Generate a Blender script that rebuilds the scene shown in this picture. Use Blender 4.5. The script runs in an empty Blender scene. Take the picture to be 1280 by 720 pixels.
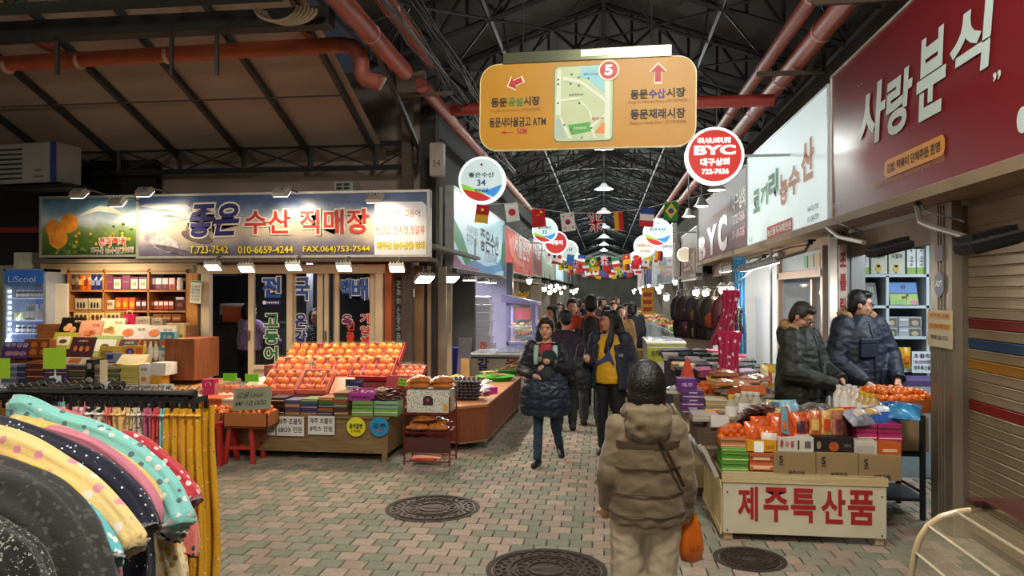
import bpy, bmesh, math, random
from mathutils import Vector, Matrix, Euler, noise
PI=math.pi; R=math.radians; random.seed(7)
SC=bpy.context.scene; COL=SC.collection
# ---------------------------------------------------------------- camera (photo treated as 1280x720)
F=930.0; CAMH=1.82
YAW=math.atan2(115,F); PITCH=math.atan2(7,F); ROLL=R(0.0)
cd=bpy.data.cameras.new('camera'); cam=bpy.data.objects.new('camera',cd); COL.objects.link(cam)
cd.sensor_width=36; cd.lens=F/1280*36; cd.clip_end=300; cd.clip_start=.05
cam.location=(0,0,CAMH)
CR=Matrix.Rotation(YAW,3,'Z')@Matrix.Rotation(PI/2+PITCH,3,'X')@Matrix.Rotation(ROLL,3,'Z')
cam.rotation_euler=CR.to_euler(); SC.camera=cam
def ray(px,py): return CR@Vector(((px-640)/F,-(py-360)/F,-1))
def W(px,py,d): return Vector((0,0,CAMH))+ray(px,py)*d
def WX(px,py,X): r=ray(px,py); return Vector((0,0,CAMH))+r*(X/r.x)
def WY(px,py,Y): r=ray(px,py); return Vector((0,0,CAMH))+r*(Y/r.y)
def WZ(px,py,z): r=ray(px,py); return Vector((0,0,CAMH))+r*((z-CAMH)/r.z)
# ---------------------------------------------------------------- world, exposure
wd=bpy.data.worlds.new('night'); SC.world=wd; wd.use_nodes=True
wd.node_tree.nodes['Background'].inputs[0].default_value=(.55,.62,.75,1)
wd.node_tree.nodes['Background'].inputs[1].default_value=.03
SC.view_settings.view_transform='Standard'; SC.view_settings.look='None'
SC.view_settings.exposure=0.3; SC.view_settings.gamma=1; SC.view_settings.use_curve_mapping=False
def lamp(kind,loc,energy,col=(1,1,1),size=.2,target=None,spot=None,sy=None,parent=None,name='lamp_light'):
    l=bpy.data.lights.new(name,kind); l.energy=energy; l.color=col
    if kind=='AREA':
        l.size=size
        if sy: l.shape='RECTANGLE'; l.size_y=sy
    else: l.shadow_soft_size=size
    if kind=='SPOT': l.spot_size=R(spot or 90); l.spot_blend=.6
    o=bpy.data.objects.new(name,l); COL.objects.link(o); o.location=loc
    if target is not None:
        o.rotation_euler=(Vector(target)-Vector(loc)).to_track_quat('-Z','Y').to_euler()
    if parent: o.parent=parent
    return o
# general area lamps of the hall, behind and above the photographer
lamp('AREA',(0.6,1.2,5.2),175,(1,.90,.78),.9,(0.6,3.2,0),sy=.9)
lamp('AREA',(-3.3,3.0,5.0),26,(1,.86,.7),.8,(-3.3,4.5,0),sy=.8)
lamp('POINT',(-6.5,.8,3.6),150,(1,.86,.72),.25)  # added fill with no fixture, brightens the side hall membrane
lamp('POINT',(-4.2,-1.5,3.8),110,(1,.84,.7),.25)  # second added fill for the membrane and the wall above the signs
lamp('AREA',(.5,-4.5,4.4),60,(1,.93,.85),.8,(.8,6,1.5),sy=.8)
# ---------------------------------------------------------------- materials
def lin(c):
    if isinstance(c,str):
        c=[int(c[i:i+2],16)/255 for i in (0,2,4)]
    return tuple(x/12.92 if x<=.04045 else ((x+.055)/1.055)**2.4 for x in c)
MC={}
def nmat(name):
    m=bpy.data.materials.new(name); m.use_nodes=True; nt=m.node_tree
    return m,nt,nt.nodes['Principled BSDF']
def nd(nt,t,**k):
    n=nt.nodes.new(t)
    for a,b in k.items():
        if a.startswith('i_'): n.inputs[a[2:].replace('_',' ')].default_value=b
        else: setattr(n,a,b)
    return n
def mixc(nt,fac,a,b):
    n=nt.nodes.new('ShaderNodeMix'); n.data_type='RGBA'
    if isinstance(fac,(int,float)): n.inputs[0].default_value=fac
    else: nt.links.new(fac,n.inputs[0])
    for s,v in ((6,a),(7,b)):
        if isinstance(v,tuple): n.inputs[s].default_value=(*v[:3],1)
        else: nt.links.new(v,n.inputs[s])
    return n.outputs[2]
def M(c,rough=.6,metal=0,var=.12,sc=9,bump=0,emit=0,alpha=1,coat=0,bs=None,trans=0,sheen=0):
    k=(c,rough,metal,var,sc,bump,emit,alpha,coat,bs,trans,sheen)
    if k in MC: return MC[k]
    m,nt,b=nmat('surface_'+(c if isinstance(c,str) else 'tone')); L=nt.links.new
    base=lin(c); tc=nd(nt,'ShaderNodeTexCoord')
    nz=nd(nt,'ShaderNodeTexNoise',i_Scale=sc,i_Detail=4.0); L(tc.outputs['Object'],nz.inputs['Vector'])
    mr=nd(nt,'ShaderNodeMapRange',i_From_Min=.3,i_From_Max=.7); L(nz.outputs['Fac'],mr.inputs['Value'])
    out=mixc(nt,mr.outputs[0],tuple(x*(1-var) for x in base),tuple(min(1,x*(1+var)) for x in base))
    L(out,b.inputs['Base Color'])
    b.inputs['Roughness'].default_value=rough; b.inputs['Metallic'].default_value=metal
    b.inputs['Alpha'].default_value=alpha; b.inputs['Coat Weight'].default_value=coat
    b.inputs['Transmission Weight'].default_value=trans; b.inputs['Sheen Weight'].default_value=sheen
    if emit:
        L(out,b.inputs['Emission Color']); b.inputs['Emission Strength'].default_value=emit
    if bump:
        n2=nd(nt,'ShaderNodeTexNoise',i_Scale=bs or sc*6,i_Detail=5.0); L(tc.outputs['Object'],n2.inputs['Vector'])
        bp=nd(nt,'ShaderNodeBump',i_Strength=bump,i_Distance=.01); L(n2.outputs['Fac'],bp.inputs['Height']); L(bp.outputs[0],b.inputs['Normal'])
    MC[k]=m; return m
def Mdots(base,dot,sc=20,th=.25,rough=.85,second=None,warp=0,sheen=.3):
    k=('d',base,dot,sc,th,rough,second,warp)
    if k in MC: return MC[k]
    m,nt,b=nmat('dotted_'+base); L=nt.links.new
    tc=nd(nt,'ShaderNodeTexCoord'); v=tc.outputs['Object']
    if warp:
        nz=nd(nt,'ShaderNodeTexNoise',i_Scale=sc*.8); L(v,nz.inputs['Vector'])
        mm=nd(nt,'ShaderNodeVectorMath',operation='MULTIPLY_ADD'); L(nz.outputs['Color'],mm.inputs[0]); mm.inputs[1].default_value=(warp,)*3; L(v,mm.inputs[2]); v=mm.outputs[0]
    vo=nd(nt,'ShaderNodeTexVoronoi',i_Scale=sc); L(v,vo.inputs['Vector'])
    lt=nd(nt,'ShaderNodeMath',operation='LESS_THAN'); L(vo.outputs['Distance'],lt.inputs[0]); lt.inputs[1].default_value=th
    if second:
        sp=nd(nt,'ShaderNodeSeparateColor'); L(vo.outputs['Color'],sp.inputs[0])
        g=nd(nt,'ShaderNodeMath',operation='GREATER_THAN'); L(sp.outputs[0],g.inputs[0]); g.inputs[1].default_value=.6
        dc=mixc(nt,g.outputs[0],lin(dot),lin(second))
    else: dc=lin(dot)
    L(mixc(nt,lt.outputs[0],lin(base),dc),b.inputs['Base Color'])
    n2=nd(nt,'ShaderNodeTexNoise',i_Scale=90.0); L(tc.outputs['Object'],n2.inputs['Vector'])
    bp=nd(nt,'ShaderNodeBump',i_Strength=.25,i_Distance=.01); L(n2.outputs['Fac'],bp.inputs['Height']); L(bp.outputs[0],b.inputs['Normal'])
    b.inputs['Roughness'].default_value=rough; b.inputs['Sheen Weight'].default_value=sheen
    MC[k]=m; return m
def Mramp(stops,axis=2,lo=0,hi=1,rough=.4,noise_=0,emit=0,nsc=6,coat=0,name='graded_print'):
    """printed / grained surface: colours along one object axis, disturbed by noise"""
    k=('r',tuple(stops),axis,lo,hi,rough,noise_,emit,nsc)
    if k in MC: return MC[k]
    m,nt,b=nmat(name); L=nt.links.new
    tc=nd(nt,'ShaderNodeTexCoord'); sx=nd(nt,'ShaderNodeSeparateXYZ'); L(tc.outputs['Object'],sx.inputs[0])
    mr=nd(nt,'ShaderNodeMapRange',i_From_Min=lo,i_From_Max=hi); L(sx.outputs[axis],mr.inputs['Value'])
    nz=nd(nt,'ShaderNodeTexNoise',i_Scale=nsc,i_Detail=6.0); L(tc.outputs['Object'],nz.inputs['Vector'])
    ma=nd(nt,'ShaderNodeMath',operation='MULTIPLY_ADD'); L(nz.outputs['Fac'],ma.inputs[0]); ma.inputs[1].default_value=noise_; 
    s=nd(nt,'ShaderNodeMath',operation='SUBTRACT'); L(mr.outputs[0],s.inputs[0]); s.inputs[1].default_value=noise_*.5
    L(s.outputs[0],ma.inputs[2])
    rp=nd(nt,'ShaderNodeValToRGB'); L(ma.outputs[0],rp.inputs[0]); e=rp.color_ramp.elements
    while len(e)<len(stops): e.new(.5)
    for i,(p,c) in enumerate(stops): e[i].position=p; e[i].color=(*lin(c),1)
    L(rp.outputs[0],b.inputs['Base Color']); b.inputs['Roughness'].default_value=rough
    if emit: L(rp.outputs[0],b.inputs['Emission Color']); b.inputs['Emission Strength'].default_value=emit
    MC[k]=m; return m
def Mwood(c1,c2,axis=0,rough=.55,sc=3):
    k=('w',c1,c2,axis,rough,sc)
    if k in MC: return MC[k]
    m,nt,b=nmat('wood_grain'); L=nt.links.new
    tc=nd(nt,'ShaderNodeTexCoord'); mp=nd(nt,'ShaderNodeMapping'); L(tc.outputs['Object'],mp.inputs[0])
    s=[14,14,14]; s[axis]=1.2; mp.inputs['Scale'].default_value=s
    nz=nd(nt,'ShaderNodeTexNoise',i_Scale=float(sc),i_Detail=6.0,i_Distortion=.6); L(mp.outputs[0],nz.inputs['Vector'])
    mr=nd(nt,'ShaderNodeMapRange',i_From_Min=.3,i_From_Max=.7); L(nz.outputs['Fac'],mr.inputs['Value'])
    L(mixc(nt,mr.outputs[0],lin(c1),lin(c2)),b.inputs['Base Color']); b.inputs['Roughness'].default_value=rough
    MC[k]=m; return m
def Mglass(tint='ffffff',a=.1,rough=.04):
    k=('g',tint,a,rough)
    if k in MC: return MC[k]
    m,nt,b=nmat('clear_pane'); b.inputs['Base Color'].default_value=(*lin(tint),1)
    b.inputs['Alpha'].default_value=a; b.inputs['Roughness'].default_value=rough; b.inputs['Specular IOR Level'].default_value=.8
    MC[k]=m; return m
def Mfilm(c,a=.5):
    """crinkled clear packaging"""
    return M(c,.12,0,.3,30,.8,0,a,1,25)
# ---------------------------------------------------------------- mesh builder
class MB:
    def __init__(s): s.v=[];s.f=[];s.m=[];s.mats=[];s.cur=0
    def mat(s,m):
        if m not in s.mats: s.mats.append(m)
        s.cur=s.mats.index(m); return s
    def add(s,vs,fs,T=None):
        n=len(s.v)
        for v in vs:
            v=Vector(v); s.v.append(T@v if T is not None else v)
        for f in fs: s.f.append([i+n for i in f]); s.m.append(s.cur)
        return s
    def box(s,c,d,T=None,ch=0):
        x,y,z=c; a,b,h=d[0]/2,d[1]/2,d[2]/2
        if ch:
            vs=[];
            for zz,e in ((z-h,ch),(z-h+ch,0),(z+h-ch,0),(z+h,ch)):
                vs+=[(x-a+e,y-b+e,zz),(x+a-e,y-b+e,zz),(x+a-e,y+b-e,zz),(x-a+e,y+b-e,zz)]
            fs=[(3,2,1,0),(12,13,14,15)]+[(k*4+i,k*4+(i+1)%4,k*4+4+(i+1)%4,k*4+4+i) for k in range(3) for i in range(4)]
            return s.add(vs,fs,T)
        vs=[(x+i*a,y+j*b,z+k*h) for k in (-1,1) for j in (-1,1) for i in (-1,1)]
        return s.add(vs,[(0,2,3,1),(4,5,7,6),(0,1,5,4),(2,6,7,3),(0,4,6,2),(1,3,7,5)],T)
    def cyl(s,p0,p1,r0,r1=None,n=12,cap=True):
        p0=Vector(p0);p1=Vector(p1); r1=r0 if r1 is None else r1
        q=(p1-p0).to_track_quat('Z','Y'); vs=[]
        for p,r in ((p0,r0),(p1,r1)):
            for i in range(n): a=2*PI*i/n; vs.append(p+q@Vector((r*math.cos(a),r*math.sin(a),0)))
        fs=[(i,(i+1)%n,n+(i+1)%n,n+i) for i in range(n)]
        if cap: fs+=[tuple(range(n-1,-1,-1)),tuple(range(n,2*n))]
        return s.add(vs,fs)
    def tube(s,pts,r,n=8,cap=True):
        pts=[Vector(p) for p in pts]; N=len(pts); rs=r if isinstance(r,(list,tuple)) else [r]*N
        vs=[];fs=[]; up=None
        for i,p in enumerate(pts):
            t=(pts[min(i+1,N-1)]-pts[max(i-1,0)]).normalized()
            if up is None: up=t.orthogonal().normalized()
            up=(up-t*up.dot(t)); up=up.normalized() if up.length>1e-6 else t.orthogonal().normalized()
            w=t.cross(up)
            for k in range(n): a=2*PI*k/n; vs.append(p+(up*math.cos(a)+w*math.sin(a))*rs[i])
        for i in range(N-1):
            for k in range(n): fs.append((i*n+k,i*n+(k+1)%n,(i+1)*n+(k+1)%n,(i+1)*n+k))
        if cap: fs+=[tuple(range(n-1,-1,-1)),tuple(range((N-1)*n,N*n))]
        return s.add(vs,fs)
    def loft(s,rings,n=16,T=None):
        """rings: (centre, rx, ry) horizontal ellipses, or lists of points"""
        vs=[];fs=[]
        for rg in rings:
            if isinstance(rg,list): vs+=rg; n=len(rg)
            else:
                c,rx,ry=rg
                for i in range(n): a=2*PI*i/n; vs.append((c[0]+rx*math.cos(a),c[1]+ry*math.sin(a),c[2]))
        K=len(rings)
        for j in range(K-1):
            for i in range(n): fs.append((j*n+i,j*n+(i+1)%n,(j+1)*n+(i+1)%n,(j+1)*n+i))
        fs+=[tuple(range(n-1,-1,-1)),tuple(range((K-1)*n,K*n))]
        return s.add(vs,fs,T)
    def lathe(s,prof,c=(0,0,0),n=14,T=None):
        return s.loft([((c[0],c[1],c[2]+z),max(r,1e-4),max(r,1e-4)) for r,z in prof],n,T)
    def ell(s,c,r,n=12,m=8,T=None):
        if not isinstance(r,(tuple,list)): r=(r,r,r)
        vs=[];fs=[]
        for j in range(1,m):
            t=PI*j/m
            for i in range(n):
                a=2*PI*i/n; vs.append((c[0]+r[0]*math.sin(t)*math.cos(a),c[1]+r[1]*math.sin(t)*math.sin(a),c[2]+r[2]*math.cos(t)))
        top=len(vs); vs.append((c[0],c[1],c[2]+r[2])); vs.append((c[0],c[1],c[2]-r[2]))
        for j in range(m-2):
            for i in range(n): fs.append((j*n+i,(j+1)*n+i,(j+1)*n+(i+1)%n,j*n+(i+1)%n))
        for i in range(n): fs.append((top,i,(i+1)%n)); fs.append((top+1,(m-2)*n+(i+1)%n,(m-2)*n+i))
        return s.add(vs,fs,T)
    def cap(s,a,b,ra,rb=None,n=12):
        a=Vector(a);b=Vector(b); rb=ra if rb is None else rb
        s.cyl(a,b,ra,rb,n); s.ell(a,ra,n,8); return s.ell(b,rb,n,8)
    def poly(s,pts,y0=0,y1=None,T=None):
        """outline in the local x-z plane, front at y0, back at y1"""
        if y1 is None: return s.add([(x,y0,z) for x,z in pts],[tuple(range(len(pts)))],T)
        n=len(pts)
        return s.add([(x,y0,z) for x,z in pts]+[(x,y1,z) for x,z in pts],[tuple(range(n)),tuple(range(2*n-1,n-1,-1))]+[(i,n+i,n+(i+1)%n,(i+1)%n) for i in range(n)],T)
    def grid(s,fn,nu,nv,T=None):
        vs=[fn(i/nu,j/nv) for j in range(nv+1) for i in range(nu+1)]
        fs=[(j*(nu+1)+i,j*(nu+1)+i+1,(j+1)*(nu+1)+i+1,(j+1)*(nu+1)+i) for j in range(nv) for i in range(nu)]
        return s.add(vs,fs,T)
    def build(s,name,mat=None,parent=None,loc=None,smooth=False,rot=None):
        me=bpy.data.meshes.new(name); me.from_pydata([tuple(v) for v in s.v],[],s.f)
        mats=s.mats or [mat]
        for m in mats: me.materials.append(m)
        if s.mats: me.polygons.foreach_set('material_index',s.m)
        if smooth: me.shade_smooth() if smooth is True else me.set_sharp_from_angle(angle=R(smooth))
        me.update()
        o=bpy.data.objects.new(name,me); COL.objects.link(o)
        if parent: o.parent=parent
        if loc is not None: o.location=loc
        if rot is not None: o.rotation_euler=rot
        return o
def fixn(o):
    bm=bmesh.new(); bm.from_mesh(o.data); bmesh.ops.recalc_face_normals(bm,faces=bm.faces); bm.to_mesh(o.data); bm.free(); return o
def tag(o,label=None,cat=None,group=None,kind=None):
    if label: o['label']=label
    if cat: o['category']=cat
    if group: o['group']=group
    if kind: o['kind']=kind
    return o
def thing(name,label,cat,loc=(0,0,0),rz=0,group=None,rx=0,ry=0):
    o=bpy.data.objects.new(name,None); COL.objects.link(o); o.location=loc; o.rotation_euler=(rx,ry,rz); o.empty_display_size=.1
    return tag(o,label,cat,group)
def struct(name,mb,mat=None,parent=None,smooth=False):
    o=mb.build(name,mat,parent,smooth=smooth)
    if not parent: o['kind']='structure'
    return o
def dup(o,loc=None,rz=None,label=None,group=None,parent=None,scale=None,rot=None):
    def rec(a,par):
        c=a.copy(); COL.objects.link(c); c.parent=par
        for ch in a.children: rec(ch,c)
        return c
    c=rec(o,parent)
    if loc is not None: c.location=loc
    if rz is not None: c.rotation_euler[2]=rz
    if rot is not None: c.rotation_euler=rot
    if scale: c.scale=(scale,)*3 if isinstance(scale,(int,float)) else scale
    if label: c['label']=label
    if group: c['group']=group
    return c
def remat(o,m):
    """own mesh copy of an object with another material"""
    o.data=o.data.copy(); o.data.materials.clear(); o.data.materials.append(m); return o
# text fitted in the box x0,z0..x1,z1 of the local x-z plane (front looks to -y)
TC={}
def tmesh(s,bold,sh=0):
    k=(s,bold,sh)
    if k in TC: return TC[k]
    c=bpy.data.curves.new('t','FONT'); c.body=s; c.size=1; c.offset=bold; c.resolution_u=3; c.align_x='CENTER'; c.shear=sh; c.fill_mode='FRONT'
    o=bpy.data.objects.new('t',c); me=bpy.data.meshes.new_from_object(o)
    vs=[v.co.copy() for v in me.vertices]; fs=[list(p.vertices) for p in me.polygons]
    bpy.data.objects.remove(o); bpy.data.meshes.remove(me)
    if not vs: vs=[Vector((0,0,0))]
    x=[v.x for v in vs]; y=[v.y for v in vs]
    TC[k]=(vs,fs,min(x),max(x),min(y),max(y)); return TC[k]
def text_into(mb,s,x0,z0,x1,z1,y=-.004,bold=.0,outline=None,ob=.05,mat=None,shear=0,tilt=0):
    _,_,a,b,c,d=tmesh(s,bold,shear)
    sx=(x1-x0)/max(b-a,1e-5); sz=(z1-z0)/max(d-c,1e-5)
    def put(bd,yy,m):
        vs,fs,*_=tmesh(s,bd,shear); mb.mat(m)
        mb.add([(x0+(v.x-a)*sx,yy,z0+(v.y-c)*sz+tilt*(v.x-a)*sx) for v in vs],fs)
    if outline is not None: put(bold+ob,y,outline); y-=.002
    put(bold,y,mat)
def text(s,x0,z0,x1,z1,mat,parent,y=-.004,bold=.0,outline=None,ob=.05,name='lettering',shear=0,tilt=0):
    mb=MB(); text_into(mb,s,x0,z0,x1,z1,y,bold,outline,ob,mat,shear,tilt)
    return mb.build(name,None,parent)
def orient(p0,p1):
    """rotz such that local +x runs from p0 to p1"""
    d=Vector(p1)-Vector(p0); return math.atan2(d.y,d.x)
PEND=[]
def blob(mb,name,mat,parent,vox=.012,sm=4,wr=None,loc=None):
    o=mb.build(name,mat,parent,loc=loc,smooth=True)
    r=o.modifiers.new('r','REMESH'); r.mode='VOXEL'; r.voxel_size=vox; r.use_smooth_shade=True
    s=o.modifiers.new('s','SMOOTH'); s.iterations=sm; s.factor=.5
    PEND.append((o,wr)); return o
def finalize():
    bpy.context.view_layer.update()
    dg=bpy.context.evaluated_depsgraph_get(); new=[]
    for o,wr in PEND: new.append(bpy.data.meshes.new_from_object(o.evaluated_get(dg)))
    for (o,wr),me in zip(PEND,new):
        o.modifiers.clear(); o.data=me; me.shade_smooth()
        if wr:
            amp,s=wr; s=Vector(s)
            ns=[v.normal.copy() for v in me.vertices]
            for v,nn in zip(me.vertices,ns):
                q=Vector((v.co.x*s.x,v.co.y*s.y,v.co.z*s.z)); w=noise.noise(q)+.5*noise.noise(q*2.3)
                v.co+=nn*(amp*(abs(w)*-1.6+.4))
            me.update()
# ================================================================ SETTING: floor
floor=struct('floor',MB().box((-1.5,32,-.07),(17,76,.1)),M('3b342d',.95,0,.3,5,.4))
PW,PL,PJ=.167,.150,.0085
pink=[M('a3907f',.8,0,.14,22,.35,bs=160),M('968474',.8,0,.14,22,.35,bs=160)]
green=[M('878573',.8,0,.14,22,.35,bs=160),M('7b7e6c',.82,0,.16,22,.35,bs=160)]
MANH=[(WZ(541,635,0),.37),(WZ(683,712,0),.37),(WZ(937,699,0),.215)]
def paver_proto(m):
    mb=MB(); a,b,e,h=PW/2-PJ/2,PL/2-PJ/2,.004,.02
    vs=[(x*a,y*b,-h) for x,y in ((-1,-1),(1,-1),(1,1),(-1,1))]+[(x*a,y*b,-e) for x,y in ((-1,-1),(1,-1),(1,1),(-1,1))]+[(x*(a-e),y*(b-e),0) for x,y in ((-1,-1),(1,-1),(1,1),(-1,1))]
    fs=[(0,1,5,4),(1,2,6,5),(2,3,7,6),(3,0,4,7),(4,5,9,8),(5,6,10,9),(6,7,11,10),(7,4,8,11),(8,9,10,11)]
    return vs,fs
pv,pf=paver_proto(None)
pme=[]
for m in pink+green:
    me=bpy.data.meshes.new('paver'); me.from_pydata(pv,[],pf); me.materials.append(m); pme.append(me)
rest=MB(); n_ind=0; rng=random.Random(3)
for j in range(-12,190):
    y=4.55+j*PL
    for i in range(-34,19):
        x=(i+(.5 if j%2 else 0))*PW
        if j>60 and not(-3.4<x<2.6): continue
        if any((x-c.x)**2+(y-c.y)**2<(r+.06)**2 for c,r in MANH): 
            if all((abs(x-c.x)+PW/2)**2+(abs(y-c.y)+PL/2)**2<(r+.02)**2 or (x-c.x)**2+(y-c.y)**2>(r+.06)**2 for c,r in MANH): continue
        # joints drift a little, colours alternate loosely
        k=(i+j)%2 if rng.random()<.72 else rng.randrange(2)
        mi=k*2+rng.randrange(2); dz=rng.uniform(-.0015,.0015)
        if n_ind<300 and y>=4.55 and -1.9<x<2.4 and y<6.6:
            o=bpy.data.objects.new('paver',pme[mi]); COL.objects.link(o); o.parent=floor
            o.location=(x,y,dz); o.rotation_euler=(rng.uniform(-.006,.006),rng.uniform(-.006,.006),rng.uniform(-.008,.008)); n_ind+=1
        else:
            rest.mat((pink+green)[mi]); rest.add([(vx+x,vy+y,vz+dz) for vx,vy,vz in pv],pf)
o=rest.build('paving_stones',None,floor); o['kind']='stuff'
# manhole covers
def manhole(c,r,label):
    t=thing('manhole_cover',label,'manhole cover',(c.x,c.y,0)); iron=M('4a3f38',.6,.55,.3,12,.5)
    MB().lathe([(r+.03,-.02),(r+.03,.004),(r,.006),(r-.008,.0),(r-.008,-.02)],n=48).build('rim',M('3a3230',.8,.2,.3,10,.4),t)
    mb=MB().lathe([(r-.012,-.02),(r-.012,.003),(0,.003)],n=48)
    for rr in (.94,.66,.56,.34): 
        ring=[]; a0=rr*r-.009; a1=rr*r
        mb.lathe([(a0,.002),(a0,.011),(a1-.001,.011),(a1,.002)],n=40)
    for k in range(26):
        a=2*PI*k/26
        for q,(ra,w) in enumerate(((.87,.05),(.76,.04))):
            aa=a+q*.12; T=Matrix.Translation((math.cos(aa)*ra*r,math.sin(aa)*ra*r,.006))@Matrix.Rotation(aa+(.7 if k%2 else -.7),4,'Z')
            mb.box((0,0,0),(w*r*1.6,.012,.011),T)
    for k in range(16):
        a=2*PI*k/16; T=Matrix.Translation((math.cos(a)*.45*r,math.sin(a)*.45*r,.006))@Matrix.Rotation(a,4,'Z'); mb.box((0,0,0),(.05*r*2,.016,.009),T)
    mb.ell((0,0,.004),(r*.26,r*.1,.009),16,6)
    mb.build('lid',iron,t)
manhole(*MANH[0],'round iron manhole cover in the paving before the fruit stall')
manhole(*MANH[1],'large iron manhole cover nearest the camera, cut by the bottom of the photo')
manhole(*MANH[2],'small dark manhole cover just before the white lettered stall panel')
# ================================================================ walls
wallm=M('4b443d',.9,0,.15,2,.2); dark=M('23211f',.9,0,.2,3)
struct('wall_back',MB().box((-.5,67.6,3.3),(9,.2,6.6)),M('9a968e',.9,0,.2,1))
struct('wall_front',MB().box((-3,-5.2,3),(19,.2,6.4)),dark)
# right: upper wall above the shop signs, near part seen above the red sign
struct('wall_right',MB().box((2.98,31,4.2),(.16,72,3.1)),M('4a433b',.9,0,.18,1.5,.15))
struct('wall_right_outer',MB().box((5.6,31,2.7),(.16,72,5.5)),dark)
# left: end wall of the side hall, above the stalls
struct('wall_left',MB().box((-7.2,10.25,3.65),(9.4,.15,2.6)),M('8c7d70',.9,0,.15,1.5,.15))
struct('wall_left_outer',MB().box((-11.8,2.6,3),(.15,15.4,6)),dark)
struct('wall_left_alley',MB().box((-2.75,39,4.15),(.15,57.5,3.0)),M('3c3a38',.9,0,.15,1.5))
struct('wall_left_rear',MB().box((-5.0,43,2.7),(.15,49,5.4)),dark)
# ================================================================ ceiling
memb=M('75665a',.85,0,.10,1.2,.15,bs=4); steel=M('3a3c3e',.55,.4,.2,6)
ceil=MB()
AP,EV=6.45,5.33
def slopez(x): return AP-(AP-EV)*abs(x)/3.1
for k in range(28):
    y0,y1=-5.1+k*2.6,-5.1+(k+1)*2.6
    for s in (-1,1): ceil.add([(0,y0,AP),(s*3.1,y0,EV),(s*3.1,y1,EV),(0,y1,AP)],[(0,1,2,3)])
ceiling=struct('ceiling',ceil,M('4f4b48',.85,0,.12,1.0,.15,bs=4))
def rec(mb,a,b,w=.03): return mb.cyl(a,b,w*.62,None,4)
def alley_truss():
    mb=MB(); n=7
    for s in (-1,1):
        top=[Vector((s*3.05*i/n,0,slopez(3.05*i/n)-.06)) for i in range(n+1)]
        bot=[Vector((s*3.05*i/n,0,5.84-1.06*i/n)) for i in range(n+1)]
        rec(mb,top[0],top[-1],.06); rec(mb,bot[0],bot[-1],.06)
        for i in range(n+1):
            rec(mb,top[i],bot[i],.035)
            if i<n: rec(mb,bot[i],top[i+1],.035) if i%2 else rec(mb,top[i],bot[i+1],.035)
    return mb
tr0=None
for k in range(25):
    y=7.0+k*2.4
    if tr0 is None: tr0=alley_truss().build('roof_truss',steel,ceiling,loc=(0,y,0))
    else: dup(tr0,(0,y,0),parent=ceiling)
# bracing between trusses, each bay one part
def bay():
    mb=MB()
    for x in (-2.9,-1.45,0,1.45,2.9):
        z=5.84-1.06*abs(x)/3.05; rec(mb,(x,0,z),(x,2.4,z),.05); rec(mb,(x,0,z),(x,1.2,z+.5),.03); rec(mb,(x,1.2,z+.5),(x,2.4,z),.03)
    for s in (-1,1):
        a=lambda x:5.84-1.06*x/3.05
        rec(mb,(s*1.45,0,a(1.45)),(s*2.9,2.4,a(2.9)),.03); rec(mb,(s*2.9,0,a(2.9)),(s*1.45,2.4,a(1.45)),.03)
        rec(mb,(0,0,a(0)),(s*1.45,2.4,a(1.45)),.03); rec(mb,(s*1.45,0,a(1.45)),(0,2.4,a(0)),.03)
        rec(mb,(s*2.9,1.2,4.82),(s*1.45,1.2,5.33),.04); rec(mb,(s*1.45,1.2,5.33),(0,1.2,5.84),.04)
    return mb
b0=None
for k in range(24):
    if b0 is None: b0=bay().build('roof_bracing',steel,ceiling,loc=(0,7,0))
    else: dup(b0,(0,7+k*2.4,0),parent=ceiling)
# far white gable at the end of the arcade
gb=MB()
for s in (-1,1):
    rec(gb,(0,63,5.5),(s*3,63,4.3),.16); rec(gb,(0,63,5.1),(s*3,63,4.3),.1)
rec(gb,(-3,63,4.3),(3,63,4.3),.12)
gb.build('end_gable',M('9a9a98',.6),ceiling)
# side hall: sloping membrane
hall=MB(); hz=lambda y:3.8+(9.9-y)*.378
hall.add([(-11.7,10.2,hz(10.2)),(-3.0,10.2,hz(10.2)),(-3.0,4.6,hz(4.6)),(-11.7,4.6,hz(4.6))],[(0,1,2,3)])
hall.add([(-11.7,4.6,hz(4.6)),(-3.0,4.6,hz(4.6)),(-3.0,-5.1,2.7),(-11.7,-5.1,2.7)],[(0,1,2,3)])
hallc=struct('ceiling_side_hall',hall,M('9c8e80',.85,0,.08,.8,.12,bs=3))
for px in (70,148,225,305,388,470,526):
    p=WY(px,184,9.9); x=p.x
    MB().box((0,0,0),(.055,5.9,.07),Matrix.Translation((x,7.15,hz(7.15)-.06))@Matrix.Rotation(math.atan(-.378),4,'X')).build('roof_rib',steel,hallc)
for yy in (8.6,6.0): MB().cyl((-11.6,yy,hz(yy)-.09),(-3.1,yy,hz(yy)-.09),.012,None,5).build('roof_cable',M('4a4541',.7),hallc)
tb=MB(); zt=WY(300,184,9.8).z; zb=WY(300,213,9.8).z; xs=[WY(px,200,9.8).x for px in (70,148,225,305,388,470,524)]
rec(tb,(-10.5,9.8,zt),(xs[-1],9.8,zt),.06); rec(tb,(-10.5,9.8,zb),(xs[-1],9.8,zb),.06)
for i,x in enumerate(xs):
    rec(tb,(x,9.8,zt),(x,9.8,zb),.06)
    if i: rec(tb,(xs[i-1],9.8,zt),(x,9.8,zb),.018); rec(tb,(xs[i-1],9.8,zb),(x,9.8,zt),.018)
tb.build('wall_truss',steel,hallc)
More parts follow.
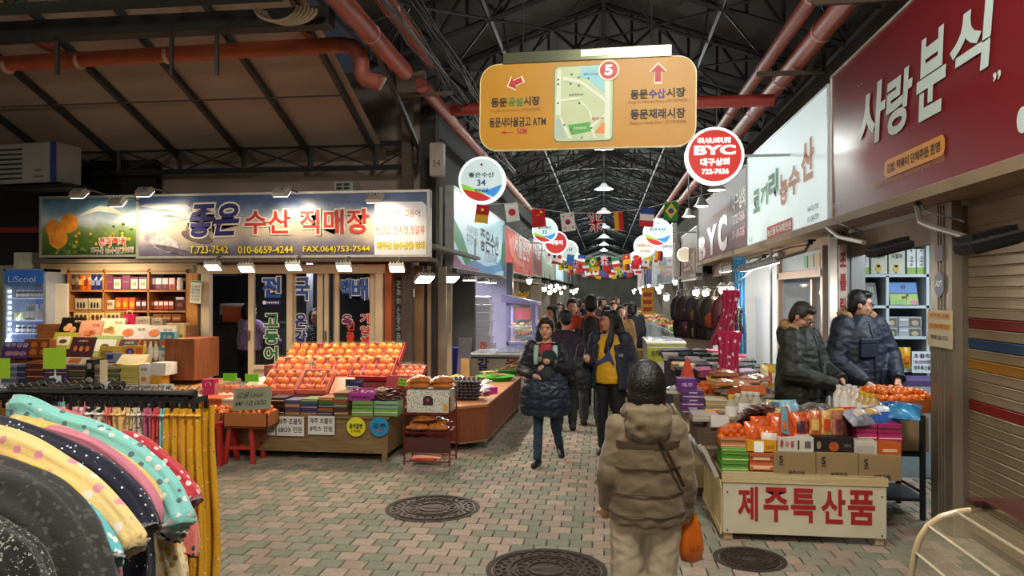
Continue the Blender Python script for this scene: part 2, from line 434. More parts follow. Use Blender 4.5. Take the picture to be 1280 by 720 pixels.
# dark box beams crossing the side hall
a=WY(0,46,6.6); b=WY(415,18,6.6)
MB().box(((-11.6+b.x)/2,6.6,(a.z+b.z)/2),(11.6+b.x,.16,.17)).build('cross_beam',M('1d211f',.6,.2),hallc)
a=WY(0,12,6.0)
mb=MB(); 
for z in (0,.34): rec(mb,(-11.6,6.0,a.z+z),(-2.7,6.0,a.z+z),.09)
for i in range(14): x=-11.4+i*.62; rec(mb,(x,6.0,a.z),(x+.31,6.0,a.z+.34),.05); rec(mb,(x+.31,6.0,a.z+.34),(x+.62,6.0,a.z),.05)
mb.build('cross_truss',M('2b2f2b',.6,.2),hallc)
for px in (70,213,270): 
    p=WY(px,60,6.6); MB().box((p.x,6.62,p.z),(.03,.03,.5)).build('hanger',steel,hallc)
# ================================================================ pipes
salmon=M('ad5a47',.45,0,.14,6,.2,bs=12); salmon2=M('a04c3a',.5,0,.16,5,.2,bs=12); band=M('c9a596',.5)
def pipe(pts,r,label,m,bands=0,cat='pipe'):
    t=thing('drain_pipe',label,cat,pts[0]); L0=Vector(pts[0])
    P_=[Vector(p)-L0 for p in pts]; MB().tube(P_,r,14).build('tube',m,t,smooth=50)
    if bands:
        tot=(P_[-1]-P_[0]); n=max(1,int(tot.length/bands))
        for i in range(1,n):
            k=i/n; # walk along polyline
            c=P_[0]+tot*k if len(P_)==2 else None
            if c is None: continue
            d=tot.normalized(); MB().cyl(c-d*.02,c+d*.02,r*1.06,None,14).build('coupling',band,t,smooth=50)
    return t
zL=WX(560,150,-2.35).z
pipe([(-2.35,2.0,zL),(-2.35,8.6,zL)],.1,'thick salmon drain pipe high over the left side, nearest run',salmon,1.3)
pipe([(-2.1,2.0,zL+.2),(-2.1,8.9,zL+.2)],.085,'second salmon pipe running beside the thick left pipe',salmon2,1.6)
pipe([(-2.25,9.0,zL-.05),(-2.25,40,zL-.05)],.085,'salmon pipe going down the alley above the left shop signs',salmon,2.2)
c0=WX(1060,0,2.4); 
pipe([(2.4,3.0,c0.z),(2.4,42,c0.z)],.12,'outer salmon pipe down the right side over the signs',salmon,1.8)
pipe([(2.12,3.0,c0.z+.12),(2.12,42,c0.z+.12)],.085,'inner thinner salmon pipe down the right side of the arcade',salmon2,2.4)
# horizontal orange pipe of the side hall with its bend
a=WY(0,83,7.6); b=WY(425,56,7.6); r=.085
c=WY(452,78,7.6); d=WY(452,92,7.6); e=WY(475,103,7.6); f=Vector((-2.35,7.6,e.z+.02))
t=thing('orange_pipe','long orange fire pipe crossing under the left side roof','pipe',a)
L0=a; MB().tube([q-L0 for q in (Vector((-11.5,7.6,a.z-.04)),b,)],r,14).build('tube',M('a04f2c',.5,0,.16,5),t,smooth=50)
MB().tube([q-L0 for q in (b,WY(440,58,7.6),WY(449,66,7.6),c,d,WY(456,99,7.6),e,f)],r,14).build('bend',M('8a4634',.5,0,.14,5),t,smooth=50)
for px in (10,100,210): 
    q=WY(px,83-px*.065,7.6)-L0; MB().cyl(q-Vector((.02,0,0)),q+Vector((.02,0,0)),r*1.07,None,14).build('coupling',band,t,smooth=50)
p0=WY(45,52,7.6); p1=WY(80,68,7.6)
tag(MB().cyl((0,0,0),p1-p0,.04,None,10).build('pipe_stub',M('a0472c',.5),None,loc=p0),'short slanting red pipe stub above the orange pipe','pipe')
p0=WY(372,32,7.6); p1=WY(398,56,7.6)
tag(MB().cyl((0,0,0),p1-p0,.035,None,10).build('pipe_stub',M('8f4030',.5),None,loc=p0),'small red branch pipe dropping onto the pipe bend','pipe')
# red cross pipe behind the hanging map sign
pz=WY(580,137,10.5).z
pipe([(-2.2,10.5,pz),(2.3,10.5,pz)],.085,'red pipe crossing the alley behind the yellow hanging sign',M('a83b30',.45),1.5)
# brackets carrying the pipes
for (x,y,z,w,lb) in ((-2.25,WX(520,128,-2.35).y,zL-.13,.75,'steel bracket arm under the left pipe bend'),(-2.2,5.6,zL-.13,.7,'upper steel bracket arm holding the two left pipes'),(2.3,9.6,c0.z-.16,.8,'steel bracket arm under the right hand pipes'),(2.35,7.3,c0.z-.16,.8,'nearest steel bracket arm under the right pipes')):
    t=thing('pipe_bracket',lb,'bracket',(x,y,z)); s=-1 if x<0 else 1
    MB().box((0,0,0),(w,.05,.05)).build('arm',M('5a4a3c',.7,.2),t); MB().box((s*w/2,0,.2),(.05,.05,.4)).build('upright',M('4a4038',.7,.2),t)
# bundles of cables beside the left pipes
rr=random.Random(5)
for k,(x,z,lb) in enumerate(((-1.95,zL+.02,'thick bundle of black cables along the left pipes'),(-1.98,zL+.42,'loose grey cables above the left pipes'))):
    t=thing('cable_bundle',lb,'cable',(x,2,z))
    for q in range(6):
        dx,dz=rr.uniform(-.05,.05),rr.uniform(-.06,.06)
        MB().tube([(dx+rr.uniform(-.03,.03),i*1.1,dz+.04*math.sin(i*2+q)) for i in range(14)],.012,5).build('cable',M('2a2a2a' if q%3 else '77736c',.6),t,smooth=True)
t=thing('cable_coil','coil of cream cable hanging at the top over the left pipes','cable',WY(345,8,6.3)); 
for q in range(6): MB().tube([(math.cos(a*PI/10)*(.2+.008*q)+.02*q,.02*q,math.sin(a*PI/10)*(.13)) for a in range(10,21)],.014,5).build('loop',M('b5a88c',.6),t,smooth=True)
# electric cabinet and post at the corner
po=WX(537,200,-2.62)
struct('trim_1',MB().box((-2.62,9.75,2.2),(.13,.13,4.4)),M('4a3f36',.8,0,.2,3))
struct('trim_2',MB().box((-2.42,10.2,2.3),(.22,.22,4.6)),M('33302d',.8,0,.2,3))
t=thing('meter_box','beige electric meter box on the post above the left corner','electric box',WY(547,200,9.6))
MB().box((0,0,0),(.18,.14,.44),ch=.012).build('case',M('9a9284',.6,0,.08,6),t)
text('34',-.05,-.1,.05,-.01,M('5a4a44',.7),t,y=-.072)
MB().cyl((0,0,.22),(0,0,.6),.015,None,6).build('conduit',M('333333',.6),t)
# ================================================================ shared builders for shop things
ORD=['lowest','second','third','fourth','fifth','sixth','seventh','eighth','ninth','tenth']
def onp(t,px,py):
    """pixel of the photograph -> local (x,z) on the front plane of an upright thing"""
    n=Vector((math.sin(t.rotation_euler[2]),-math.cos(t.rotation_euler[2]),0)); r=ray(px,py); o=Vector((0,0,CAMH))
    k=(Vector(t.location)-o).dot(n)/r.dot(n); q=o+r*k-Vector(t.location); z=t.rotation_euler[2]
    return q.x*math.cos(z)+q.y*math.sin(z),q.z
def sign(label,p0,p1,h,th,face,frame=None,name='shop_sign',fw=.03,group=None):
    p0=Vector(p0);p1=Vector(p1); w=(Vector((p1.x,p1.y,0))-Vector((p0.x,p0.y,0))).length
    t=thing(name,label,'sign',p0,orient(p0,p1),group)
    MB().box((w/2,th/2+.003,h/2),(w,th,h)).build('panel',face,t)
    if frame:
        mb=MB(); q=th+.02
        mb.box((w/2,th/2,-fw/2),(w+2*fw,q,fw)).box((w/2,th/2,h+fw/2),(w+2*fw,q,fw)).box((-fw/2,th/2,h/2),(fw,q,h)).box((w+fw/2,th/2,h/2),(fw,q,h))
        mb.build('frame',frame,t)
    return t,w
def ptext(t,s,x0,y0,x1,y1,m,**k):
    """lettering between pixel corners (left,top)-(right,bottom) on thing t"""
    a=onp(t,x0,y1); b=onp(t,x1,y0); return text(s,a[0],a[1],b[0],b[1],m,t,**k)
def pell(px,py,rx,ry,n=20,t=None,rot=0):
    c=onp(t,px,py); d=onp(t,px+rx,py-ry); a,b=abs(d[0]-c[0]),abs(d[1]-c[1])
    return [(c[0]+a*math.cos(2*PI*i/n)*math.cos(rot)-b*math.sin(2*PI*i/n)*math.sin(rot),c[1]+a*math.cos(2*PI*i/n)*math.sin(rot)+b*math.sin(2*PI*i/n)*math.cos(rot)) for i in range(n)]
WHITE=M('f2f0ea',.5,0,.03); BLACK=M('141416',.5,0,.1); STEEL=M('8d8f90',.35,.8,.08,4); REDT=M('b3242a',.5,0,.05)
WARM=(1,.80,.55); COOL=(.82,.9,1); NEUT=(1,.93,.82)
def lens(c,e): return M(c,.4,0,.02,4,0,e)
def flood(loc,target,label,e=25,col=WARM,size=(.2,.14),arm=None,lit=True,group='flood lamps',em=14,hm='b9b6ae',lens_c=None,spot=110):
    """LED flood lamp: housing with fins, lens, yoke and (optional) arm up/back to a wall"""
    loc=Vector(loc); t=thing('flood_lamp',label,'lamp',loc,0,group)
    q=(Vector(target)-loc).to_track_quat('-Z','Y').to_matrix().to_4x4(); w,h=size
    mb=MB().box((0,0,.03),(w,h,.045),q,ch=.008)
    for i in range(5): mb.box((-w/2+w*(i+.5)/5,0,.065),(.01,h*.8,.03),q)
    mb.build('housing',M(hm,.5,.4,.08),t)
    MB().box((0,0,.004),(w*.88,h*.84,.01),q).build('lens',lens(lens_c or ('fff3dc' if col==WARM else 'f4f8ff'),em if lit else 0),t)
    mb=MB()
    if arm is not None:
        a=Vector(arm); mb.tube([q@Vector((0,0,.08)),(q@Vector((0,0,.08))+a)/2+Vector((0,0,.03)),a],.012,6)
    else: mb.box((0,0,.1),(.03,.02,.08),q)
    mb.build('bracket',M('6f6c66',.5,.5),t)
    if lit: lamp('SPOT',loc+(Vector(target)-loc).normalized()*.04,e*6,col,.06,target,spot,parent=None,name='flood_light')
    return t
def carton(label,px0,py0,px1,py1,Y,dep,m,tilt=0,name='gift_box',deco=(),group=None,rz=0,cat='box',lid=None,yb=None):
    """closed box whose front face spans the given pixels in the plane y=Y"""
    a=WY(px0,py1,Y); b=WY(px1,py0,Y); w=b.x-a.x; h=(b.z-a.z)/max(.2,math.cos(tilt))
    t=thing(name,label,cat,((a.x+b.x)/2,Y,a.z),rz,group,rx=-tilt)
    MB().box((0,dep/2,h/2),(w,dep,h),ch=.003).build('carton',m,t)
    if lid: MB().box((0,dep/2,h*.8),(w+.006,dep+.006,h*.42),ch=.002).build('lid',lid,t)
    decos(t,w,h,deco); t['w']=w; t['h']=h
    del t['w'],t['h']; return t
def decos(t,w,h,deco,y=-.004):
    for d in deco:
        k=d[0]; mb=MB()
        if k=='rect': _,c,x0,z0,x1,z1=d; mb.poly([(w*(x0-.5),h*z0),(w*(x1-.5),h*z0),(w*(x1-.5),h*z1),(w*(x0-.5),h*z1)],y).build('printed_label',M(c,.5,0,.06),t)
        elif k=='ell':
            _,c,x,z,rx,rz_=d; mb.poly([(w*(x-.5)+w*rx*math.cos(i*PI/8),h*z+h*rz_*math.sin(i*PI/8)) for i in range(16)],y-.0015).build('printed_fruit',M(c,.5,0,.2,20),t)
        elif k=='text':
            _,s,c,x0,z0,x1,z1=d; text(s,w*(x0-.5),h*z0,w*(x1-.5),h*z1,M(c,.6,0,.03),t,y=y-.002,bold=.015)
def pile(px0,px1,pyb,pyt,Y,n,cols,dep,kind,place,name='gift_box',deco=(),jit=.006,group=None):
    """a stack of n flat boxes filling a pixel rectangle in the plane y=Y"""
    a=WY(px0,pyb,Y); b=WY(px1,pyt,Y); w=b.x-a.x; h=(b.z-a.z)/n; rg=random.Random(int(px0*7+pyb))
    for i in range(n):
        c=cols[i%len(cols)]
        t=thing(name,f'{kind}, {ORD[i] if i else "lowest"} in {place}' if n>1 else f'{kind} {place}','box',((a.x+b.x)/2+rg.uniform(-jit,jit),Y+rg.uniform(-jit,jit),a.z+i*h),rg.uniform(-.02,.02),group or ('boxes in '+place)[:60])
        MB().box((0,dep/2,h*.48),(w,dep,h*.94),ch=.003).build('carton',M(c,.45,0,.1,8),t)
        MB().box((0,-.001,h*.5),(w*.96,.006,h*.12)).build('lid_edge',M('3a3330' if i%2 else 'd8cfba',.5),t)
        decos(t,w,h,deco,y=-.006)
def slab(name,label,cat,x0,x1,y0,y1,z0,z1,m,leg=None,group=None,top=None):
    """table: box body or top on legs"""
    t=thing(name,label,cat,((x0+x1)/2,y0,0),0,group)
    w=x1-x0; d=y1-y0
    MB().box((0,d/2,z1-.015),(w,d,.03),ch=.004).build('top',top or m,t)
    if leg is None or leg=='panel':
        MB().box((0,d/2,(z0+z1-.03)/2),(w-.04,d-.04,z1-.03-z0)).build('body',m,t)
    if leg:
        for sx in (-1,1):
            for sy in (0,1): MB().box((sx*(w/2-.06),.05 if sy==0 else d-.05,(z1-.03)/2),(.05,.05,z1-.03)).build('leg',leg if leg!='panel' else m,t)
    return t
# ================================================================ LEFT SHOP: signs
YS=9.2; cream=M('d9d2c0',.6,0,.05,3)
p0=WY(173,320.5,YS); p1=WY(534,320.5,YS); h=WY(173,246,YS).z-p0.z
face=Mramp([(0,'564f63'),(.16,'7d7788'),(.3,'b3a898'),(.5,'d8c8ae'),(.7,'93a0b4'),(.86,'41597e'),(1,'2d4a74')],2,0,h,.35,.42,nsc=2.6)
t,w=sign('long printed fish shop sign with large blue and red Korean lettering',p0,p1,h,.12,face,M('b9b7b0',.4,.5))
MB().poly([onp(t,x,y) for x,y in ((468,319),(468,256),(472,252),(528,252),(533,257),(533,319))],-.002).build('white_field',M('dcdde2',.4,0,.05,3),t)
# fish and shells printed on the sign
for k,(x,y,l) in enumerate(((206,257,33),(208,266,32),(214,273,26))):
    pts=[(x-l,y+1),(x-l*.7,y-2.5),(x-l*.1,y-3.8),(x+l*.5,y-1.5),(x+l*.75,y-.6),(x+l,y-4.5),(x+l*.9,y+.2),(x+l,y+4),(x+l*.72,y+1),(x+l*.3,y+3),(x-l*.4,y+3.5)]
    MB().poly([onp(t,*p) for p in pts],-.003-.001*k).build('printed_fish',Mramp([(0,'d8d3c4'),(.5,'9aa0a6'),(1,'3d4c63')],2,onp(t,x,y+4)[1],onp(t,x,y-4)[1],.4,.2),t)
for k,(x,y,rx,ry,c) in enumerate(((192,299,13,8,'8c8b92'),(203,303,15,10,'a5a4a8'),(212,307,12,9,'b9b6b5'),(246,296,20,7,'6d5c5e'),(240,286,8,5,'8a6a5e'),(222,314,30,4,'5a5260'))):
    MB().poly(pell(x,y,rx,ry,18,t,-.25),-.003-.0012*k).build('printed_shell',M(c,.5,0,.35,14),t)
NAVY=M('241f6b',.5,0,.06); YEL=M('e8d21e',.5,0,.03); OUT=M('e9e0cc',.5,0,.03); RED=M('c03024',.5,0,.05)
ptext(t,'좋은',237,255,300,297,NAVY,bold=.03,outline=OUT,ob=.05,y=-.012,shear=.25,tilt=.02)
ptext(t,'수산',306,262,364,293,RED,bold=.02,outline=OUT,ob=.05,y=-.012)
ptext(t,'직매장',375,261,462,293,RED,bold=.02,outline=OUT,ob=.05,y=-.012)
ptext(t,'T.723-7542',237,307,286,317,YEL,bold=.02,outline=BLACK,ob=.03,y=-.012)
ptext(t,'010-6659-4244',298,307,367,317,YEL,bold=.02,outline=BLACK,ob=.03,y=-.012)
ptext(t,'FAX.064)753-7544',379,307,463,317,YEL,bold=.02,outline=BLACK,ob=.03,y=-.012)
BRN=M('9a5a2a',.6); ptext(t,'옥돔,갈치,고등어',474,262,525,272,BRN,bold=.01)
ptext(t,'반건조, 한치젓,젓갈류',470,282,531,294,M('c4682a',.6),bold=.01)
ptext(t,'제주산 농수산물 일체',471,302,531,312,YEL,bold=.03,outline=BLACK,ob=.03)
# orange grove sign at its left
p0=WY(52,319,YS); p1=WY(171,319,YS); h2=WY(52,248.5,YS).z-p0.z
t2,w2=sign('small printed sign of three oranges above an orchard, left of fish sign',p0,p1,h2,.12,Mramp([(0,'2e4a22'),(.3,'54702e'),(.46,'7c9060'),(.6,'b9c6cc'),(.8,'6f94a8'),(1,'3a6780')],2,0,h2,.35,.34,nsc=4.5),M('b9b7b0',.4,.5))
rg=random.Random(4)
for k in range(70):
    x=rg.uniform(62,168); lim=302-max(0,(x-110))*.62+max(0,100-x)*.2; y=rg.uniform(max(262,lim),316); s=rg.uniform(2,4.5)
    MB().poly([(onp(t2,x+s*math.cos(a)*rg.uniform(.6,1.2),y+s*math.sin(a)*rg.uniform(.5,1.1))) for a in [i*PI/4 for i in range(8)]],-.0025-k*.00002).build('printed_leaves',M(('5f7a30','44602a','8c9a48','35501f')[k%4],.6,0,.3,20),t2) if k<40 else None
for k in range(16): 
    x,y=rg.uniform(95,168),rg.uniform(290,316); MB().poly(pell(x,y,1.8,2,10,t2),-.0045).build('printed_fruit',M('e0a52c',.5),t2)
MB().poly([onp(t2,*p) for p in ((95,272),(112,262),(125,257),(142,260),(160,270),(140,266),(122,264))],-.0022).build('printed_mountain',M('cfcdb8',.5),t2)
for k,(x,y,rx,ry) in enumerate(((67,285,9.5,11),(87,279,11,12.5),(73,297,12,14))): MB().poly(pell(x,y,rx,ry,22,t2),-.006-.001*k).build('printed_orange',M('e8922e',.5,0,.22,9),t2)
ptext(t2,'전국택배',124,297,157,307,M('c8401c',.5),bold=.03,outline=WHITE,ob=.06,y=-.01)
ptext(t2,'제주산 농.수산물 일체',114,309,167,317,M('6b4326',.5),bold=.01,outline=WHITE,ob=.05,y=-.01)
# sign lamps
for i,(px,py,lb,w_) in enumerate(((100,245,'dim flood lamp at far left over the orange sign',0),(148,255,'lit flood lamp hanging over the orange sign',1),(182,243,'lit flood lamp between the two printed signs',1),(353,243,'lit flood lamp above the middle of the fish sign',1),(469,250,'lit flood lamp with yoke over the right of fish sign',1))):
    p=WY(px,py,8.75); p.z+=.0
    flood(p,(p.x,YS+.1,2.35),lb,3.6*(.4 if not w_ else 1),WARM,(.2,.15),arm=(0,.55,.08),em=9 if w_ else 4,spot=120,group='lamps along the top of the printed signs')
for i,(px,py,lb) in enumerate(((266,334,'warm flood lamp under the sign by the open doorway'),(308,336,'flood lamp under the sign beside the first glazed leaf'),(367,334,'flood lamp under the sign above the letter glass'),(430,335,'flood lamp under the sign over the fruit packs'),(496,336,'flood lamp under the right end of the sign'))):
    p=WY(px,py+1,8.95)
    flood(p,(p.x+.1,8.2,.5),lb,(7,8,8,8,8)[i],WARM,(.19,.16),arm=(0,.2,.16),em=16,group='lamps under the fish sign',spot=125)
# soffit and shop front
struct('trim_3',MB().box(((WY(50,330,9.35).x-2.2)/2,9.45,2.26),(abs(WY(50,330,9.35).x)-2.2,.5,.05)),M('54483c',.7))
struct('wall_left_header',MB().box(((WY(52,330,9.6).x+WY(247,330,9.6).x)/2,9.62,2.17),(WY(247,330,9.6).x-WY(52,330,9.6).x,.08,.16)),M('b3a183',.7,0,.06,3))
struct('wall_left_beige',MB().box((-7.9,10.1,1.5),(2.4,.1,3.0)),M('a3a583',.8,0,.1,2))
struct('trim_4',MB().box((-7.4,9.98,WY(20,288,9.98).z),(3.2,.1,.08)),M('8a2f22',.6))
DF=M('c9b897',.45,.1,.05,4); GL=Mglass('30363a',.16)
YD=9.62
def leaf(nm,px0,px1,ytop,glass_bottom,texts=(),sw=7,handle=None,y=YD):
    a=WY(px0,500,y); b=WY(px1,500,y); zt=WY(px0,ytop,y).z; zg=WY(px0,glass_bottom,y).z; w=b.x-a.x; s=WY(px0+sw,500,y).x-a.x
    o=MB(); o.box((s/2,0,zt/2),(s,.05,zt)).box((w-s/2,0,zt/2),(s,.05,zt)).box((w/2,0,zt-.03),(w,.05,.06)).box((w/2,0,zg-.03),(w-2*s,.05,.06)).box((w/2,0,.05),(w,.05,.1))
    o.box((w/2,.01,(zg-.06+.1)/2),(w-2*s,.02,zg-.16))
    ob=o.build(nm,DF,None,loc=(a.x,y,0)); ob['kind']='structure'
    MB().box((w/2,0,(zg+zt-.06)/2),(w-2*s,.008,zt-.06-zg)).build('pane',GL,ob)
    if handle: 
        hp=WY(handle,410,y).x-a.x; MB().box((hp,-.03,1.25),(.02,.015,.14)).build('door_handle',M('6a5a44',.4,.6),ob)
    for (st,x0,y0,x1,y1,m,ol) in texts:
        ptext(ob,st,x0,y0,x1,y1,m,bold=.035,outline=ol,ob=.045,y=-.02)
    return ob
BL=M('1f55a8',.5,0,.04); GR=M('1d6a34',.5,0,.04); NV=M('242a78',.5,0,.04); RO=M('cf3a22',.5,0,.04); PR=M('7e1f52',.5,0,.04); LW=M('e8e4d8',.5,0,.03)
leaf('door_1',311,366,333,456,[('전',328,346,352,372,BL,LW),('고',331,392,349,408,GR,LW),('등',331,412,349,430,GR,LW),('어',331,433,348,452,GR,LW)],handle=313)
leaf('door_2',363,404,333,456,[('국',369,347,388,375,BL,LW),('은',369,392,384,410,NV,LW),('갈',369,413,384,432,NV,LW),('치',369,435,384,452,NV,LW)],y=YD+.06,handle=364)
leaf('door_3',406,424,333,456,[],handle=408,sw=5)
leaf('door_4',417,470,333,456,[('택',427,349,439,373,BL,LW),('배',440,348,461,375,BL,LW),('옥',428,393,441,408,PR,LW),('선',433,402,444,413,RO,None),('물',433,415,444,427,RO,None),('포',433,430,444,442,RO,None),('기',451,392,462,404,RO,LW),('업',451,407,462,418,RO,LW),('체',451,420,462,433,RO,LW)],y=YD+.06,handle=473)
t=thing('glass_sticker','blue sticker bar with a white ring on the first glass leaf','sticker',WY(328,381,YD-.03),0); MB().box((.13,0,.03),(.26,.006,.06)).build('bar',M('26336f',.5),t)
MB().lathe([(.02,0),(.026,0),(.026,.003),(.02,.003)],n=14,T=Matrix.Translation((.03,-.004,.03))@Matrix.Rotation(PI/2,4,'X')).build('ring',WHITE,t)
for k in range(6): MB().box((.075+k*.03,-.004,.03),(.018,.002,.022)).build('mark',WHITE,t)
a=WY(250,500,YD).x; b=WY(483,500,YD).x
mb=MB(); 
for px0,px1 in ((254,264),(471,480)): x0,x1=WY(px0,500,YD).x,WY(px1,500,YD).x; mb.box(((x0+x1)/2,YD-.02,1.08),(x1-x0,.1,2.16))
mb.box(((a+b)/2,YD-.02,2.15),(b-a,.12,.12)).build('trim_5',DF)['kind']='structure'
struct('trim_6',MB().box((WY(250,500,YD).x-.03,YD,1.1),(.1,.1,2.2)),M('6b665c',.5,.3))
struct('trim_7',MB().box((WY(486,500,YD).x,YD+.02,1.1),(.09,.12,2.2)),M('a04c22',.6,0,.1,3))
# corner: folded glass leaves and posts turning into the alley
cn=[(492,506,'5a5550','white'),(507,516,'c9b897',0),(518,531,'6a4e33',0),(531,538,'8a6b48',0),(541,556,'7c7467',0),(558,565,'9c8f7c',0)]
def cornerleaf(nm,px0,px1,y0,y1,fr,txt=None,tc=None,ty=(360,450)):
    p0=WY(px0,500,y0); p1=WY(px1,500,y1); w=(Vector((p1.x,p1.y))-Vector((p0.x,p0.y))).length; s=.035; zt=2.12; zg=.72
    o=MB().box((s/2,0,zt/2),(s,.05,zt)).box((w-s/2,0,zt/2),(s,.05,zt)).box((w/2,0,zt-.04),(w,.05,.08)).box((w/2,0,zg-.05),(w,.05,.1)).box((w/2,0,.2),(w,.04,.4))
    ob=o.build(nm,fr,None,loc=(p0.x,p0.y,0),rot=(0,0,orient(p0,p1))); ob['kind']='structure'
    MB().box((w/2,0,(zg+zt-.08)/2),(w-2*s,.008,zt-zg-.08)).build('pane',Mglass('6a6a66',.55,.1),ob)
    if txt:
        z0,z1=WY(px0,ty[1],y0).z,WY(px0,ty[0],y0).z; n=len(txt); hh=(z1-z0)/n
        mb=MB()
        for i,c in enumerate(txt): text_into(mb,c,w*.28,z1-(i+1)*hh+hh*.1,w*.72,z1-i*hh,-.012,.02,None,.05,tc)
        mb.build('lettering',None,ob)
    return ob
cornerleaf('door_5',489,508,9.75,9.95,M('8d7f69',.5,.2),'전복해산물옥돔한치',M('c9c6c0',.6),(350,450))
cornerleaf('door_6',506,520,9.75,10.35,M('b5a487',.5,.2),'제주은갈치선물',M('e06a2c',.6),(385,452))
for i,(px,y,wd,c) in enumerate(((524,9.9,.12,'7a5a38'),(531,10.3,.07,'5d4631'),(537,10.1,.05,'a08a68'),(543,10.6,.06,'6a5d4e'),(551,10.25,.16,'8a8273'),(562,11.0,.07,'8f8370'))):
    x=WY(px,500,y).x; struct('trim_%d'%(20+i),MB().box((x,y,1.1),(wd,.07,2.2)),M(c,.6,0,.2,4))
# interior of the left shop
struct('wall_shop_left_back',MB().box((-5.4,13.2,1.4),(6.2,.1,2.8)),M('4c4a48',.9,0,.2,2))
struct('wall_shop_left_side',MB().box((-2.75,11.6,1.1),(.06,3.0,2.2)),M('5d5a56',.8,0,.1,2))
struct('ceiling_shop_left',MB().box((-5.0,11.4,2.45),(5.6,3.6,.05)),M('8a8680',.8,0,.1,2))
t=thing('tube_light','lit fluorescent tube seen through the right glass leaf','lamp',(-3.1,11.0,2.36)); MB().cyl((-.35,0,0),(.35,0,0),.02).build('tube',lens('f4f8ff',6),t); MB().box((0,0,.04),(.75,.06,.03)).build('fitting',WHITE,t)
lamp('AREA',(-4.6,10.9,2.3),26,COOL,1.0,(-4.0,11.0,0),sy=.2)
t=thing('printer','white office printer on the shop desk behind the doorway','printer',WY(290,402,11.3))
MB().box((0,.2,.14),(.42,.4,.3),ch=.02).build('body',M('b9b5ad',.5),t); MB().box((0,-.02,.06),(.32,.1,.1)).build('tray',M('2a2a2a',.5),t)
tag(MB().box((0,0,.12),(.34,.1,.24),ch=.01).build('orange_carton',M('b5532c',.6),None,loc=WY(293,402,10.9)),'orange carton leaning in front of the white printer','box')
slab('shop_desk','dark desk inside the left shop behind the doorway','desk',-6.3,-4.9,10.95,11.8,0,WY(290,402,11.3).z,M('2c2826',.6),leg='panel')
tag(MB().box((0,0,.3),(.5,.12,.6),ch=.02).build('wall_poster',M('8c93b0',.6),None,loc=WY(283,345,12.9)),'pale notice hanging at the back of the shop doorway','notice')
for k,(px,py,c) in enumerate(((440,358,'8f7d45'),(432,356,'3d4a5e'))): tag(MB().box((0,.1,.08),(.3,.2,.2),ch=.02).build('storage_bin',M(c,.6),None,loc=WY(px,py+12,12.2)),('yellow bin on the back shelf behind the right glass leaf','dark blue bin on the back shelf behind the right glass leaf')[k],'bin')
tag(MB().box((0,.15,0),(1.2,.4,.04)).build('back_shelf',M('3b342d',.7),None,loc=WY(438,372,12.2)),'dark shelf board on the back wall of the left shop','shelf')
# ================================================================ LEFT: fridge, side panel, shelving
p=WY(30,434,9.4)
fx0,fx1=WY(4,400,9.3).x,WY(57,400,9.3).x; zt=WY(30,336,9.3).z; fw_=fx1-fx0
t=thing('drinks_fridge','tall glass-door drinks fridge with blue header and bottles','fridge',(fx0,9.3,0))
mb=MB().box((.02,.3,zt/2),(.04,.6,zt)).box((fw_-.02,.3,zt/2),(.04,.6,zt)).box((fw_/2,.3,zt-.02),(fw_,.6,.04)).box((fw_/2,.58,zt/2),(fw_,.03,zt)).box((fw_/2,.3,.06),(fw_,.6,.12))
mb.build('cabinet',M('a5aeb8',.4,.3),t)
zh=WY(30,356,9.3).z; MB().box((fw_/2,.0,(zh+zt)/2),(fw_-.05,.03,zt-zh-.03)).build('header',M('2a4f8c',.4,0,.1,4,0,.25),t)
text('LiScool',.09,zh+.035,fw_-.14,zh+.12,M('c9d4e4',.5),t,y=-.02,bold=-.005)
MB().box((fw_/2,.01,zh/2+.08),(fw_-.08,.01,zh-.2)).build('glass_door',Mglass('9fb6e0',.12),t)
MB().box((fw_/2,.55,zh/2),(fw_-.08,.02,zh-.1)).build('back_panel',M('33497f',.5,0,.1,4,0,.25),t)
zs=[WY(30,y,9.4).z for y in (372,400,416,432)]
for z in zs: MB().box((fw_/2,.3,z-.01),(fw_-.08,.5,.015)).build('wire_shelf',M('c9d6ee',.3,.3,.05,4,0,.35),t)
for k in range(12): MB().box((.055,.06,zh-.09-k*.075),(.018,.012,.035)).build('led_strip',lens('dbe9ff',7),t)
lamp('AREA',(fx0+.12,9.36,1.4),2.2,(.6,.75,1),.05,(fx0+.4,9.7,1.2),sy=1.0)
def jar(m,lidm,r,h,label,loc,group,neck=False):
    t=thing('bottle' if neck else 'jar',label,'bottle' if neck else 'jar',loc,0,group)
    pr=[(0,0),(r*.9,0),(r,.01),(r,h*.62),(r*.45,h*.82),(r*.42,h*.9),(0,h*.9)] if neck else [(0,0),(r*.95,0),(r,.01),(r,h*.75),(r*.8,h*.82),(0,h*.82)]
    MB().lathe(pr,n=12).build('glass',m,t,smooth=40); MB().lathe([(0,h*.8),(r*(.48 if neck else .85),h*.8),(r*(.48 if neck else .85),h),(0,h)] if not neck else [(0,h*.88),(r*.5,h*.88),(r*.5,h),(0,h)],n=12).build('lid',lidm,t)
    MB().lathe([(r*1.01,h*.15),(r*1.02,h*.15),(r*1.02,h*.55),(r*1.01,h*.55)],n=12).build('paper_label',M('e4e0d6',.6),t)
    return t
for r_,(z,n,lb) in enumerate(((zs[0],6,'top shelf'),(zs[2],5,'lower shelf'))):
    j0=None
    for k in range(n):
        l=(fx0+.13+k*(fw_-.2)/n,9.42,z); s='small dark jar with white lid on the %s of the fridge'%lb
        if j0 is None: j0=jar(M('3c3036',.3),M('d9d7d2',.4),.032,.105,s,l,'jars on the %s of the fridge'%lb)
        else: dup(j0,l)
j0=None
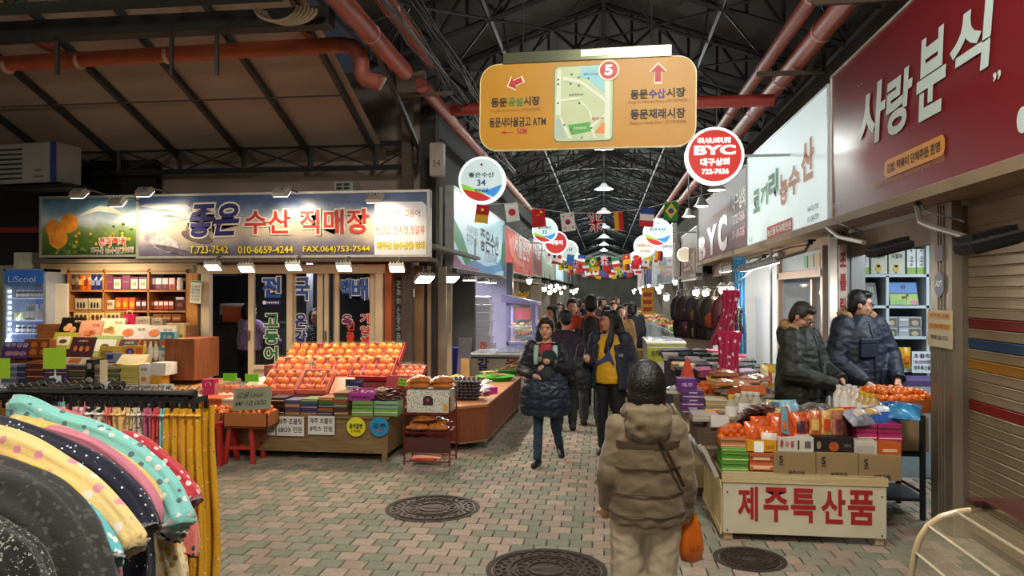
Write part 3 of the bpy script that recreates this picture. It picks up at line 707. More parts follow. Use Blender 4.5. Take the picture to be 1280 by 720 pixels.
for k in range(4):
    l=(fx0+.27+k*.07,9.42,zs[1]); s=('green bottle','green bottle','white bottle','white bottle')[k]+' on the middle fridge shelf, '+('left','right')[k%2]+' of its pair'
    jar(M('6f8c5a' if k<2 else 'cdd6dc',.2),M('c9c242' if k<2 else 'e6e6ea',.4),.032,.22,s,l,'bottles on the middle fridge shelf',True)
for k in range(3): 
    tag(MB().lathe([(0,0),(.03,0),(.03,.1),(0,.1)],n=12).build('can',M('c8cf8e',.4),None,loc=(fx0+.1+k*.06,9.42,zs[1])),'short pale green can at the left of the middle fridge shelf','can','cans in the fridge')
# white side panel and wooden shelving
x0,x1=WY(58,400,9.45).x,WY(85,400,9.5).x
tag(MB().box((0,0,.98),(x1-x0,.04,1.96)).build('partition_board',M('cfc2ae',.5,0,.04,2),None,loc=((x0+x1)/2,9.5,0)),'tall off-white panel between the fridge and the wooden shelving','panel')
tag(MB().box((0,.3,.12),(.28,.3,.24),ch=.01).build('white_carton',M('b5b6a0',.6),None,loc=WY(18,336,9.5)),'pale carton on the top of the drinks fridge','box')
YH=9.55; sx=[WY(p,400,YH).x for p in (85,129,185,233)]; sz=[WY(100,y,YH).z for y in (338,362.5,388,430)]
wood=Mwood('8a5426','b8793c',0); woodv=Mwood('8a5426','b8793c',2)
t=thing('shelving_unit','wooden wall shelving full of packets and boxes behind left stall','shelf',(sx[0],YH,0))
W_=sx[3]-sx[0]
MB().box((W_/2,.34,1.2),(W_,.02,1.7)).build('back_panel',M('6b3f20',.6),t)
for i,z in enumerate(sz): MB().box((W_/2,.17,z-.012),(W_+.02,.34,.024)).build('shelf_board',wood,t)
for x in sx: MB().box((x-sx[0],.17,1.15),(.022,.34,2.02)).build('upright',woodv,t)
MB().box((W_+.09,.0,1.05),(.15,.03,2.1)).build('end_panel',Mwood('a96a2c','c98c46',2),t)
lamp('AREA',(-6.6,9.0,2.2),16,WARM,.6,(-6.6,9.6,1.0),sy=.1)
# goods on the shelves
def packet(label,px,z,Y,w,h,m,group,rz=0,deco=None):
    t=thing('snack_packet',label,'packet',(WY(px,400,Y).x,Y,z),rz,group)
    def f(u,v): 
        b=math.sin(PI*u)*math.sin(PI*min(1,max(0,v)))*.035
        return ((u-.5)*w*(1-.06*math.sin(PI*v)),-b,h*v)
    mb=MB().grid(f,6,6); mb.grid(lambda u,v:(lambda q:(q[0],-q[1]*.7,q[2]))(f(1-u,v)),6,6); mb.build('bag',m,t,smooth=True)
    if deco: MB().poly([(-w*.3,h*.3),(w*.3,h*.3),(w*.3,h*.62),(-w*.3,h*.62)],-.04).build('printed_label',M(deco,.5),t)
    return t
packet('brown oval packet at the left end of the top shelf',94,sz[1],9.6,.11,.25,M('4a3426',.4,0,.3,20),'packets on the top shelf',deco='8b6a48')
for k in range(3): packet('orange snack packet on the top shelf, %s of three'%('left','middle','right')[k],103+k*7,sz[1],9.62,.1,.24,M('d0641e',.25,0,.35,25),'orange packets on the top shelf',deco='e8b04a' if k!=1 else '8a3a1a')
for k in range(2): packet('dark blue snack packet on the top shelf, %s of two'%('left','right')[k],118+k*7,sz[1],9.6,.1,.22,M('28305f',.25,0,.4,25),'blue packets on the top shelf',deco='8088b0')
for k in range(5):
    x=131+k*10.7; carton('purple gift box on the upper middle shelf, '+('far left','second','middle','fourth','far right')[k],x,346 if k in(1,3,4) else 344,x+10,362,9.62,.12,M('6a2f4a',.5,0,.1),deco=[('rect','d6cfae',.08,.08,.92,.8),('ell','7a8050',.35,.45,.12,.2),('ell','7a8050',.65,.45,.12,.2)] if k in(1,3,4) else [('rect','8c4a68',.1,.5,.9,.6)],group='boxes on the upper middle shelf')
for k in range(4):
    x=186+k*8.3; carton('white and purple box on the upper right shelf, '+('left','second','third','right')[k]+' of four',x,347,x+7.8,362,9.62,.1,M('6a2c44' if k<3 else 'c8602a',.5),deco=[('rect','d9cfd4',.05,.45,.95,.95),('ell','8a3a5c',.5,.25,.2,.15)],group='boxes on the upper right shelf')
jar(M('ddd6cc',.4),M('e8e4dc',.4),.04,.17,'white jar with orange label at the right end of upper shelf',(WY(225,362,9.65).x,9.65,sz[1]),None)
for k in range(2):
    x=94+k*17; carton('beige box with bottle pictures on the lower left shelf, '+('left','right')[k],x,373,x+15,387,9.62,.15,M('b8a684',.6),deco=[('ell','2c2420',.25+.25*i,.4,.09,.28) for i in range(3)],group='boxes on the lower left shelf')
carton('plain beige box at the left of the lower middle shelf',131,375,143,387,9.62,.12,M('b5a27c',.6),deco=[('text','제주','5a4a30',.2,.4,.8,.75)])
for k in range(3): carton('orange fruit gift box on the lower middle shelf, '+('left','middle','right')[k],144.5+k*8.4,372,152+k*8.4,387,9.62,.12,M('b8501c',.5),deco=[('ell','f0a020',.5,.42,.3,.25)],group='orange boxes on the lower middle shelf')
for k in range(2): carton('dark red and white box on the lower middle shelf, '+('left','right')[k],170+k*7,375,176+k*7,387,9.62,.1,M('5a2030',.5),deco=[('rect','cfc0c0',.1,.4,.9,.8)],group='red boxes on the lower middle shelf')
for k in range(5): carton('small striped box on the lower right shelf, '+('first','second','third','fourth','fifth')[k]+' from the left',186+k*6.3,376,191.6+k*6.3,387,9.62,.1,M('a03c28',.5),deco=[('rect','d8d0cc',.05,.5,.95,.9)],group='small boxes on the lower right shelf')
carton('tall dark wine box at the right end of the lower shelf',219,371,231,388,9.62,.1,M('4a1a20',.5),deco=[('rect','cfc5c0',.1,.8,.9,.97),('ell','8a4a30',.5,.4,.3,.15)])
t=thing('price_list','white and green price list hung on the shelving end panel','notice',WY(236,379,9.5),R(0)); t.rotation_euler=(0,R(4),0)
MB().box((.09,0,.16),(.16,.004,.31)).build('sheet',M('d6dac4',.6),t); MB().box((.09,-.003,.3),(.15,.002,.02)).build('heading',M('3d8a58',.6),t)
for k in range(5): text(('초콜릿','감귤','한과','오미자','한라봉')[k],.03,.22-k*.045,.15,.25-k*.045,M('4a5a4a',.6),t,y=-.004)
# ================================================================ LEFT STALL: gift table
xL=WY(-60,480,8.35).x; xR=WY(243,480,8.35).x
zt1=WY(150,485,8.35).z
slab('gift_table','long draped table of gift boxes behind the clothes rails','table',xL,xR,8.35,9.5,0,zt1,Mwood('9a6a3a','b98a52'),leg='panel')
def papersign(label,px0,py0,px1,py1,Y,lines,c='d9d8d0',tc='2b2b30',name='paper_notice',rz=0,tilt=0):
    a=WY(px0,py1,Y); b=WY(px1,py0,Y); w=b.x-a.x; h=b.z-a.z
    t=thing(name,label,'notice',(a.x,Y,a.z),rz); t.rotation_euler[0]=-tilt
    MB().box((w/2,.002,h/2),(w,.004,h)).build('sheet',M(c,.6,0,.04),t); n=len(lines)
    for i,s in enumerate(lines):
        z1=h-h*(.1+.84*i/n); z0=z1-h*.84/n*.72
        text(s,w*.07,z0,w*.93,z1,M(tc,.6),t,y=-.004,bold=.012,name='handwriting')
    return t
for k,(a,b) in enumerate(((155,176),(178,197),(199,217))): papersign('white paper reading Jeju chocolate on gift table front, %s of three'%('left','middle','right')[k],a,481-k*.5,b,497,8.33,['제주 초콜릿','만원'])
stepw=Mwood('7a4a24','9a6434')
x0,x1=WY(28,430,9.0).x,WY(222,430,9.0).x; zB=WY(120,447,8.85).z
tag(MB().box((0,.1,0),(x1-x0,.22,zB-zt1)).build('display_step',stepw,None,loc=((x0+x1)/2,8.8,(zt1+zB)/2)),'wooden step raising the tilted gift boxes on the table','stand')
for k,(ya,yb_,py,Yq) in enumerate(((9.25,9.5,405,9.34),(9.03,9.245,424,9.1))):
    zz_=WY(120,py,Yq).z-.004; tag(MB().box((0,(yb_-ya)/2,(zz_-zt1)/2),(x1-x0,yb_-ya-.004,zz_-zt1)).build('display_step',stepw,None,loc=((x0+x1)/2,ya,zt1)),'wooden step under the %s of the tilted boxes'%('back row','upper row')[k],'stand')
a=WY(206,475,8.7); b=WY(243,424,8.7)
tag(MB().box(((b.x-a.x)/2,.3,(b.z-a.z)/2),(b.x-a.x,.6,b.z-a.z)).build('wooden_case',Mwood('6f3a1c','8c4e26',2),None,loc=a),'orange brown wooden side box at the right end of gift table','stand')
C=carton
C('black gift box with peach sweets picture, tilted at the left of the display',72,397,100,420,9.12,.05,M('171518',.35),.35,deco=[('ell','d89a6a',.35,.4,.17,.16),('ell','cf8a58',.6,.35,.17,.15),('ell','e0a878',.42,.55,.13,.12),('text','제주','b9a884',.6,.7,.9,.85)])
C('peach pink gift box tilted beside the black one',96,401,124,424,9.1,.05,M('c98a70',.45),.35,deco=[('ell','c26a3a',.45,.33,.2,.14),('ell','b85a2c',.62,.38,.14,.12),('text','감귤','8a4a30',.55,.7,.88,.84)])
C('cream gift box with walnut picture, tilted in the upper row',121,398,152,421,9.14,.05,M('d8c8a0',.45),.35,deco=[('ell','a5743c',.35,.35,.14,.12),('ell','b07c40',.55,.3,.13,.12),('ell','9a6a34',.5,.45,.12,.1),('text','한과','7a5a2a',.6,.7,.9,.84)])
for k in range(3): C('cream window box standing behind the tilted row, %s'%('left','middle','right')[k],92+k*20,391,110+k*20,402,9.35,.1,M('c0a468',.5),deco=[('ell','4a3018',.25,.5,.12,.3),('ell','4a3018',.55,.5,.12,.3),('ell','4a3018',.82,.5,.1,.3)],group='window boxes behind the tilted row')
t=thing('gift_bag','small crimson paper gift bag among the boxes on the left display','bag',WY(162,406,9.3)); MB().box((0,.03,.07),(.17,.08,.15)).build('bag',M('b01848',.4),t); MB().tube([(-.04,0,.145),(-.03,0,.19),(.03,0,.19),(.04,0,.145)],.004,5).build('handle',WHITE,t)
C('white gift box with orange slice, left of two tilted',147,406,182,424,9.05,.05,M('d6cdc4',.45),.45,deco=[('ell','d86a2a',.3,.45,.2,.25),('text','제주','6a5a50',.6,.55,.9,.75)])
C('white gift box with orange slice, right of two tilted',179,407,216,424,9.04,.05,M('cfc6bc',.45),.45,deco=[('ell','d2702c',.32,.45,.19,.25),('text','한라','6a5a50',.6,.55,.9,.75)])
C('pale beige box standing behind the white gift boxes',168,396,187,407,9.3,.1,M('b3a68e',.5),deco=[('text','오메기','5a4a3a',.2,.35,.8,.7)])
C('second beige box behind the white gift boxes, nearer the shelving end',189,398,203,408,9.32,.1,M('a99c88',.5),deco=[('text','제주','5a4a3a',.2,.35,.8,.7)])
for k in range(3): C('brown striped box in the back row, %s of three'%('left','middle','right')[k],191+k*12,393,202+k*12,402,9.42,.1,M('7d4322',.5),deco=[('rect','b58a50',.1,.3,.9,.6)],group='brown boxes in the back row')
for k in range(3): C('upright cream box at the right of the display, %s'%('left','middle','right')[k],208+k*7.5,404,215+k*7.5,424,9.2,.12,M('c9b577',.5),deco=[('rect','8a6a34',.2,.1,.8,.3)],group='upright cream boxes')
C('yellow green gift box tilted at the left of the lower row',62,416,90,436,8.95,.05,M('a8a438',.45),.45,deco=[('rect','d9cfae',.2,.2,.8,.75),('ell','4a3a20',.5,.45,.18,.12)])
C('dark chocolate brown box with three little pictures in the lower row',84,422,114,446,8.88,.05,M('3c2028',.4),.4,deco=[('ell','a05a30',.25,.4,.08,.14),('ell','b06a38',.5,.4,.08,.14),('ell','a85c30',.75,.4,.08,.14),('text','초콜릿','b59a80',.3,.75,.7,.84)])
C('shiny pale green gift box with white label in the lower row',110,420,145,446,8.9,.05,M('a3b574',.25,coat=.6),.4,deco=[('rect','dcdccc',.12,.25,.88,.8),('ell','5a4a20',.5,.5,.15,.1)])
C('black box with orange border lying under the white gift boxes',146,424,173,434,8.92,.06,M('b8502c',.4),.6,deco=[('rect','201c1e',.07,.12,.93,.88),('text','오메기떡','c8b48a',.3,.35,.7,.65)])
C('blue and orange picture box standing by the white bottles',199,415,217,438,8.75,.06,M('4a93a8',.4),.1,deco=[('rect','c9602a',.06,.3,.94,.55),('ell','e8a048',.3,.22,.15,.08),('ell','5a9a4a',.7,.2,.15,.08),('text','감귤','e8e4da',.2,.65,.8,.82)])
C('white printed box beneath the blue and orange picture box',199,438.5,219,451,8.75,.12,M('cbc4ba',.5),deco=[('text','한라봉','6a5a50',.15,.4,.7,.65)])
C('narrow tan box standing at the wooden side box',219.5,423,226,451,8.75,.1,M('b38a56',.5),deco=[('rect','6a3a1c',.2,.6,.8,.8)])
C('purple printed box lying at the far left of the gift table',0,428,34,448,8.7,.2,M('5a3a78',.45),.3,deco=[('text','제주감귤','d8cce0',.06,.68,.94,.92),('ell','b08a9a',.3,.3,.16,.14),('ell','b08a9a',.55,.3,.14,.14),('ell','b08a9a',.8,.3,.14,.14)])
for k in range(2):C('orange brown snack box with window, %s of two'%('left','right')[k],35+k*13,424,47+k*13,447,8.7,.12,M('8a4a20',.45),.15,deco=[('ell','c87a3a',.5,.3,.35,.16),('ell','c87a3a',.5,.7,.35,.16)],group='orange brown snack boxes')
C('gold packet box in front of the pale green gift box',122,433,152,448,8.7,.07,M('b8963a',.4),.3,deco=[('rect','7a6a2a',.1,.2,.6,.6)])
C('small blue and white box before the gold one',131,441,151,453,8.62,.08,M('8a94ac',.4),.1,deco=[('rect','2c3a68',.1,.3,.5,.8)])
C('yellow box with purple flower print in the front row',153,432,178,448,8.66,.06,M('c99a2a',.4),.15,deco=[('ell','5a3c8a',.35,.5,.22,.3),('ell','d8ccd8',.35,.5,.09,.12),('rect','c8602a',.65,.2,.95,.8)])
for k in range(3): jar(M('d8d2c2',.3),M('c9a45a',.4),.032,.24,'white drink bottle on the gift table, %s of three'%('left','middle','right')[k],(WY(181+k*7,450,8.8).x,8.8,WY(181,450,8.8).z),'white bottles on the gift table',True)
for k in range(7): pass
pile(2,20,481,456,8.4,7,['8a90a8','767e98'],.2,'grey blue wrapped box','the far left stack')
pile(21,31.5,481,456,8.42,7,['3f4f78','34436a'],.2,'blue wrapped box','the stack second from left')
pile(32.5,55,481,452,8.4,7,['7a3f28','6a3420'],.22,'brown chocolate box','the brown stack')
pile(56,84.5,483,456,8.4,7,['5a3868','6a4478'],.22,'purple chocolate box','the purple stack')
pile(86,107,483,457,8.4,6,['55602c','6a4a24','48404c'],.22,'green or brown chocolate box','the mixed stack')
pile(108,117,483,449,8.4,2,['1a1a1c','242226'],.18,'black box','the slim black stack',deco=[('rect','a8a49a',.2,.3,.8,.7)])
pile(118,133,483,456,8.4,5,['8c7a70','7a6a60'],.2,'grey pink box','the grey pink stack')
pile(134,149.5,481,459,8.42,7,['7a7a48','6c6e40'],.2,'olive box','the olive stack')
pile(150.5,173,487,456,8.37,7,['c9b85a','d6c668'],.24,'yellow rice cake box','the yellow stack')
C('white upright box with tangerine picture at the right of the stacks',174,455,186,482,8.38,.16,M('d4cec8',.5),deco=[('ell','d8862a',.5,.3,.3,.12),('text','감귤','6a5a50',.2,.7,.8,.82)])
C('yellow box supporting a white lid box near the table end',187,470,201,482,8.4,.18,M('c9932a',.5))
C('large white lidded box on top of the yellow box',187,454,207,469.5,8.4,.25,M('cfcac4',.5))
C('folded pale packet lying flat on the stacks',144,444,178,455,8.5,.1,M('c9b888',.5),.9)
C('long flat white carton lying across the stacks at left',60,447,108,455,8.5,.15,M('b8ac9c',.5),.7,deco=[('rect','5a3868',.1,.2,.4,.8),('rect','b0602c',.5,.2,.8,.8)])
# ================================================================ LEFT STALL: fruit table
XR=-2.30; xA=WY(262,520,7.8).x; zT=WY(440,520.5,7.8).z
t=slab('fruit_table','long low wooden table with boxes and trays of fruit','table',xA,XR,7.8,9.0,.09,zT,Mwood('6e5638','8b7048'),leg='panel')
def fruitm(c='e07d1c',c2=None): return M(c,.38,0,.16,14,.25,0,1,.15,60)
TAN=fruitm('dd6c0c'); TAN2=fruitm('ee9420'); TAN3=fruitm('df741a'); LEAF=M('3f6a24',.5,0,.3,20)
def fruit_proto(label,r,m,leaf=False,group=None,loc=(0,0,0),flat=.82):
    t=thing('leafy_orange' if leaf else 'tangerine',label,'orange' if leaf else 'tangerine',loc,0,group)
    MB().lathe([(0,-.0*r),(r*.55,.06*r),(r*.93,.45*r),(r,.85*r),(r*.86,1.3*r),(r*.5,1.6*r),(r*.12,1.66*r),(0,1.6*r)],n=12).build('fruit',m,t,smooth=True)
    MB().lathe([(0,1.6*r),(r*.12,1.64*r),(r*.08,1.72*r),(0,1.72*r)],n=6).build('stem',M('5a6a2a',.7),t)
    if leaf: MB().add([(0,0,1.7*r),(r*.6,-r*.3,1.85*r),(r*1.3,0,1.75*r),(r*.6,r*.3,1.85*r)],[(0,1,2,3)]).build('leaf',LEAF,t)
    return t
def mv(proto,used,loc,label,group,rot=None,scale=None):
    """first use moves the prototype, later uses copy it"""
    if not used: 
        proto.location=loc; proto['label']=label; proto['group']=group
        if rot: proto.rotation_euler=rot
        if scale: proto.scale=(scale,)*3
        used.append(1); return proto
    return dup(proto,loc,label=label,group=group,rot=rot,scale=scale)
fp=fruit_proto('x',.043,TAN); fl=fruit_proto('x',.05,fruitm('e07c08'),True); U1=[];U2=[]
TRAYC=M('a82630',.55,0,.06); TRAYP=M('b85a50',.55,0,.06)
def tray(px0,px1,pyf,Yf,L,tilt,label,nx,ny,leafy,gname,m=TRAYC,film=True,proto=None,used=None):
    a=WY(px0,pyf,Yf); b=WY(px1,pyf,Yf); w=b.x-a.x
    t=thing('fruit_tray',label,'tray',((a.x+b.x)/2,Yf,a.z),0,'red trays on the fruit display',rx=tilt)
    H=.075; mb=MB().mat(m).box((0,L/2,.008),(w-.01,L,.014)).box((0,.004,H/2),(w-.01,.008,H)).box((0,L-.004,H/2),(w-.01,.008,H)).box((-w/2+.008,L/2,H/2),(.008,L,H)).box((w/2-.008,L/2,H/2),(.008,L,H))
    mb.build('tray',None,t)
    mb=MB()
    for i in range(1,nx): mb.box((-w/2+w*i/nx,L/2,.03),(.005,L*.95,.035))
    for j in range(1,ny): mb.box((0,L*j/ny,.03),(w*.95,.005,.035))
    mb.build('divider',M('d05a60',.4),t)
    if film: 
        rg=random.Random(int(px0)); g={}
        def f(u,v):
            return ((u-.5)*w*.97,v*L,.105+.018*math.sin(u*nx*2*PI)*math.sin(v*ny*2*PI)+rg.uniform(-.006,.006))
        MB().grid(f,nx*4,ny*4).build('film_cover',M('e8c8a8',.06,0,.3,30,1.0,0,.045,1,18),t,smooth=True)
    Mx=Matrix.Translation(t.location)@Matrix.Rotation(tilt,4,'X'); rg=random.Random(int(px1))
    for i in range(nx):
        for j in range(ny):
            p=Mx@Vector((-w/2+w*(i+.5)/nx,L*(j+.5)/ny,.016)); r=(tilt+rg.uniform(-.3,.3),rg.uniform(-.3,.3),rg.uniform(0,6))
            s=min(w/nx,L/ny)/(.11 if leafy else .098)
            mv(proto or (fl if leafy else fp),used if used is not None else (U2 if leafy else U1),p,('leafy orange in the %s' if leafy else 'tangerine in the %s')%gname,'fruit in the '+gname,r,s)
    return t
T3=R(35)
for k,(a,b) in enumerate(((357,403),(404,451),(452,500))): n=('left','middle','right')[k]; tray(a,b,457,8.97,.36,T3,'red fruit tray in the top row of the display, '+n,4,3,True,'top row tray, '+n)
for k,(a,b) in enumerate(((337,387),(388,436),(437,490))): n=('left','middle','right')[k]; tray(a,b,476,8.64,.36,T3,'red fruit tray in the middle row of the display, '+n,4,3,False,'middle row tray, '+n)
for k,(a,b) in enumerate(((326,369),(370,409))): n=('left','right')[k]; tray(a,b,493,8.3,.36,T3,'fruit tray in the bottom row of the display, '+n,4,3,False,'bottom row tray, '+n,TRAYP)
tray(487,527,477,8.75,.3,R(22),'low red tray of wrapped fruit right of the main display',5,3,False,'low right tray')
# stepped base of the display
for k,(a,b,y0,y1,z) in enumerate(((330,495,8.99,9.33,.93),(330,492,8.66,8.97,.78),(330,490,8.3,8.64,.66))):
    x0,x1=WY(a,480,y0).x,WY(b,480,y0).x; zz=WY(400,(457,476,493)[k],(8.97,8.64,8.3)[k]).z-.01
    tag(MB().box(((x0+x1)/2,(y0+y1)/2,(zz+zT)/2),(x1-x0,y1-y0,zz-zT)).build('display_step',M('7a3a30',.7),None),'red covered step under the %s row of fruit trays'%('top','middle','bottom')[k],'stand')
C('empty salmon pink carton lying open beside the bottom fruit trays',411,474,436,492,8.35,.3,M('e09a80',.5),.9)
C('red carton with a green price tag at the right of the fruit trays',483,470,512,486,8.15,.25,M('a8202c',.45),.2,rz=.15)
t=papersign('small green price tag on the red carton',497,472,508,481,8.1,['제주','5000'],'9cc832','3a4a20'); t.rotation_euler=(0,.2,.1)
papersign('small cream price card stuck on the top left fruit tray',385,451,394,460,8.78,['만원'],'d9d0a8')
pile(432,446,490,483,8.2,2,['8a94b8','c8ccd8'],.2,'blue white box','the little stack by the pink carton')
packet('dark blue soft bag lying at the foot of the fruit trays',443,WY(443,484,8.25).z,8.25,.22,.09,M('1d2a4a',.3),None)
# row of boxes along the front edge
pile(337,356,519,497,7.86,3,['171417','1f1a1c'],.25,'black chocolate box','the black stack on the fruit table')
pile(356.5,375,519,500,7.84,4,['8a5c2c','5a4268','9a6430','48507a'],.25,'orange or purple chocolate box','the first mixed stack on the fruit table')
pile(376,396.5,519,499,7.84,5,['8a4a24','34407a','5a3060','34507a','5a7a34'],.25,'blue or purple chocolate box','the second mixed stack on the fruit table')
pile(397.5,416,519,497,7.84,5,['1f3058','a05a24','24305a','3a6a2a','9a5a2c'],.25,'green or blue chocolate box','the third mixed stack on the fruit table')
pile(417,434,519,491,7.84,6,['9a6a38','4a2c3c','5a7038','9a5438','6a7a44','7a5438'],.25,'brown or green chocolate box','the tallest mixed stack on the fruit table')
pile(440,466,520,501.5,7.84,2,['76a052','6c984a'],.25,'light green tea box','the left green pair')
pile(468,497.5,520,501.5,7.84,2,['76a052','7fa886'],.25,'light green tea box','the right green pair')
a=WY(433,501,7.9)
t=thing('candy_tray','magenta open tray of wrapped sweets on the green boxes','tray',(WY(450,501,7.9).x,7.9,a.z),.05); w=WY(468,501,7.9).x-a.x; mg=M('b0309a',.4)
MB().box((0,.13,.005),(w,.26,.01)).box((0,.004,.045),(w,.008,.09)).box((0,.256,.055),(w,.008,.11)).box((-w/2,.13,.045),(.008,.26,.09)).box((w/2,.13,.045),(.008,.26,.09)).build('tray',mg,t)
text('제주초콜릿',-w*.3,.025,w*.35,.055,M('2a1028',.6),t,y=-.004,bold=.02)
rg=random.Random(9); mb=MB()
for i in range(60): mb.mat(M(('4a3a34','d8d2c8','8a7460')[i%3],.3)).ell((rg.uniform(-w*.44,w*.44),rg.uniform(.03,.23),rg.uniform(.06,.1)),(.014,.01,.008),6,4)
o=mb.build('wrapped_sweets',None,t); o['kind']='stuff'
for k in range(5):
    tag(MB().grid(lambda u,v:((u-.5)*.3,(v-.5)*.2,.012*math.sin(u*9+k)+.01*math.sin(v*7)),8,5).build('chocolate_packet',M('4a2c26',.2,0,.3,20,.4,coat=.7),None,smooth=True,loc=(WY(482+(k%2)*4,500,7.95).x,7.95+.03*k,WY(482,501,7.95).z+.02+k*.024),rot=(0,0,.2*k)),'flat brown glossy packet on the green boxes, %s in its heap'%ORD[k],'packet','brown packets on the green boxes')
# papers and round stickers on the table front
papersign('half hidden white paper at the left of the table front',334,521,344,544,7.79,['릿','만원'])
papersign('white handwritten paper offering six boxes for ten thousand won',345.5,521,380,544.5,7.79,['제주 초콜릿','6BOX 만원'])
papersign('white handwritten paper offering eight boxes for ten thousand won',385,520.5,418,543,7.79,['제주 초콜릿','8박스 만원'])
for lb,px,c,s1,s2,tc in (('round yellow sticker on the table front',445,'d8d020','올레꿀빵','1500','7a2a1a'),('round blue sticker on the table front',474,'1a86b8','공주','제주','c02838')):
    p=WY(px,533.5,7.78); t=thing('round_sticker',lb,'sticker',p); r=.105
    MB().poly([(r*math.cos(i*PI/16),r*math.sin(i*PI/16)) for i in range(32)],0,.004).build('disc',M(c,.5,0,.04),t)
    text(s1,-.075,-.02,.075,.035,M('20242c',.6),t,y=-.003,bold=.02); text(s2,-.05,-.06,.05,-.03,M(tc,.6),t,y=-.003,bold=.02)
# stools with tangerine boxes
def stool(loc,label,rz=0):
    t=thing('plastic_stool',label,'stool',loc,rz,'red plastic stools'); m=M('a82a22',.4,0,.08)
    MB().box((0,0,.437),(.28,.28,.03),ch=.008).box((0,0,.41),(.25,.25,.04)).build('seat',m,t)
    for sx in (-1,1):
        for sy in (-1,1): 
            MB().loft([[Vector((sx*(.155-.045*k)+a,sy*(.155-.045*k)+b,.43*k)) for a,b in ((-.022,-.022),(.022,-.022),(.022,.022),(-.022,.022))] for k in (0,1)],4).build('leg',m,t)
    mb=MB()
    for s in (-1,1): mb.box((0,s*.138,.17),(.24,.012,.035)).box((s*.138,0,.17),(.012,.24,.035))
    mb.build('brace',m,t); return t
def crate(label,px0,px1,py0,py1,Y,dep,gname,rows,m=M('a5602c',.7,0,.1,5),grp=None):
    a=WY(px0,py1,Y); b=WY(px1,py0,Y); w=b.x-a.x; h=b.z-a.z
    t=thing('cardboard_crate',label,'crate',((a.x+b.x)/2,Y,a.z)); 
    MB().box((0,dep/2,.01),(w,dep,.012)).build('base',m,t)
    for s,nm in ((0,'front'),(1,'back')): MB().box((0,s*(dep-.01)+.005,h/2),(w,.01,h)).build('side_panel',m,t)
    for s in (-1,1): MB().box((s*(w/2-.005),dep/2,h/2),(.01,dep,h)).build('side_panel',m,t)
    rg=random.Random(int(px0)); r=.032; nx=int(w/(2*r*1.02)); ny=int(dep/(2*r*1.02))
    for l,(zz,k) in enumerate(rows):
        for i in range(nx-k):
            for j in range(ny-k):
                if k==0 and 0<i<nx-1 and 0<j<ny-1 and len(rows)>1: continue
                x=-w/2+w/nx*(i+.5+.5*k)+rg.uniform(-.006,.006); y=dep/ny*(j+.5+.5*k)+rg.uniform(-.006,.006)
                mv(fp,U1,(t.location.x+x,Y+y,t.location.z+h-.035+zz+rg.uniform(-.006,.008)),'tangerine heaped in the '+gname,'tangerines in the '+gname,(rg.uniform(-.5,.5),rg.uniform(-.5,.5),rg.uniform(0,6)),.74*rg.uniform(.93,1.08))
    return t
sp=WZ(306,576,0); stool((sp.x,sp.y,0),'red plastic stool carrying the front tangerine crate',.1)
sp2=WZ(262,580,0); stool((sp2.x+.02,sp2.y+.1,0),'red plastic stool half hidden behind the yellow trousers',-.1)
crate('small cardboard crate of tangerines on the red stool by table',279,334,517,534.5,sp.y-.2,.3,'crate on the red stool',((0,0),(.035,1)))
crate('cardboard crate of tangerines left of the one on the red stool',246,277,516,534.5,sp.y-.12,.3,'crate by the yellow trousers',((0,0),(.03,1)))
a=WY(290,514,7.5); 
t=thing('price_card','large grey cardboard price card handwritten for tangerines','sign',a,.0,rx=-.35,ry=-.08)
w=WY(338,514,7.5).x-a.x; h=.24; MB().box((w/2,.003,h/2),(w,.006,h)).build('card',M('8b8d72',.7,0,.06,4),t)
text('감귤1box',.04,.13,w*.8,.2,M('22201c',.6),t,y=-.004,shear=.3,name='handwriting'); text('₩ 10,000.',.03,.04,w*.9,.1,M('22201c',.6),t,y=-.004,shear=.3,name='handwriting')
# things at the left end of the fruit table
pile(246,277,512,498,7.95,2,['c85a1c','b84e18'],.3,'flat orange box','the orange pair at the left end of the fruit table')
pile(277.5,292,513,499,7.9,2,['c9bfa8','b8ad96'],.3,'flat cream box','the cream pair beside the orange boxes')
t=thing('gift_bag','crimson paper gift bag with white handles at the left end of fruit table','bag',WY(260,495,8.3)); MB().box((0,.05,.1),(.16,.1,.19)).build('bag',M('c02a58',.4),t); MB().tube([(-.03,-.005,.12),(-.02,-.006,.16),(.03,-.006,.16),(.035,-.005,.12)],.004,5).build('handle',WHITE,t)
for k,(px,py,lb) in enumerate(((281,493,'left clear tub of tangerines with a green label card'),(309,494,'right clear tub of tangerines with a green label card'))):
    c=WY(px,py,8.25); t=thing('fruit_tub',lb,'tub',c); 
    MB().box((0,.1,.06),(.25,.2,.12)).build('tub',Mglass('f4f0ea',.16),t); MB().box((0,.12,.19),(.17,.01,.09)).build('label_card',M('6cc028',.4,0,.06),t)
    MB().box((0,.13,.135),(.24,.1,.012)).build('film',Mfilm('ffffff',.2),t)
    for i in range(3):
        for j in range(2): 
            for q in range(2): mv(fp,U1,(c.x-.08+i*.08,c.y+.06+j*.08,c.z+.004+q*.05),'tangerine inside the '+lb.split(' of')[0],'tangerines in the '+lb.split(' of')[0],(0,0,i+j),.7)
rg=random.Random(12)
tag(MB().grid(lambda u,v:((u-.5)*.34,(v-.5)*.2,.09*math.sin(PI*u)*math.sin(PI*v)+.012*math.sin(u*25+v*9)),14,8).build('plastic_bundle',Mfilm('e8dcd0',.8),None,smooth=True,loc=WY(326,480,8.6)),'crumpled bundle of white plastic bags left of the fruit trays','bag')
p=WY(300,497,8.2); tag(MB().box((0,.35,-.012),(2.2,.75,.02)).build('cover_sheet',M('d6cfc4',.4),None,loc=(p.x-.1,8.15,p.z)),'pale sheet spread under the tubs at the left end of table','sheet')
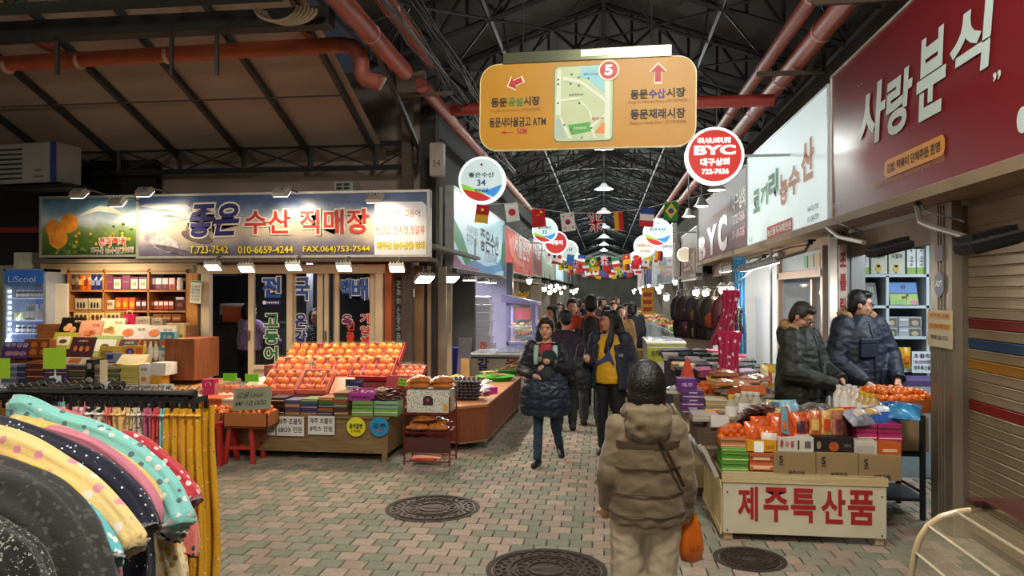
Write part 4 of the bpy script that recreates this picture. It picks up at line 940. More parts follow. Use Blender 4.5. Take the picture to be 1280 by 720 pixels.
tag(MB().box((0,.35,0),(2.15,.7,p.z-.03-zT)).build('riser_box',M('6a3a24',.7),None,loc=(p.x-.1,8.17,(p.z-.03+zT)/2)),'dark riser under the tangerine tubs','stand')
# ================================================================ snack rack
rk=Vector((WY(505,580,7.72).x,7.72,0)); rw=WY(562,580,7.72).x-rk.x; rd=.35; RD=M('6a1a1c',.45,.3)
t=thing('wire_rack','dark red wire rack holding snack bags beside the brown counter','rack',rk)
zr=[WY(530,y,7.72).z for y in (565+12,541,517.5)]
for sx in (0,rw):
    for sy in (0,rd): MB().cyl((sx,sy,0),(sx,sy,WY(530,496,7.72).z),.008,None,6).build('post',RD,t)
for z in zr:
    mb=MB().box((rw/2,0,z),(rw,.01,.012)).box((rw/2,rd,z),(rw,.01,.012))
    for i in range(10): mb.box((rw*(i+.5)/10,rd/2,z),(.005,rd,.006))
    mb.build('shelf',RD,t)
MB().box((rw/2,.005,(zr[1]+zr[0])/2+.02),(rw,.008,.16)).build('front_board',M('4a1f18',.6),t)
c=WY(535,517,7.75); a=WY(508,517,7.75); b=WY(561,490.5,7.75); w=b.x-a.x;h=b.z-a.z
t=thing('snack_carton','white speckled carton with a dark round emblem on the rack','box',(c.x,7.75,zr[2]+.008))
MB().box((0,.15,h/2),(w,.3,h),ch=.004).build('carton',Mdots('d8d4c4','2a2a26',85,.36,.6,sheen=0,warp=.02),t)
MB().poly([(-.055,.08),(.055,.08),(.055,.15),(.03,.18),(-.03,.18),(-.055,.15)],-.004).build('emblem',M('24221f',.6),t); MB().poly([(.018*math.cos(i*PI/6),.135+.018*math.sin(i*PI/6)) for i in range(12)],-.006).build('emblem_mark',M('c03a2a',.6),t)
MB().poly([(.16,.02),(.21,.02),(.22,.07),(.2,.1),(.17,.09)],-.004).build('printed_figure',M('c8963a',.6),t)
def snackbag(label,loc,s,rz,m,group,rx=0):
    t=tag(MB().grid(lambda u,v:((u-.5)*.26*s,(v-.5)*.16*s,.055*s*math.sin(PI*u)**.6*math.sin(PI*v)**.6+.008*math.sin(u*40)),14,8).grid(lambda u,v:((.5-u)*.26*s,(v-.5)*.16*s,-.03*s*math.sin(PI*u)**.6*math.sin(PI*v)**.6),10,6).build('snack_bag',m,None,smooth=True,loc=loc,rot=(rx,0,rz)),label,'snack bag',group)
    return t
SN=M('b86a2c',.25,0,.4,30,.9,0,1,.8,45)
for k in range(4): snackbag('brown biscuit bag on top of the speckled carton, %s of %s layer'%(('left','right')[k%2],('lower','upper')[k//2]),(c.x-.13+.25*(k%2),7.92,zr[2]+h+.04+.055*(k//2)),1.1,.1*k,SN,'biscuit bags on the speckled carton')
for k in range(5): snackbag('brown biscuit bag on the middle rack shelf, %s'%('front left','front right','back left','back right','topmost')[k],(rk.x+(.12,.34,.14,.33,.2)[k],7.85+.1*(k//2%2),zr[1]+(.035,.035,.07,.08,.125)[k]),1,(.1,-.1,.15,-.2,.35)[k],SN,'biscuit bags on the middle rack shelf')
for k in range(2): tag(MB().box((0,0,0),(.27,.16,.012)).build('orange_folder',M('d2501c',.4),None,loc=(rk.x+.2+.05*k,7.8,zr[0]+.02+.014*k),rot=(0,0,.25*k-.1)),'flat orange packet on the bottom rack shelf, %s'%('lower','upper')[k],'packet')
# ================================================================ brown counter with fish goods
cz=.53; pts=[WZ(x,y,cz) for x,y in ((507,497),(540,505),(575,508),(609,505),(651,471),(612,468),(520,480))]
t=thing('brown_counter','low reddish brown counter curving from the fruit table into the alley','counter',(pts[3].x,pts[3].y,0)); L0=Vector((pts[3].x,pts[3].y,0))
def prism(poly,z0,z1):
    n=len(poly); return MB().add([Vector((p.x-L0.x,p.y-L0.y,z0)) for p in poly]+[Vector((p.x-L0.x,p.y-L0.y,z1)) for p in poly],[tuple(range(n-1,-1,-1)),tuple(range(n,2*n))]+[(i,(i+1)%n,n+(i+1)%n,n+i) for i in range(n)])
ctr=sum(pts,Vector())/7
fixn(prism(pts,.12,cz-.03).build('body',Mwood('70361f','8a4a2c',2),t)); fixn(prism([ctr+(p-ctr)*1.012 for p in pts],cz-.03,cz).build('top',Mwood('9a6238','b47a48'),t))
fixn(prism([ctr+(p-ctr)*.97 for p in pts],.09,.12).build('skirt',M('c8b088',.6),t))
for p in (pts[1],pts[3],pts[4],pts[5]): 
    q=ctr+(p-ctr)*.93; MB().cyl((q.x-L0.x,q.y-L0.y,0),(q.x-L0.x,q.y-L0.y,.1),.02,None,8).build('leg',STEEL,t)
# egg trays
c=WZ(584,501,cz+.0); grey=M('6a6970',.8,0,.12,10)
def eggtray(k):
    mb=MB(); n=6
    def f(u,v): return ((u-.5)*.3,(v-.5)*.3,.009*math.cos(u*n*2*PI)*math.cos(v*n*2*PI)+(.012 if min(u,v,1-u,1-v)<.02 else 0))
    return mb.grid(f,24,24).grid(lambda u,v:(lambda q:(-q[0],q[1],q[2]-.006))(f(u,v)),24,24)
e0=None
for k in range(6):
    loc=(c.x-.02+.008*(k%2),c.y+.14,cz+.035+k*.037)
    lb='dark grey egg tray, %s of the stack on the counter'%ORD[k]
    if e0 is None: e0=tag(eggtray(0).build('egg_tray',grey,None,loc=loc),lb,'tray','stack of egg trays')
    else: dup(e0,loc,rz=.06*(k%3-1),label=lb)
mb=MB()
for i in range(6):
    for j in range(6):
        if (i*j)%4!=1: 
            if i==0 and j<6: tag(MB().lathe([(0,0),(.014,.006),(.021,.022),(.018,.04),(.008,.052),(0,.054)],n=10).build('egg',M('5c5854',.6),None,smooth=True,loc=(c.x-.145+j*.055,c.y+.02+i*.05,cz+.24)),'dark egg in the front row of the top egg tray','egg','eggs in the top egg tray')
for k in range(3):
    packet('blue and white packet leaning on the egg trays, %s'%('front','middle','back')[k],562+k*3,cz+.0,c.y+.02+.1*k,.13,.26,M(('6aa0c8','d8dce0','3f74a8')[k],.25,0,.3,20),'packets beside the egg trays',rz=-.6,deco='c8ccd0')
for k in range(7):
    q=WZ(545+k*5.2,476-(k%2)*2,cz); snackbag('yellow dried snack bag at the back of the counter, %s from the left'%('first','second','third','fourth','fifth','sixth','seventh')[k],(q.x,q.y,cz+.04),.6,k*.7,M('d8a828' if k%3 else 'd8d0b8',.3,0,.4,25,.5),'yellow bags at the back of the counter')
for k in range(3): snackbag('clear bag of dried fish right of the egg trays, %s'%('front','middle','rear')[k],WZ(604+k*2,494-k*6,cz)+Vector((0,0,.05)),.7,1.2,Mfilm('cfc8c0',.85),'clear bags right of the egg trays')
q=WZ(612,492,cz); t=thing('pink_tray','magenta tray of packed snacks on the counter edge','tray',q,.6); mg=M('c02a86',.4)
MB().box((0,.16,.01),(.2,.36,.02)).box((-.1,.16,.04),(.01,.36,.08)).box((.1,.16,.04),(.01,.36,.08)).box((0,-.02,.04),(.2,.01,.08)).box((0,.34,.04),(.2,.01,.08)).build('tray',mg,t)
for k in range(4): snackbag('clear snack pack in the magenta tray, %s from the front'%('first','second','third','fourth')[k],(q.x+.0-.045*k,q.y+.03+.075*k,cz+.07),.6,.8,Mfilm('e0ccd0',.85),'packs in the magenta tray')
gm=M('3aa828',.4,0,.08)
for (px,py,r,lb) in ((619,475,.29,'large round green basin of dried fish on the counter'),(637,467,.24,'second green basin of dried fish further back')):
    q=WZ(px,py,cz); t=thing('green_basin',lb,'basin',(q.x,q.y,cz))
    MB().lathe([(0,.0),(r*.8,0),(r*.97,.06),(r,.065),(r*.96,.07),(r*.78,.015),(0,.015)],n=28).build('basin',gm,t,smooth=40)
    rg=random.Random(px)
    for k in range(16):
        a=rg.uniform(-.5,.5); x,y=rg.uniform(-.5,.5)*r,rg.uniform(-.4,.4)*r
        f_=MB().loft([[Vector((lx,w*math.cos(t_),h_*math.sin(t_))) for t_ in [i*PI/3 for i in range(6)]] for lx,w,h_ in ((-.12,.004,.002),(-.07,.014,.008),(0,.018,.01),(.07,.012,.007),(.1,.004,.002),(.13,.016,.002))],6).build('dried_fish',M(('c8a070','a87c50','d8b888')[k%3],.5,0,.3,20),None,smooth=True,loc=(q.x+x,q.y+y,cz+.05+k*.006),rot=(rg.uniform(-.1,.1),rg.uniform(-.2,.1),a+PI*.4*(k%2)))
        tag(f_,'small dried fish heaped in the %s'%('large green basin' if px==619 else 'rear green basin'),'fish','dried fish in the %s'%('large green basin' if px==619 else 'rear green basin'))
# ================================================================ ALLEY, left row of shop boards on the plane x=-2.3
XLs=-2.3
def board(label,px0,yt0,yb0,px1,face,X=XLs,frame='b9b9b6',th=.12,side=1,name='shop_sign',yb1=None):
    p0=WX(px0,yb0,X); p1=WX(px1,yb0,X); p1.z=p0.z; h=WX(px0,yt0,X).z-p0.z
    return sign(label,p0,p1,h,th,face,M(frame,.4,.4),name)[0]
def swoosh(t,h,w,c,pts,y): MB().poly([(w*a,h*b) for a,b in pts],y).build('printed_swoosh',M(c,.4,0,.05,3,0,.12),t)
face=Mramp([(0,'8fb4c4'),(.5,'b9d2da'),(1,'86aeb8')],2,0,1.2,.35,.3,.45,nsc=1.2)
t=board('pale blue fish shop board with coloured swooshes at the alley corner',567,234,334,630,face)
w=(WX(630,340,XLs)-WX(567,340,XLs)).length; h=WX(567,234,XLs).z-WX(567,334,XLs).z
swoosh(t,h,w,'3f9a6a',[(0,.62),(.12,.45),(.22,.2),(.3,.02),(.2,0),(0,.35)],-.003)
swoosh(t,h,w,'4a9ad0',[(.14,.02),(.3,.16),(.55,.1),(.8,.18),(1,.42),(1,.12),(.7,0),(.2,0)],-.004)
swoosh(t,h,w,'8a3c78',[(.0,.2),(.12,.06),(.4,.04),(.4,0),(0,0)],-.005)
swoosh(t,h,w,'3a9a60',[(.88,.15),(1,.3),(1,.8),(.93,.55)],-.006)
ptext(t,'좋은수산',600,296,623,313,M('28384a',.5),bold=.02,y=-.008)
ptext(t,'신선한 제주',583,286,597,294,M('6a7a80',.5),y=-.008); ptext(t,'옥돔 갈치 고등어',583,299,597,305,M('6a7a80',.5),y=-.008); ptext(t,'T.723-7542',606,320,621,326,M('5a7080',.5),y=-.008)
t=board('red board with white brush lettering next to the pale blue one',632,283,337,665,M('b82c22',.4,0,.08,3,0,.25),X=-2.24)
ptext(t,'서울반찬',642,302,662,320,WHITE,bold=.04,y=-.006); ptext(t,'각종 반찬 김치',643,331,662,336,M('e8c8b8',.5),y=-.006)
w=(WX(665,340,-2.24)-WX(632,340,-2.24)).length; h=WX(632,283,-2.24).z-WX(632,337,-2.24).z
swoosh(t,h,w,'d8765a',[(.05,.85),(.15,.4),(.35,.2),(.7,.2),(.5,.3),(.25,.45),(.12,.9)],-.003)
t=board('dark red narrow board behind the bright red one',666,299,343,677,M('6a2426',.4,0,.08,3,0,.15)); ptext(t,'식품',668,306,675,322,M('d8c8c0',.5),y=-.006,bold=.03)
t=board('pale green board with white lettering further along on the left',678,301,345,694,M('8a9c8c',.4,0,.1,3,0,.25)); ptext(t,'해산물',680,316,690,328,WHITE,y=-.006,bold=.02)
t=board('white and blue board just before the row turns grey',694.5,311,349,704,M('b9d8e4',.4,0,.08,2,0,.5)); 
for k,(a,b,yt,yb,c) in enumerate(((705,713,318,352,'8a8e94'),(714,721,323,354,'767a80'))): board('plain grey shop board far down the left row, %s of two'%('nearer','farther')[k],a,yt,yb,b,M(c,.4,.3,.1,2))
struct('trim_8',MB().box((-2.62,11.2,2.83),(.3,.1,1.25)),M('c2b9a8',.5,.1,.04,3)); struct('trim_9',MB().box((-2.95,11.05,2.65),(.3,.1,.9)),M('a9a193',.5,.1,.04,3))
struct('trim_10',MB().box((-2.45,28,2.17),(.5,34,.06)),M('4e4a46',.7,0,.2,2))
# first alley shop
struct('wall_partition_left',MB().box((-3.3,17.1,1.25),(2.35,.1,2.5)),M('c4c2d8',.6,0,.04,3))
struct('wall_shop_left_rear',MB().box((-4.4,13.9,1.3),(.1,6.3,2.6)),M('9a98a8',.7,0,.05,3))
lamp('AREA',(-2.9,14.6,2.35),95,(.86,.84,1),.7,(-2.9,14.8,0),sy=.5)
for k,(px,py,lb,e) in enumerate(((531,350,'square flood lamp at the corner posts',10),(563,350,'square flood lamp under the start of the pale blue board',26),(587,351,'round spot lamp under the pale blue board, nearest',6),(604,353,'round spot lamp under the pale blue board, second',5),(614,354,'round spot lamp under the pale blue board, third',5))):
    Yk=(9.5,10.6,12.4,14.2,15.4)[k]; p=WY(px,py,Yk)
    flood(p,(p.x+.5,Yk-.6,.5) if k<2 else (p.x,Yk,0),lb,e,NEUT,(.24,.2) if k<2 else (.22,.16),arm=(0,.1,.14),em=18,lens_c='fffaf0',group='lamps at the alley corner')
foam=M('d9d6e2',.7,0,.02,6); x0=WY(579,400,14.2).x; x1=WY(612,400,14.2).x; zb=WY(590,430,14.2).z
tag(MB().box(((x0+x1)/2,14.45,zb/2),(x1-x0+.1,.6,zb)).build('storage_chest',M('c8c4cc',.5),None),'pale chest hidden behind the freezer, carrying foam boxes','chest')
for k in range(6):
    zz=zb+k*.155; t=thing('foam_box','white foam box, %s of the stack against the lilac wall'%(ORD[k] if k<5 else 'topmost'),'box',((x0+x1)/2+(.03,0,.02,.01,.03,.0)[k],14.2,zz),0,'stack of foam boxes')
    MB().box((0,.2,.055),(x1-x0-.03,.4,.11),ch=.01).build('box',foam,t); MB().box((0,.2,.13),(x1-x0,.42,.04),ch=.008).build('lid',foam,t)
t=thing('cup','small red patterned cup on the freezer lid','cup',WY(604,436,13.0)); MB().lathe([(0,0),(.06,0),(.07,.12),(.064,.12),(.055,.01),(0,.01)],n=14).build('cup',Mdots('a04438','e0c8b0',40,.3),t)
def freezer(label,px0,px1,yt,Y,dep,front,lettering,yb=None,strip=None):
    a=WY(px0,yt,Y); b=WY(px1,yt,Y); w=b.x-a.x; z=a.z
    t=thing('chest_freezer',label,'freezer',(a.x,Y,0)); fm=M(front,.4,0,.03,3)
    MB().box((w/2,dep/2,z/2+.03),(w,dep,z-.08),ch=.02).build('body',fm,t)
    MB().box((w/2,-.004,z-.055),(w*.98,.01,.03)).build('stripe',M(strip or '4a5070',.5),t)
    MB().box((w/2,dep/2,z-.01),(w+.03,dep+.03,.05),ch=.01).build('rim',M('e0dcd0',.4),t)
    MB().box((w*.27,dep/2,z+.02),(w*.48,dep*.9,.015)).build('sliding_lid',Mglass('a8b0c8',.5),t); MB().box((w*.73,dep/2,z+.035),(w*.48,dep*.9,.015)).build('sliding_lid',Mglass('a8b0c8',.5),t)
    for s,x0,y0,x1,y1,c in lettering: ptext(t,s,x0,y0,x1,y1,M(c,.5),y=-.012,bold=.03)
    return t
freezer('cream chest freezer with a dark red and blue lettering behind the counter',587,652,443,12.4,1.1,'d8cfb4',(('갈',597,448,611,463,'3a3a80'),('옥',632,447,647,461,'b03a2a'),('치',597,465,611,478,'3a3a80'),('돔',632,464,647,478,'b03a2a')))
tag(MB().box((0,0,.4),(.24,.2,.8),ch=.02).build('blue_bin',M('3a34a0',.5,0,.1),None,loc=(WY(569,460,12.6).x,12.6,WY(569,466,12.6).z-.35)),'violet blue bin standing left of the cream freezer','bin')
tag(MB().box((0,0,.3),(.22,.03,.62)).build('foam_sheet',M('c9c8dc',.7),None,loc=(WY(579,460,12.3).x,12.3,WY(579,468,12.3).z),rot=(0,.06,.2)),'white foam sheet leaning on the freezer end','sheet')
tag(MB().box((0,0,.12),(.13,.1,.3)).build('tan_carton',M('b08a58',.6),None,loc=WZ(582,473,cz)+Vector((0,0,.03))),'small tan carton standing at the rear of brown counter','box')
# lilac display cabinet
x0=WY(633,430,15).x; x1=WY(668,430,15).x; zb=WY(650,431,15).z; z1=WY(650,378,15).z; lil=M('9a94c8',.45,0,.05); w=x1-x0
t=thing('display_cabinet','lilac framed glass display cabinet with slanted roof full of side dishes','cabinet',(x0,15,0))
MB().box((w/2,.4,zb/2),(w,.8,zb)).build('base',M('a8a4c0',.5),t)
mb=MB()
for x in (0.02,w-.02):
    for y in (.02,.78): mb.box((x,y,(zb+z1)/2),(.05,.05,z1-zb))
mb.box((w/2,.02,zb+.02),(w,.05,.05)).box((w/2,.02,z1-.02),(w,.05,.05)).build('frame',lil,t)
MB().add([(-.08,-.15,z1),(w+.08,-.15,z1-.06),(w+.08,.85,z1-.06),(-.08,.85,z1),(-.08,-.15,z1+.16),(w+.08,-.15,z1),(w+.08,.85,z1),(-.08,.85,z1+.16)],[(0,3,2,1),(4,5,6,7),(0,1,5,4),(1,2,6,5),(2,3,7,6),(3,0,4,7)]).build('roof',lil,t)
MB().box((w/2,.0,(zb+z1)/2),(w-.06,.006,z1-zb-.06)).build('glass',Mglass('d8dcf0',.12),t)
for q,z in enumerate((zb+.05,zb+.36)): MB().box((w/2,.4,z),(w-.08,.7,.02)).build('shelf',M('c8c4b8',.5),t)
MB().box((w*.45,.72,z1-.25),(w*.6,.03,.25)).build('red_picture',M('9a3038',.5),t)
for k in range(6):
    x=x0+w*(.2+.3*(k%3)); z=(zb+.06,zb+.37)[k//3]
    q=thing('food_tray','tray of side dishes in the lilac cabinet, %s %s'%(('lower','upper')[k//3],('left','middle','right')[k%3]),'tray',(x,15.35,z),0,'food trays in the lilac cabinet')
    MB().lathe([(0,0),(.07,0),(.085,.03),(.078,.03),(0,.012)],n=12).build('tray',M('8a8a90',.3,.6),q); MB().ell((0,0,.03),(.07,.07,.035),10,6).build('food',M(('c87a2a','b0904a','8a4a28')[k%3],.5,0,.4,40,.6),q,smooth=True)
lamp('AREA',(x0+w/2,15.3,z1-.05),4,NEUT,.3,(x0+w/2,15.3,0))
struct('trim_11',MB().box((WY(637.5,400,16.2).x,16.2,1.25),(.13,.13,2.5)),M('5a6068',.4,.5,.1,3))
t=thing('banana_bunch','yellow bunch of bananas hung under the boards past the lilac cabinet','banana',WY(651,372,17))
for k in range(10): 
    a=k*.9; MB().tube([(.05*math.cos(a)*q,.05*math.sin(a)*q,.1-.06*q+.02*q*q-.05*(k%3)) for q in (0,1,2,3,3.6)],[.012,.02,.024,.02,.008],7).build('banana',M('d8a818',.4,0,.1),t,smooth=True)
MB().cyl((0,0,.08),(0,0,.55),.006,None,5).build('string',BLACK,t)
# ---------------- generic stalls down both sides
rg=random.Random(21)
FRC=['d8721a','c8b83a','b0342a','5a8a34','d8a06a','8a5a34','d8d0c0','e08a24']
def farstall(side,Y,L,k):
    X=side*2.3; nm='left' if side<0 else 'right'; pos=ORD[k] if k else 'first'
    t=thing('market_stall','market stall with heaped goods on the %s of the alley, %s beyond the near shops'%(nm,pos),'stall',(X,Y,0))
    d=.75+.1*(k%3); MB().box((-side*d/2+side*.3,L/2,.36),(d+.2,L*.94,.72)).build('counter',M(('7a6a58','8f9298','5a4a3c','a8a49c')[k%4],.6,0,.15,3),t)
    MB().box((side*1.1,L/2,1.2),(.06,L,2.4)).build('back_panel',M(('8a8278','6a6460','a09a90','7a4038')[k%4],.7,0,.2,2),t)
    MB().box((side*.6,L-.06,1.2),(1.1,.05,2.4)).build('side_panel',M(('9a948a','746c62','b0aca4')[k%3],.7,0,.15,2),t)
    nb=5
    for i in range(nb):
        for j in range(2):
            c=FRC[(i*3+j*5+k*2)%8]; y=L*(i+.5)/nb; x=-side*(d-.35-.42*j)+side*.02
            MB().box((x,y,.76),(.38,L/nb*.85,.1)).build('crate',M('b8a890' if (i+j)%2 else '6a8a9a',.6),t)
            mb=MB()
            for q in range(9): mb.ell((x+rg.uniform(-.13,.13),y+rg.uniform(-.3,.3)*L/nb,.84+rg.uniform(0,.05)),.055,6,4)
            o=mb.build('produce',M(c,.45,0,.2,14),t,smooth=True); o['kind']='stuff'
    for i in range(3): MB().box((side*1.02,L*(i+.5)/3,1.35),(.06,L/4,.5)).build('shelf_goods',M(FRC[(i*2+k)%8],.5,0,.4,12),t)
    return t
bulbc=lens('fff0d0',22)
def bulb(x,y,z,label,e,col=WARM,group='bulbs over the far stalls',r=.06,zt=None):
    t=thing('light_bulb',label,'lamp',(x,y,z),0,group)
    MB().ell((0,0,0),(r,r,r*1.15),10,8).build('bulb',bulbc if col==WARM else lens('f0f4ff',22),t,smooth=True)
    MB().cyl((0,0,r),(0,0,r+.06),.025,.02,8).build('socket',BLACK,t); MB().lathe([(.02,.09),(r*1.6,.04),(r*1.65,.035),(.02,.1)],n=14).build('shade',M('d8d8d8',.4,.3),t)
    MB().cyl((0,0,r+.06),(0,0,(zt or 2.42)-z),.005,None,4).build('cord',BLACK,t)
    if e: lamp('POINT',(x,y,z-.09),e,col,.06,name='bulb_light')
Yk=17.3
for k,L in enumerate((3.2,3.6,4.0,4.4,5,6,7)):
    farstall(-1,Yk,L,k); 
    for q in range(2): bulb(-1.8+.22*((k*7+q*3)%4)/3,Yk+L*(.2+.5*q)+.3*((k*5+q)%3),2.12-.09*((k*3+q*2)%4),'warm bulb over the %s left stall past the cabinet, %s'%(ORD[k] if k else 'first',('near','far')[q]),22 if q==0 else 0)
    Yk+=L
Yk=19.2
for k,L in enumerate((3.4,3.8,4.2,5,6,7)):
    farstall(1,Yk,L,k)
    for q in range(2): bulb(1.85-.3*((k*5+q*3)%4)/3,Yk+L*(.2+.5*q)+.3*((k*3+q)%3),2.12-.08*((k*5+q*2)%4),'cool bulb over the %s right stall beyond the hanging bags, %s'%(ORD[k] if k else 'first',('near','far')[q]),22 if q==0 else 0,NEUT)
    Yk+=L
# ================================================================ overhead: high bay lamps
zL1=WY(748,186,17.5).z
for k in (0,1,3,4,5,6):
    y=(-3.5,3.5,10.5,17.5,24.5,31.5,38.5)[k]
    t=thing('high_bay_lamp','white high bay lamp hanging on the centre line, %s'%('behind the viewer','above the viewer','hidden by the map sign','nearest one in view','second in view','third in view','fourth in view')[k],'lamp',(0,y,zL1),0,'high bay lamps of the arcade')
    MB().lathe([(.05,.22),(.09,.2),(.12,.14),(.3,.03),(.3,.02),(.11,.12),(.05,.16)],n=24).build('reflector',M('d8dcdc',.3,.3,.05,4,0,.8),t,smooth=40)
    MB().lathe([(0,.05),(.24,.05),(.24,.035),(0,.035)],n=20).build('diffuser',lens('f6fff8',30),t)
    MB().cyl((0,0,.2),(0,0,5.84-zL1),.012,None,6).build('rod',STEEL,t)
    lamp('POINT',(0,y,zL1-.12),(0,180,150,190,190,200,220)[k],(.90,1,.95),.22,name='bay_light')
for k in range(3):
    y=45.5+7*k; t=thing('high_bay_lamp','white high bay lamp hanging on the centre line, %s'%('fifth in view','sixth in view','last before the gable')[k],'lamp',(0,y,zL1),0,'high bay lamps of the arcade')
    MB().lathe([(0,.035),(.3,.02),(.12,.14),(.05,.2)],n=20).build('reflector',lens('f6fff8',20),t); MB().cyl((0,0,.2),(0,0,5.84-zL1),.012,None,6).build('rod',STEEL,t)
    if k!=1: lamp('POINT',(0,y,zL1-.12),250,(.9,1,.95),.2,name='bay_light')
# ================================================================ hanging yellow map sign
pl=W(600,188,6.45); pr=W(869,181,6.1); hz_=W(600,82,6.45).z-pl.z
OR=M('b87f08',.45,0,.06,3)
w=(Vector((pr.x,pr.y))-Vector((pl.x,pl.y))).length; h=.735
t=thing('map_sign','yellow hanging direction sign with arrows and market map over the alley','sign',pl,orient(pl,pr)); t.rotation_euler[1]=-math.atan2(pr.z-pl.z,w)
def rrect(x0,z0,x1,z1,r,n=6):
    o=[]
    for cx,cz_,a0 in ((x1-r,z0+r,-PI/2),(x1-r,z1-r,0),(x0+r,z1-r,PI/2),(x0+r,z0+r,PI)): o+=[(cx+r*math.cos(a0+i*PI/2/n),cz_+r*math.sin(a0+i*PI/2/n)) for i in range(n+1)]
    return o
MB().poly(rrect(-.008,-.008,w+.008,h+.008,.158),.002,.05).build('edge',M('d8d0a0',.4),t); MB().poly(rrect(0,0,w,h,.15),0,.06).build('board',OR,t)
sx=w/268.; sz=h/105.; Q=lambda x,y:((x-600)*sx,(187-y+(x-600)*-.026-0)*sz)
def sgt(s,x0,y0,x1,y1,m,**k):
    a=Q(x0,y1); b=Q(x1,y0); dz=((x1-x0)*.026)*sz; text(s,a[0],a[1],b[0],a[1]+(y1-y0)*sz,m,t,y=-.005,**k)
BK=M('2a2418',.6); 
sgt('동문',614,123,635,134,BK,bold=.03); sgt('공설',636,122,655,133,M('3c7a34',.6),bold=.03); sgt('시장',656,121,677,132,BK,bold=.03)
sgt('Dongmun Public Market / 东门公设市场',613,136,678,141,M('8a5a20',.6)); sgt('동문새마을금고 ATM',612,147,685,159,BK,bold=.02)
sgt('50M',648,160,661,167,REDT,bold=.02); sgt('동문',790,115,811,126,BK,bold=.03); sgt('수산',812,114,832,125,M('3a3a8a',.6),bold=.03); sgt('시장',833,113,856,124,BK,bold=.03)
sgt('Dongmun Fisheries Market / 东门水产市场',787,127,858,132,M('8a5a20',.6)); sgt('동문재래시장',790,138,856,150,BK,bold=.03); sgt('Dongmun Market Place / 东门传统市场',789,152,857,157,M('8a5a20',.6))
def arrow(cx,cy,s,ang,nm='arrow'):
    pts=[(0,1),(.85,.15),(.35,.15),(.35,-1),(-.35,-1),(-.35,.15),(-.85,.15)]
    for sc_,m,y in ((1.22,M('f0e4c8',.5),-.003),(1,REDT,-.005)):
        c=Q(cx,cy); MB().poly([(c[0]+s*sx*sc_*(a*math.cos(ang)-b*math.sin(ang)),c[1]+s*sz*sc_*(a*math.sin(ang)+b*math.cos(ang))) for a,b in pts],y).build(nm,m,t)
arrow(645,104,9.5,R(112)); arrow(823,95,10.5,0)
c=Q(630,165); MB().box((c[0]+.05,-.003,c[1]),(.09,.004,.006)).build('small_arrow',REDT,t); MB().poly([(c[0]-.02,c[1]),(c[0]+.02,c[1]+.014),(c[0]+.02,c[1]-.014)],-.004).build('small_arrow_head',REDT,t)
a=Q(695,177); b=Q(769,83)
mb_=[('map_border','3c6a60',0,-.004),('map_sheet','bcc79a',.006,-.006)]
for nm,c,i_,y in mb_: MB().poly(rrect(a[0]+i_,a[1]+i_,b[0]-i_,b[1]-i_,.04),y).build(nm,M(c,.45,0,.04),t)
mw,mh=b[0]-a[0],b[1]-a[1]; mp=lambda u,v:(a[0]+mw*u,a[1]+mh*v)
def mpoly(nm,c,pts,y=-.008): MB().poly([mp(*p) for p in pts],y).build(nm,M(c,.5,0,.03),t)
mpoly('printed_sea','8fc4cc',[(.48,.97),(.82,.97),(.86,.62),(.7,.72),(.55,.82),(.42,.84)])
mpoly('printed_park','4c9c3c',[(.24,.22),(.62,.25),(.63,.13),(.3,.09)]); mpoly('printed_block','a8b8a8',[(.04,.05),(.2,.05),(.1,.34),(.04,.3)]); mpoly('printed_block','d8823a',[(.68,.1),(.9,.1),(.9,.24),(.82,.24)])
for k,pp in enumerate((((.03,.36),(.12,.34),(.12,.95),(.06,.95)),((.12,.34),(.32,.04),(.26,.04),(.09,.32)),((.86,.03),(.95,.03),(.95,.95),(.86,.9)),((.1,.56),(.45,.58),(.45,.55),(.1,.53)),((.15,.86),(.45,.8),(.86,.56),(.86,.5),(.44,.76),(.15,.81)),((.45,.55),(.62,.4),(.66,.26),(.63,.26),(.59,.4),(.43,.53)),((.62,.2),(.9,.38),(.9,.34),(.64,.16)),((.64,.22),(.72,.04),(.68,.04),(.61,.2)))): mpoly('printed_road','d8dcc4',pp,-.0095-.0001*k)
for (u,v) in ((.07,.82),(.07,.76),(.3,.88),(.42,.84),(.28,.76),(.42,.73),(.58,.82),(.43,.5),(.07,.51),(.18,.22),(.64,.17),(.48,.05),(.3,.16)): MB().poly([(mp(u,v)[0]+.009*math.cos(i*PI/4),mp(u,v)[1]+.009*math.sin(i*PI/4)) for i in range(8)],-.011).build('map_mark',M('3a5a4c',.6),t)
for s_,u0,v0,u1,v1,c in (('동문재래시장',.26,.6,.5,.63,'3a4a3c'),('현위치',.64,.27,.84,.31,'c02830'),('동문공설시장',.34,.16,.56,.19,'d8e8c8'),('동문수산시장',.5,.86,.74,.89,'3a6a7a')):
    p_=mp(u0,v0);q_=mp(u1,v1); text(s_,p_[0],p_[1],q_[0],q_[1],M(c,.6),t,y=-.012,bold=.01)
c=Q(763,91)
for r,m,y in ((.088,M('e8dcc0',.5),-.013),(.074,M('b83a34',.5),-.015)): MB().poly([(c[0]+r*math.cos(i*PI/14),c[1]+r*math.sin(i*PI/14)) for i in range(28)],y).build('number_disc',m,t)
text('5',c[0]-.034,c[1]-.046,c[0]+.034,c[1]+.046,WHITE,t,y=-.018,bold=.05)
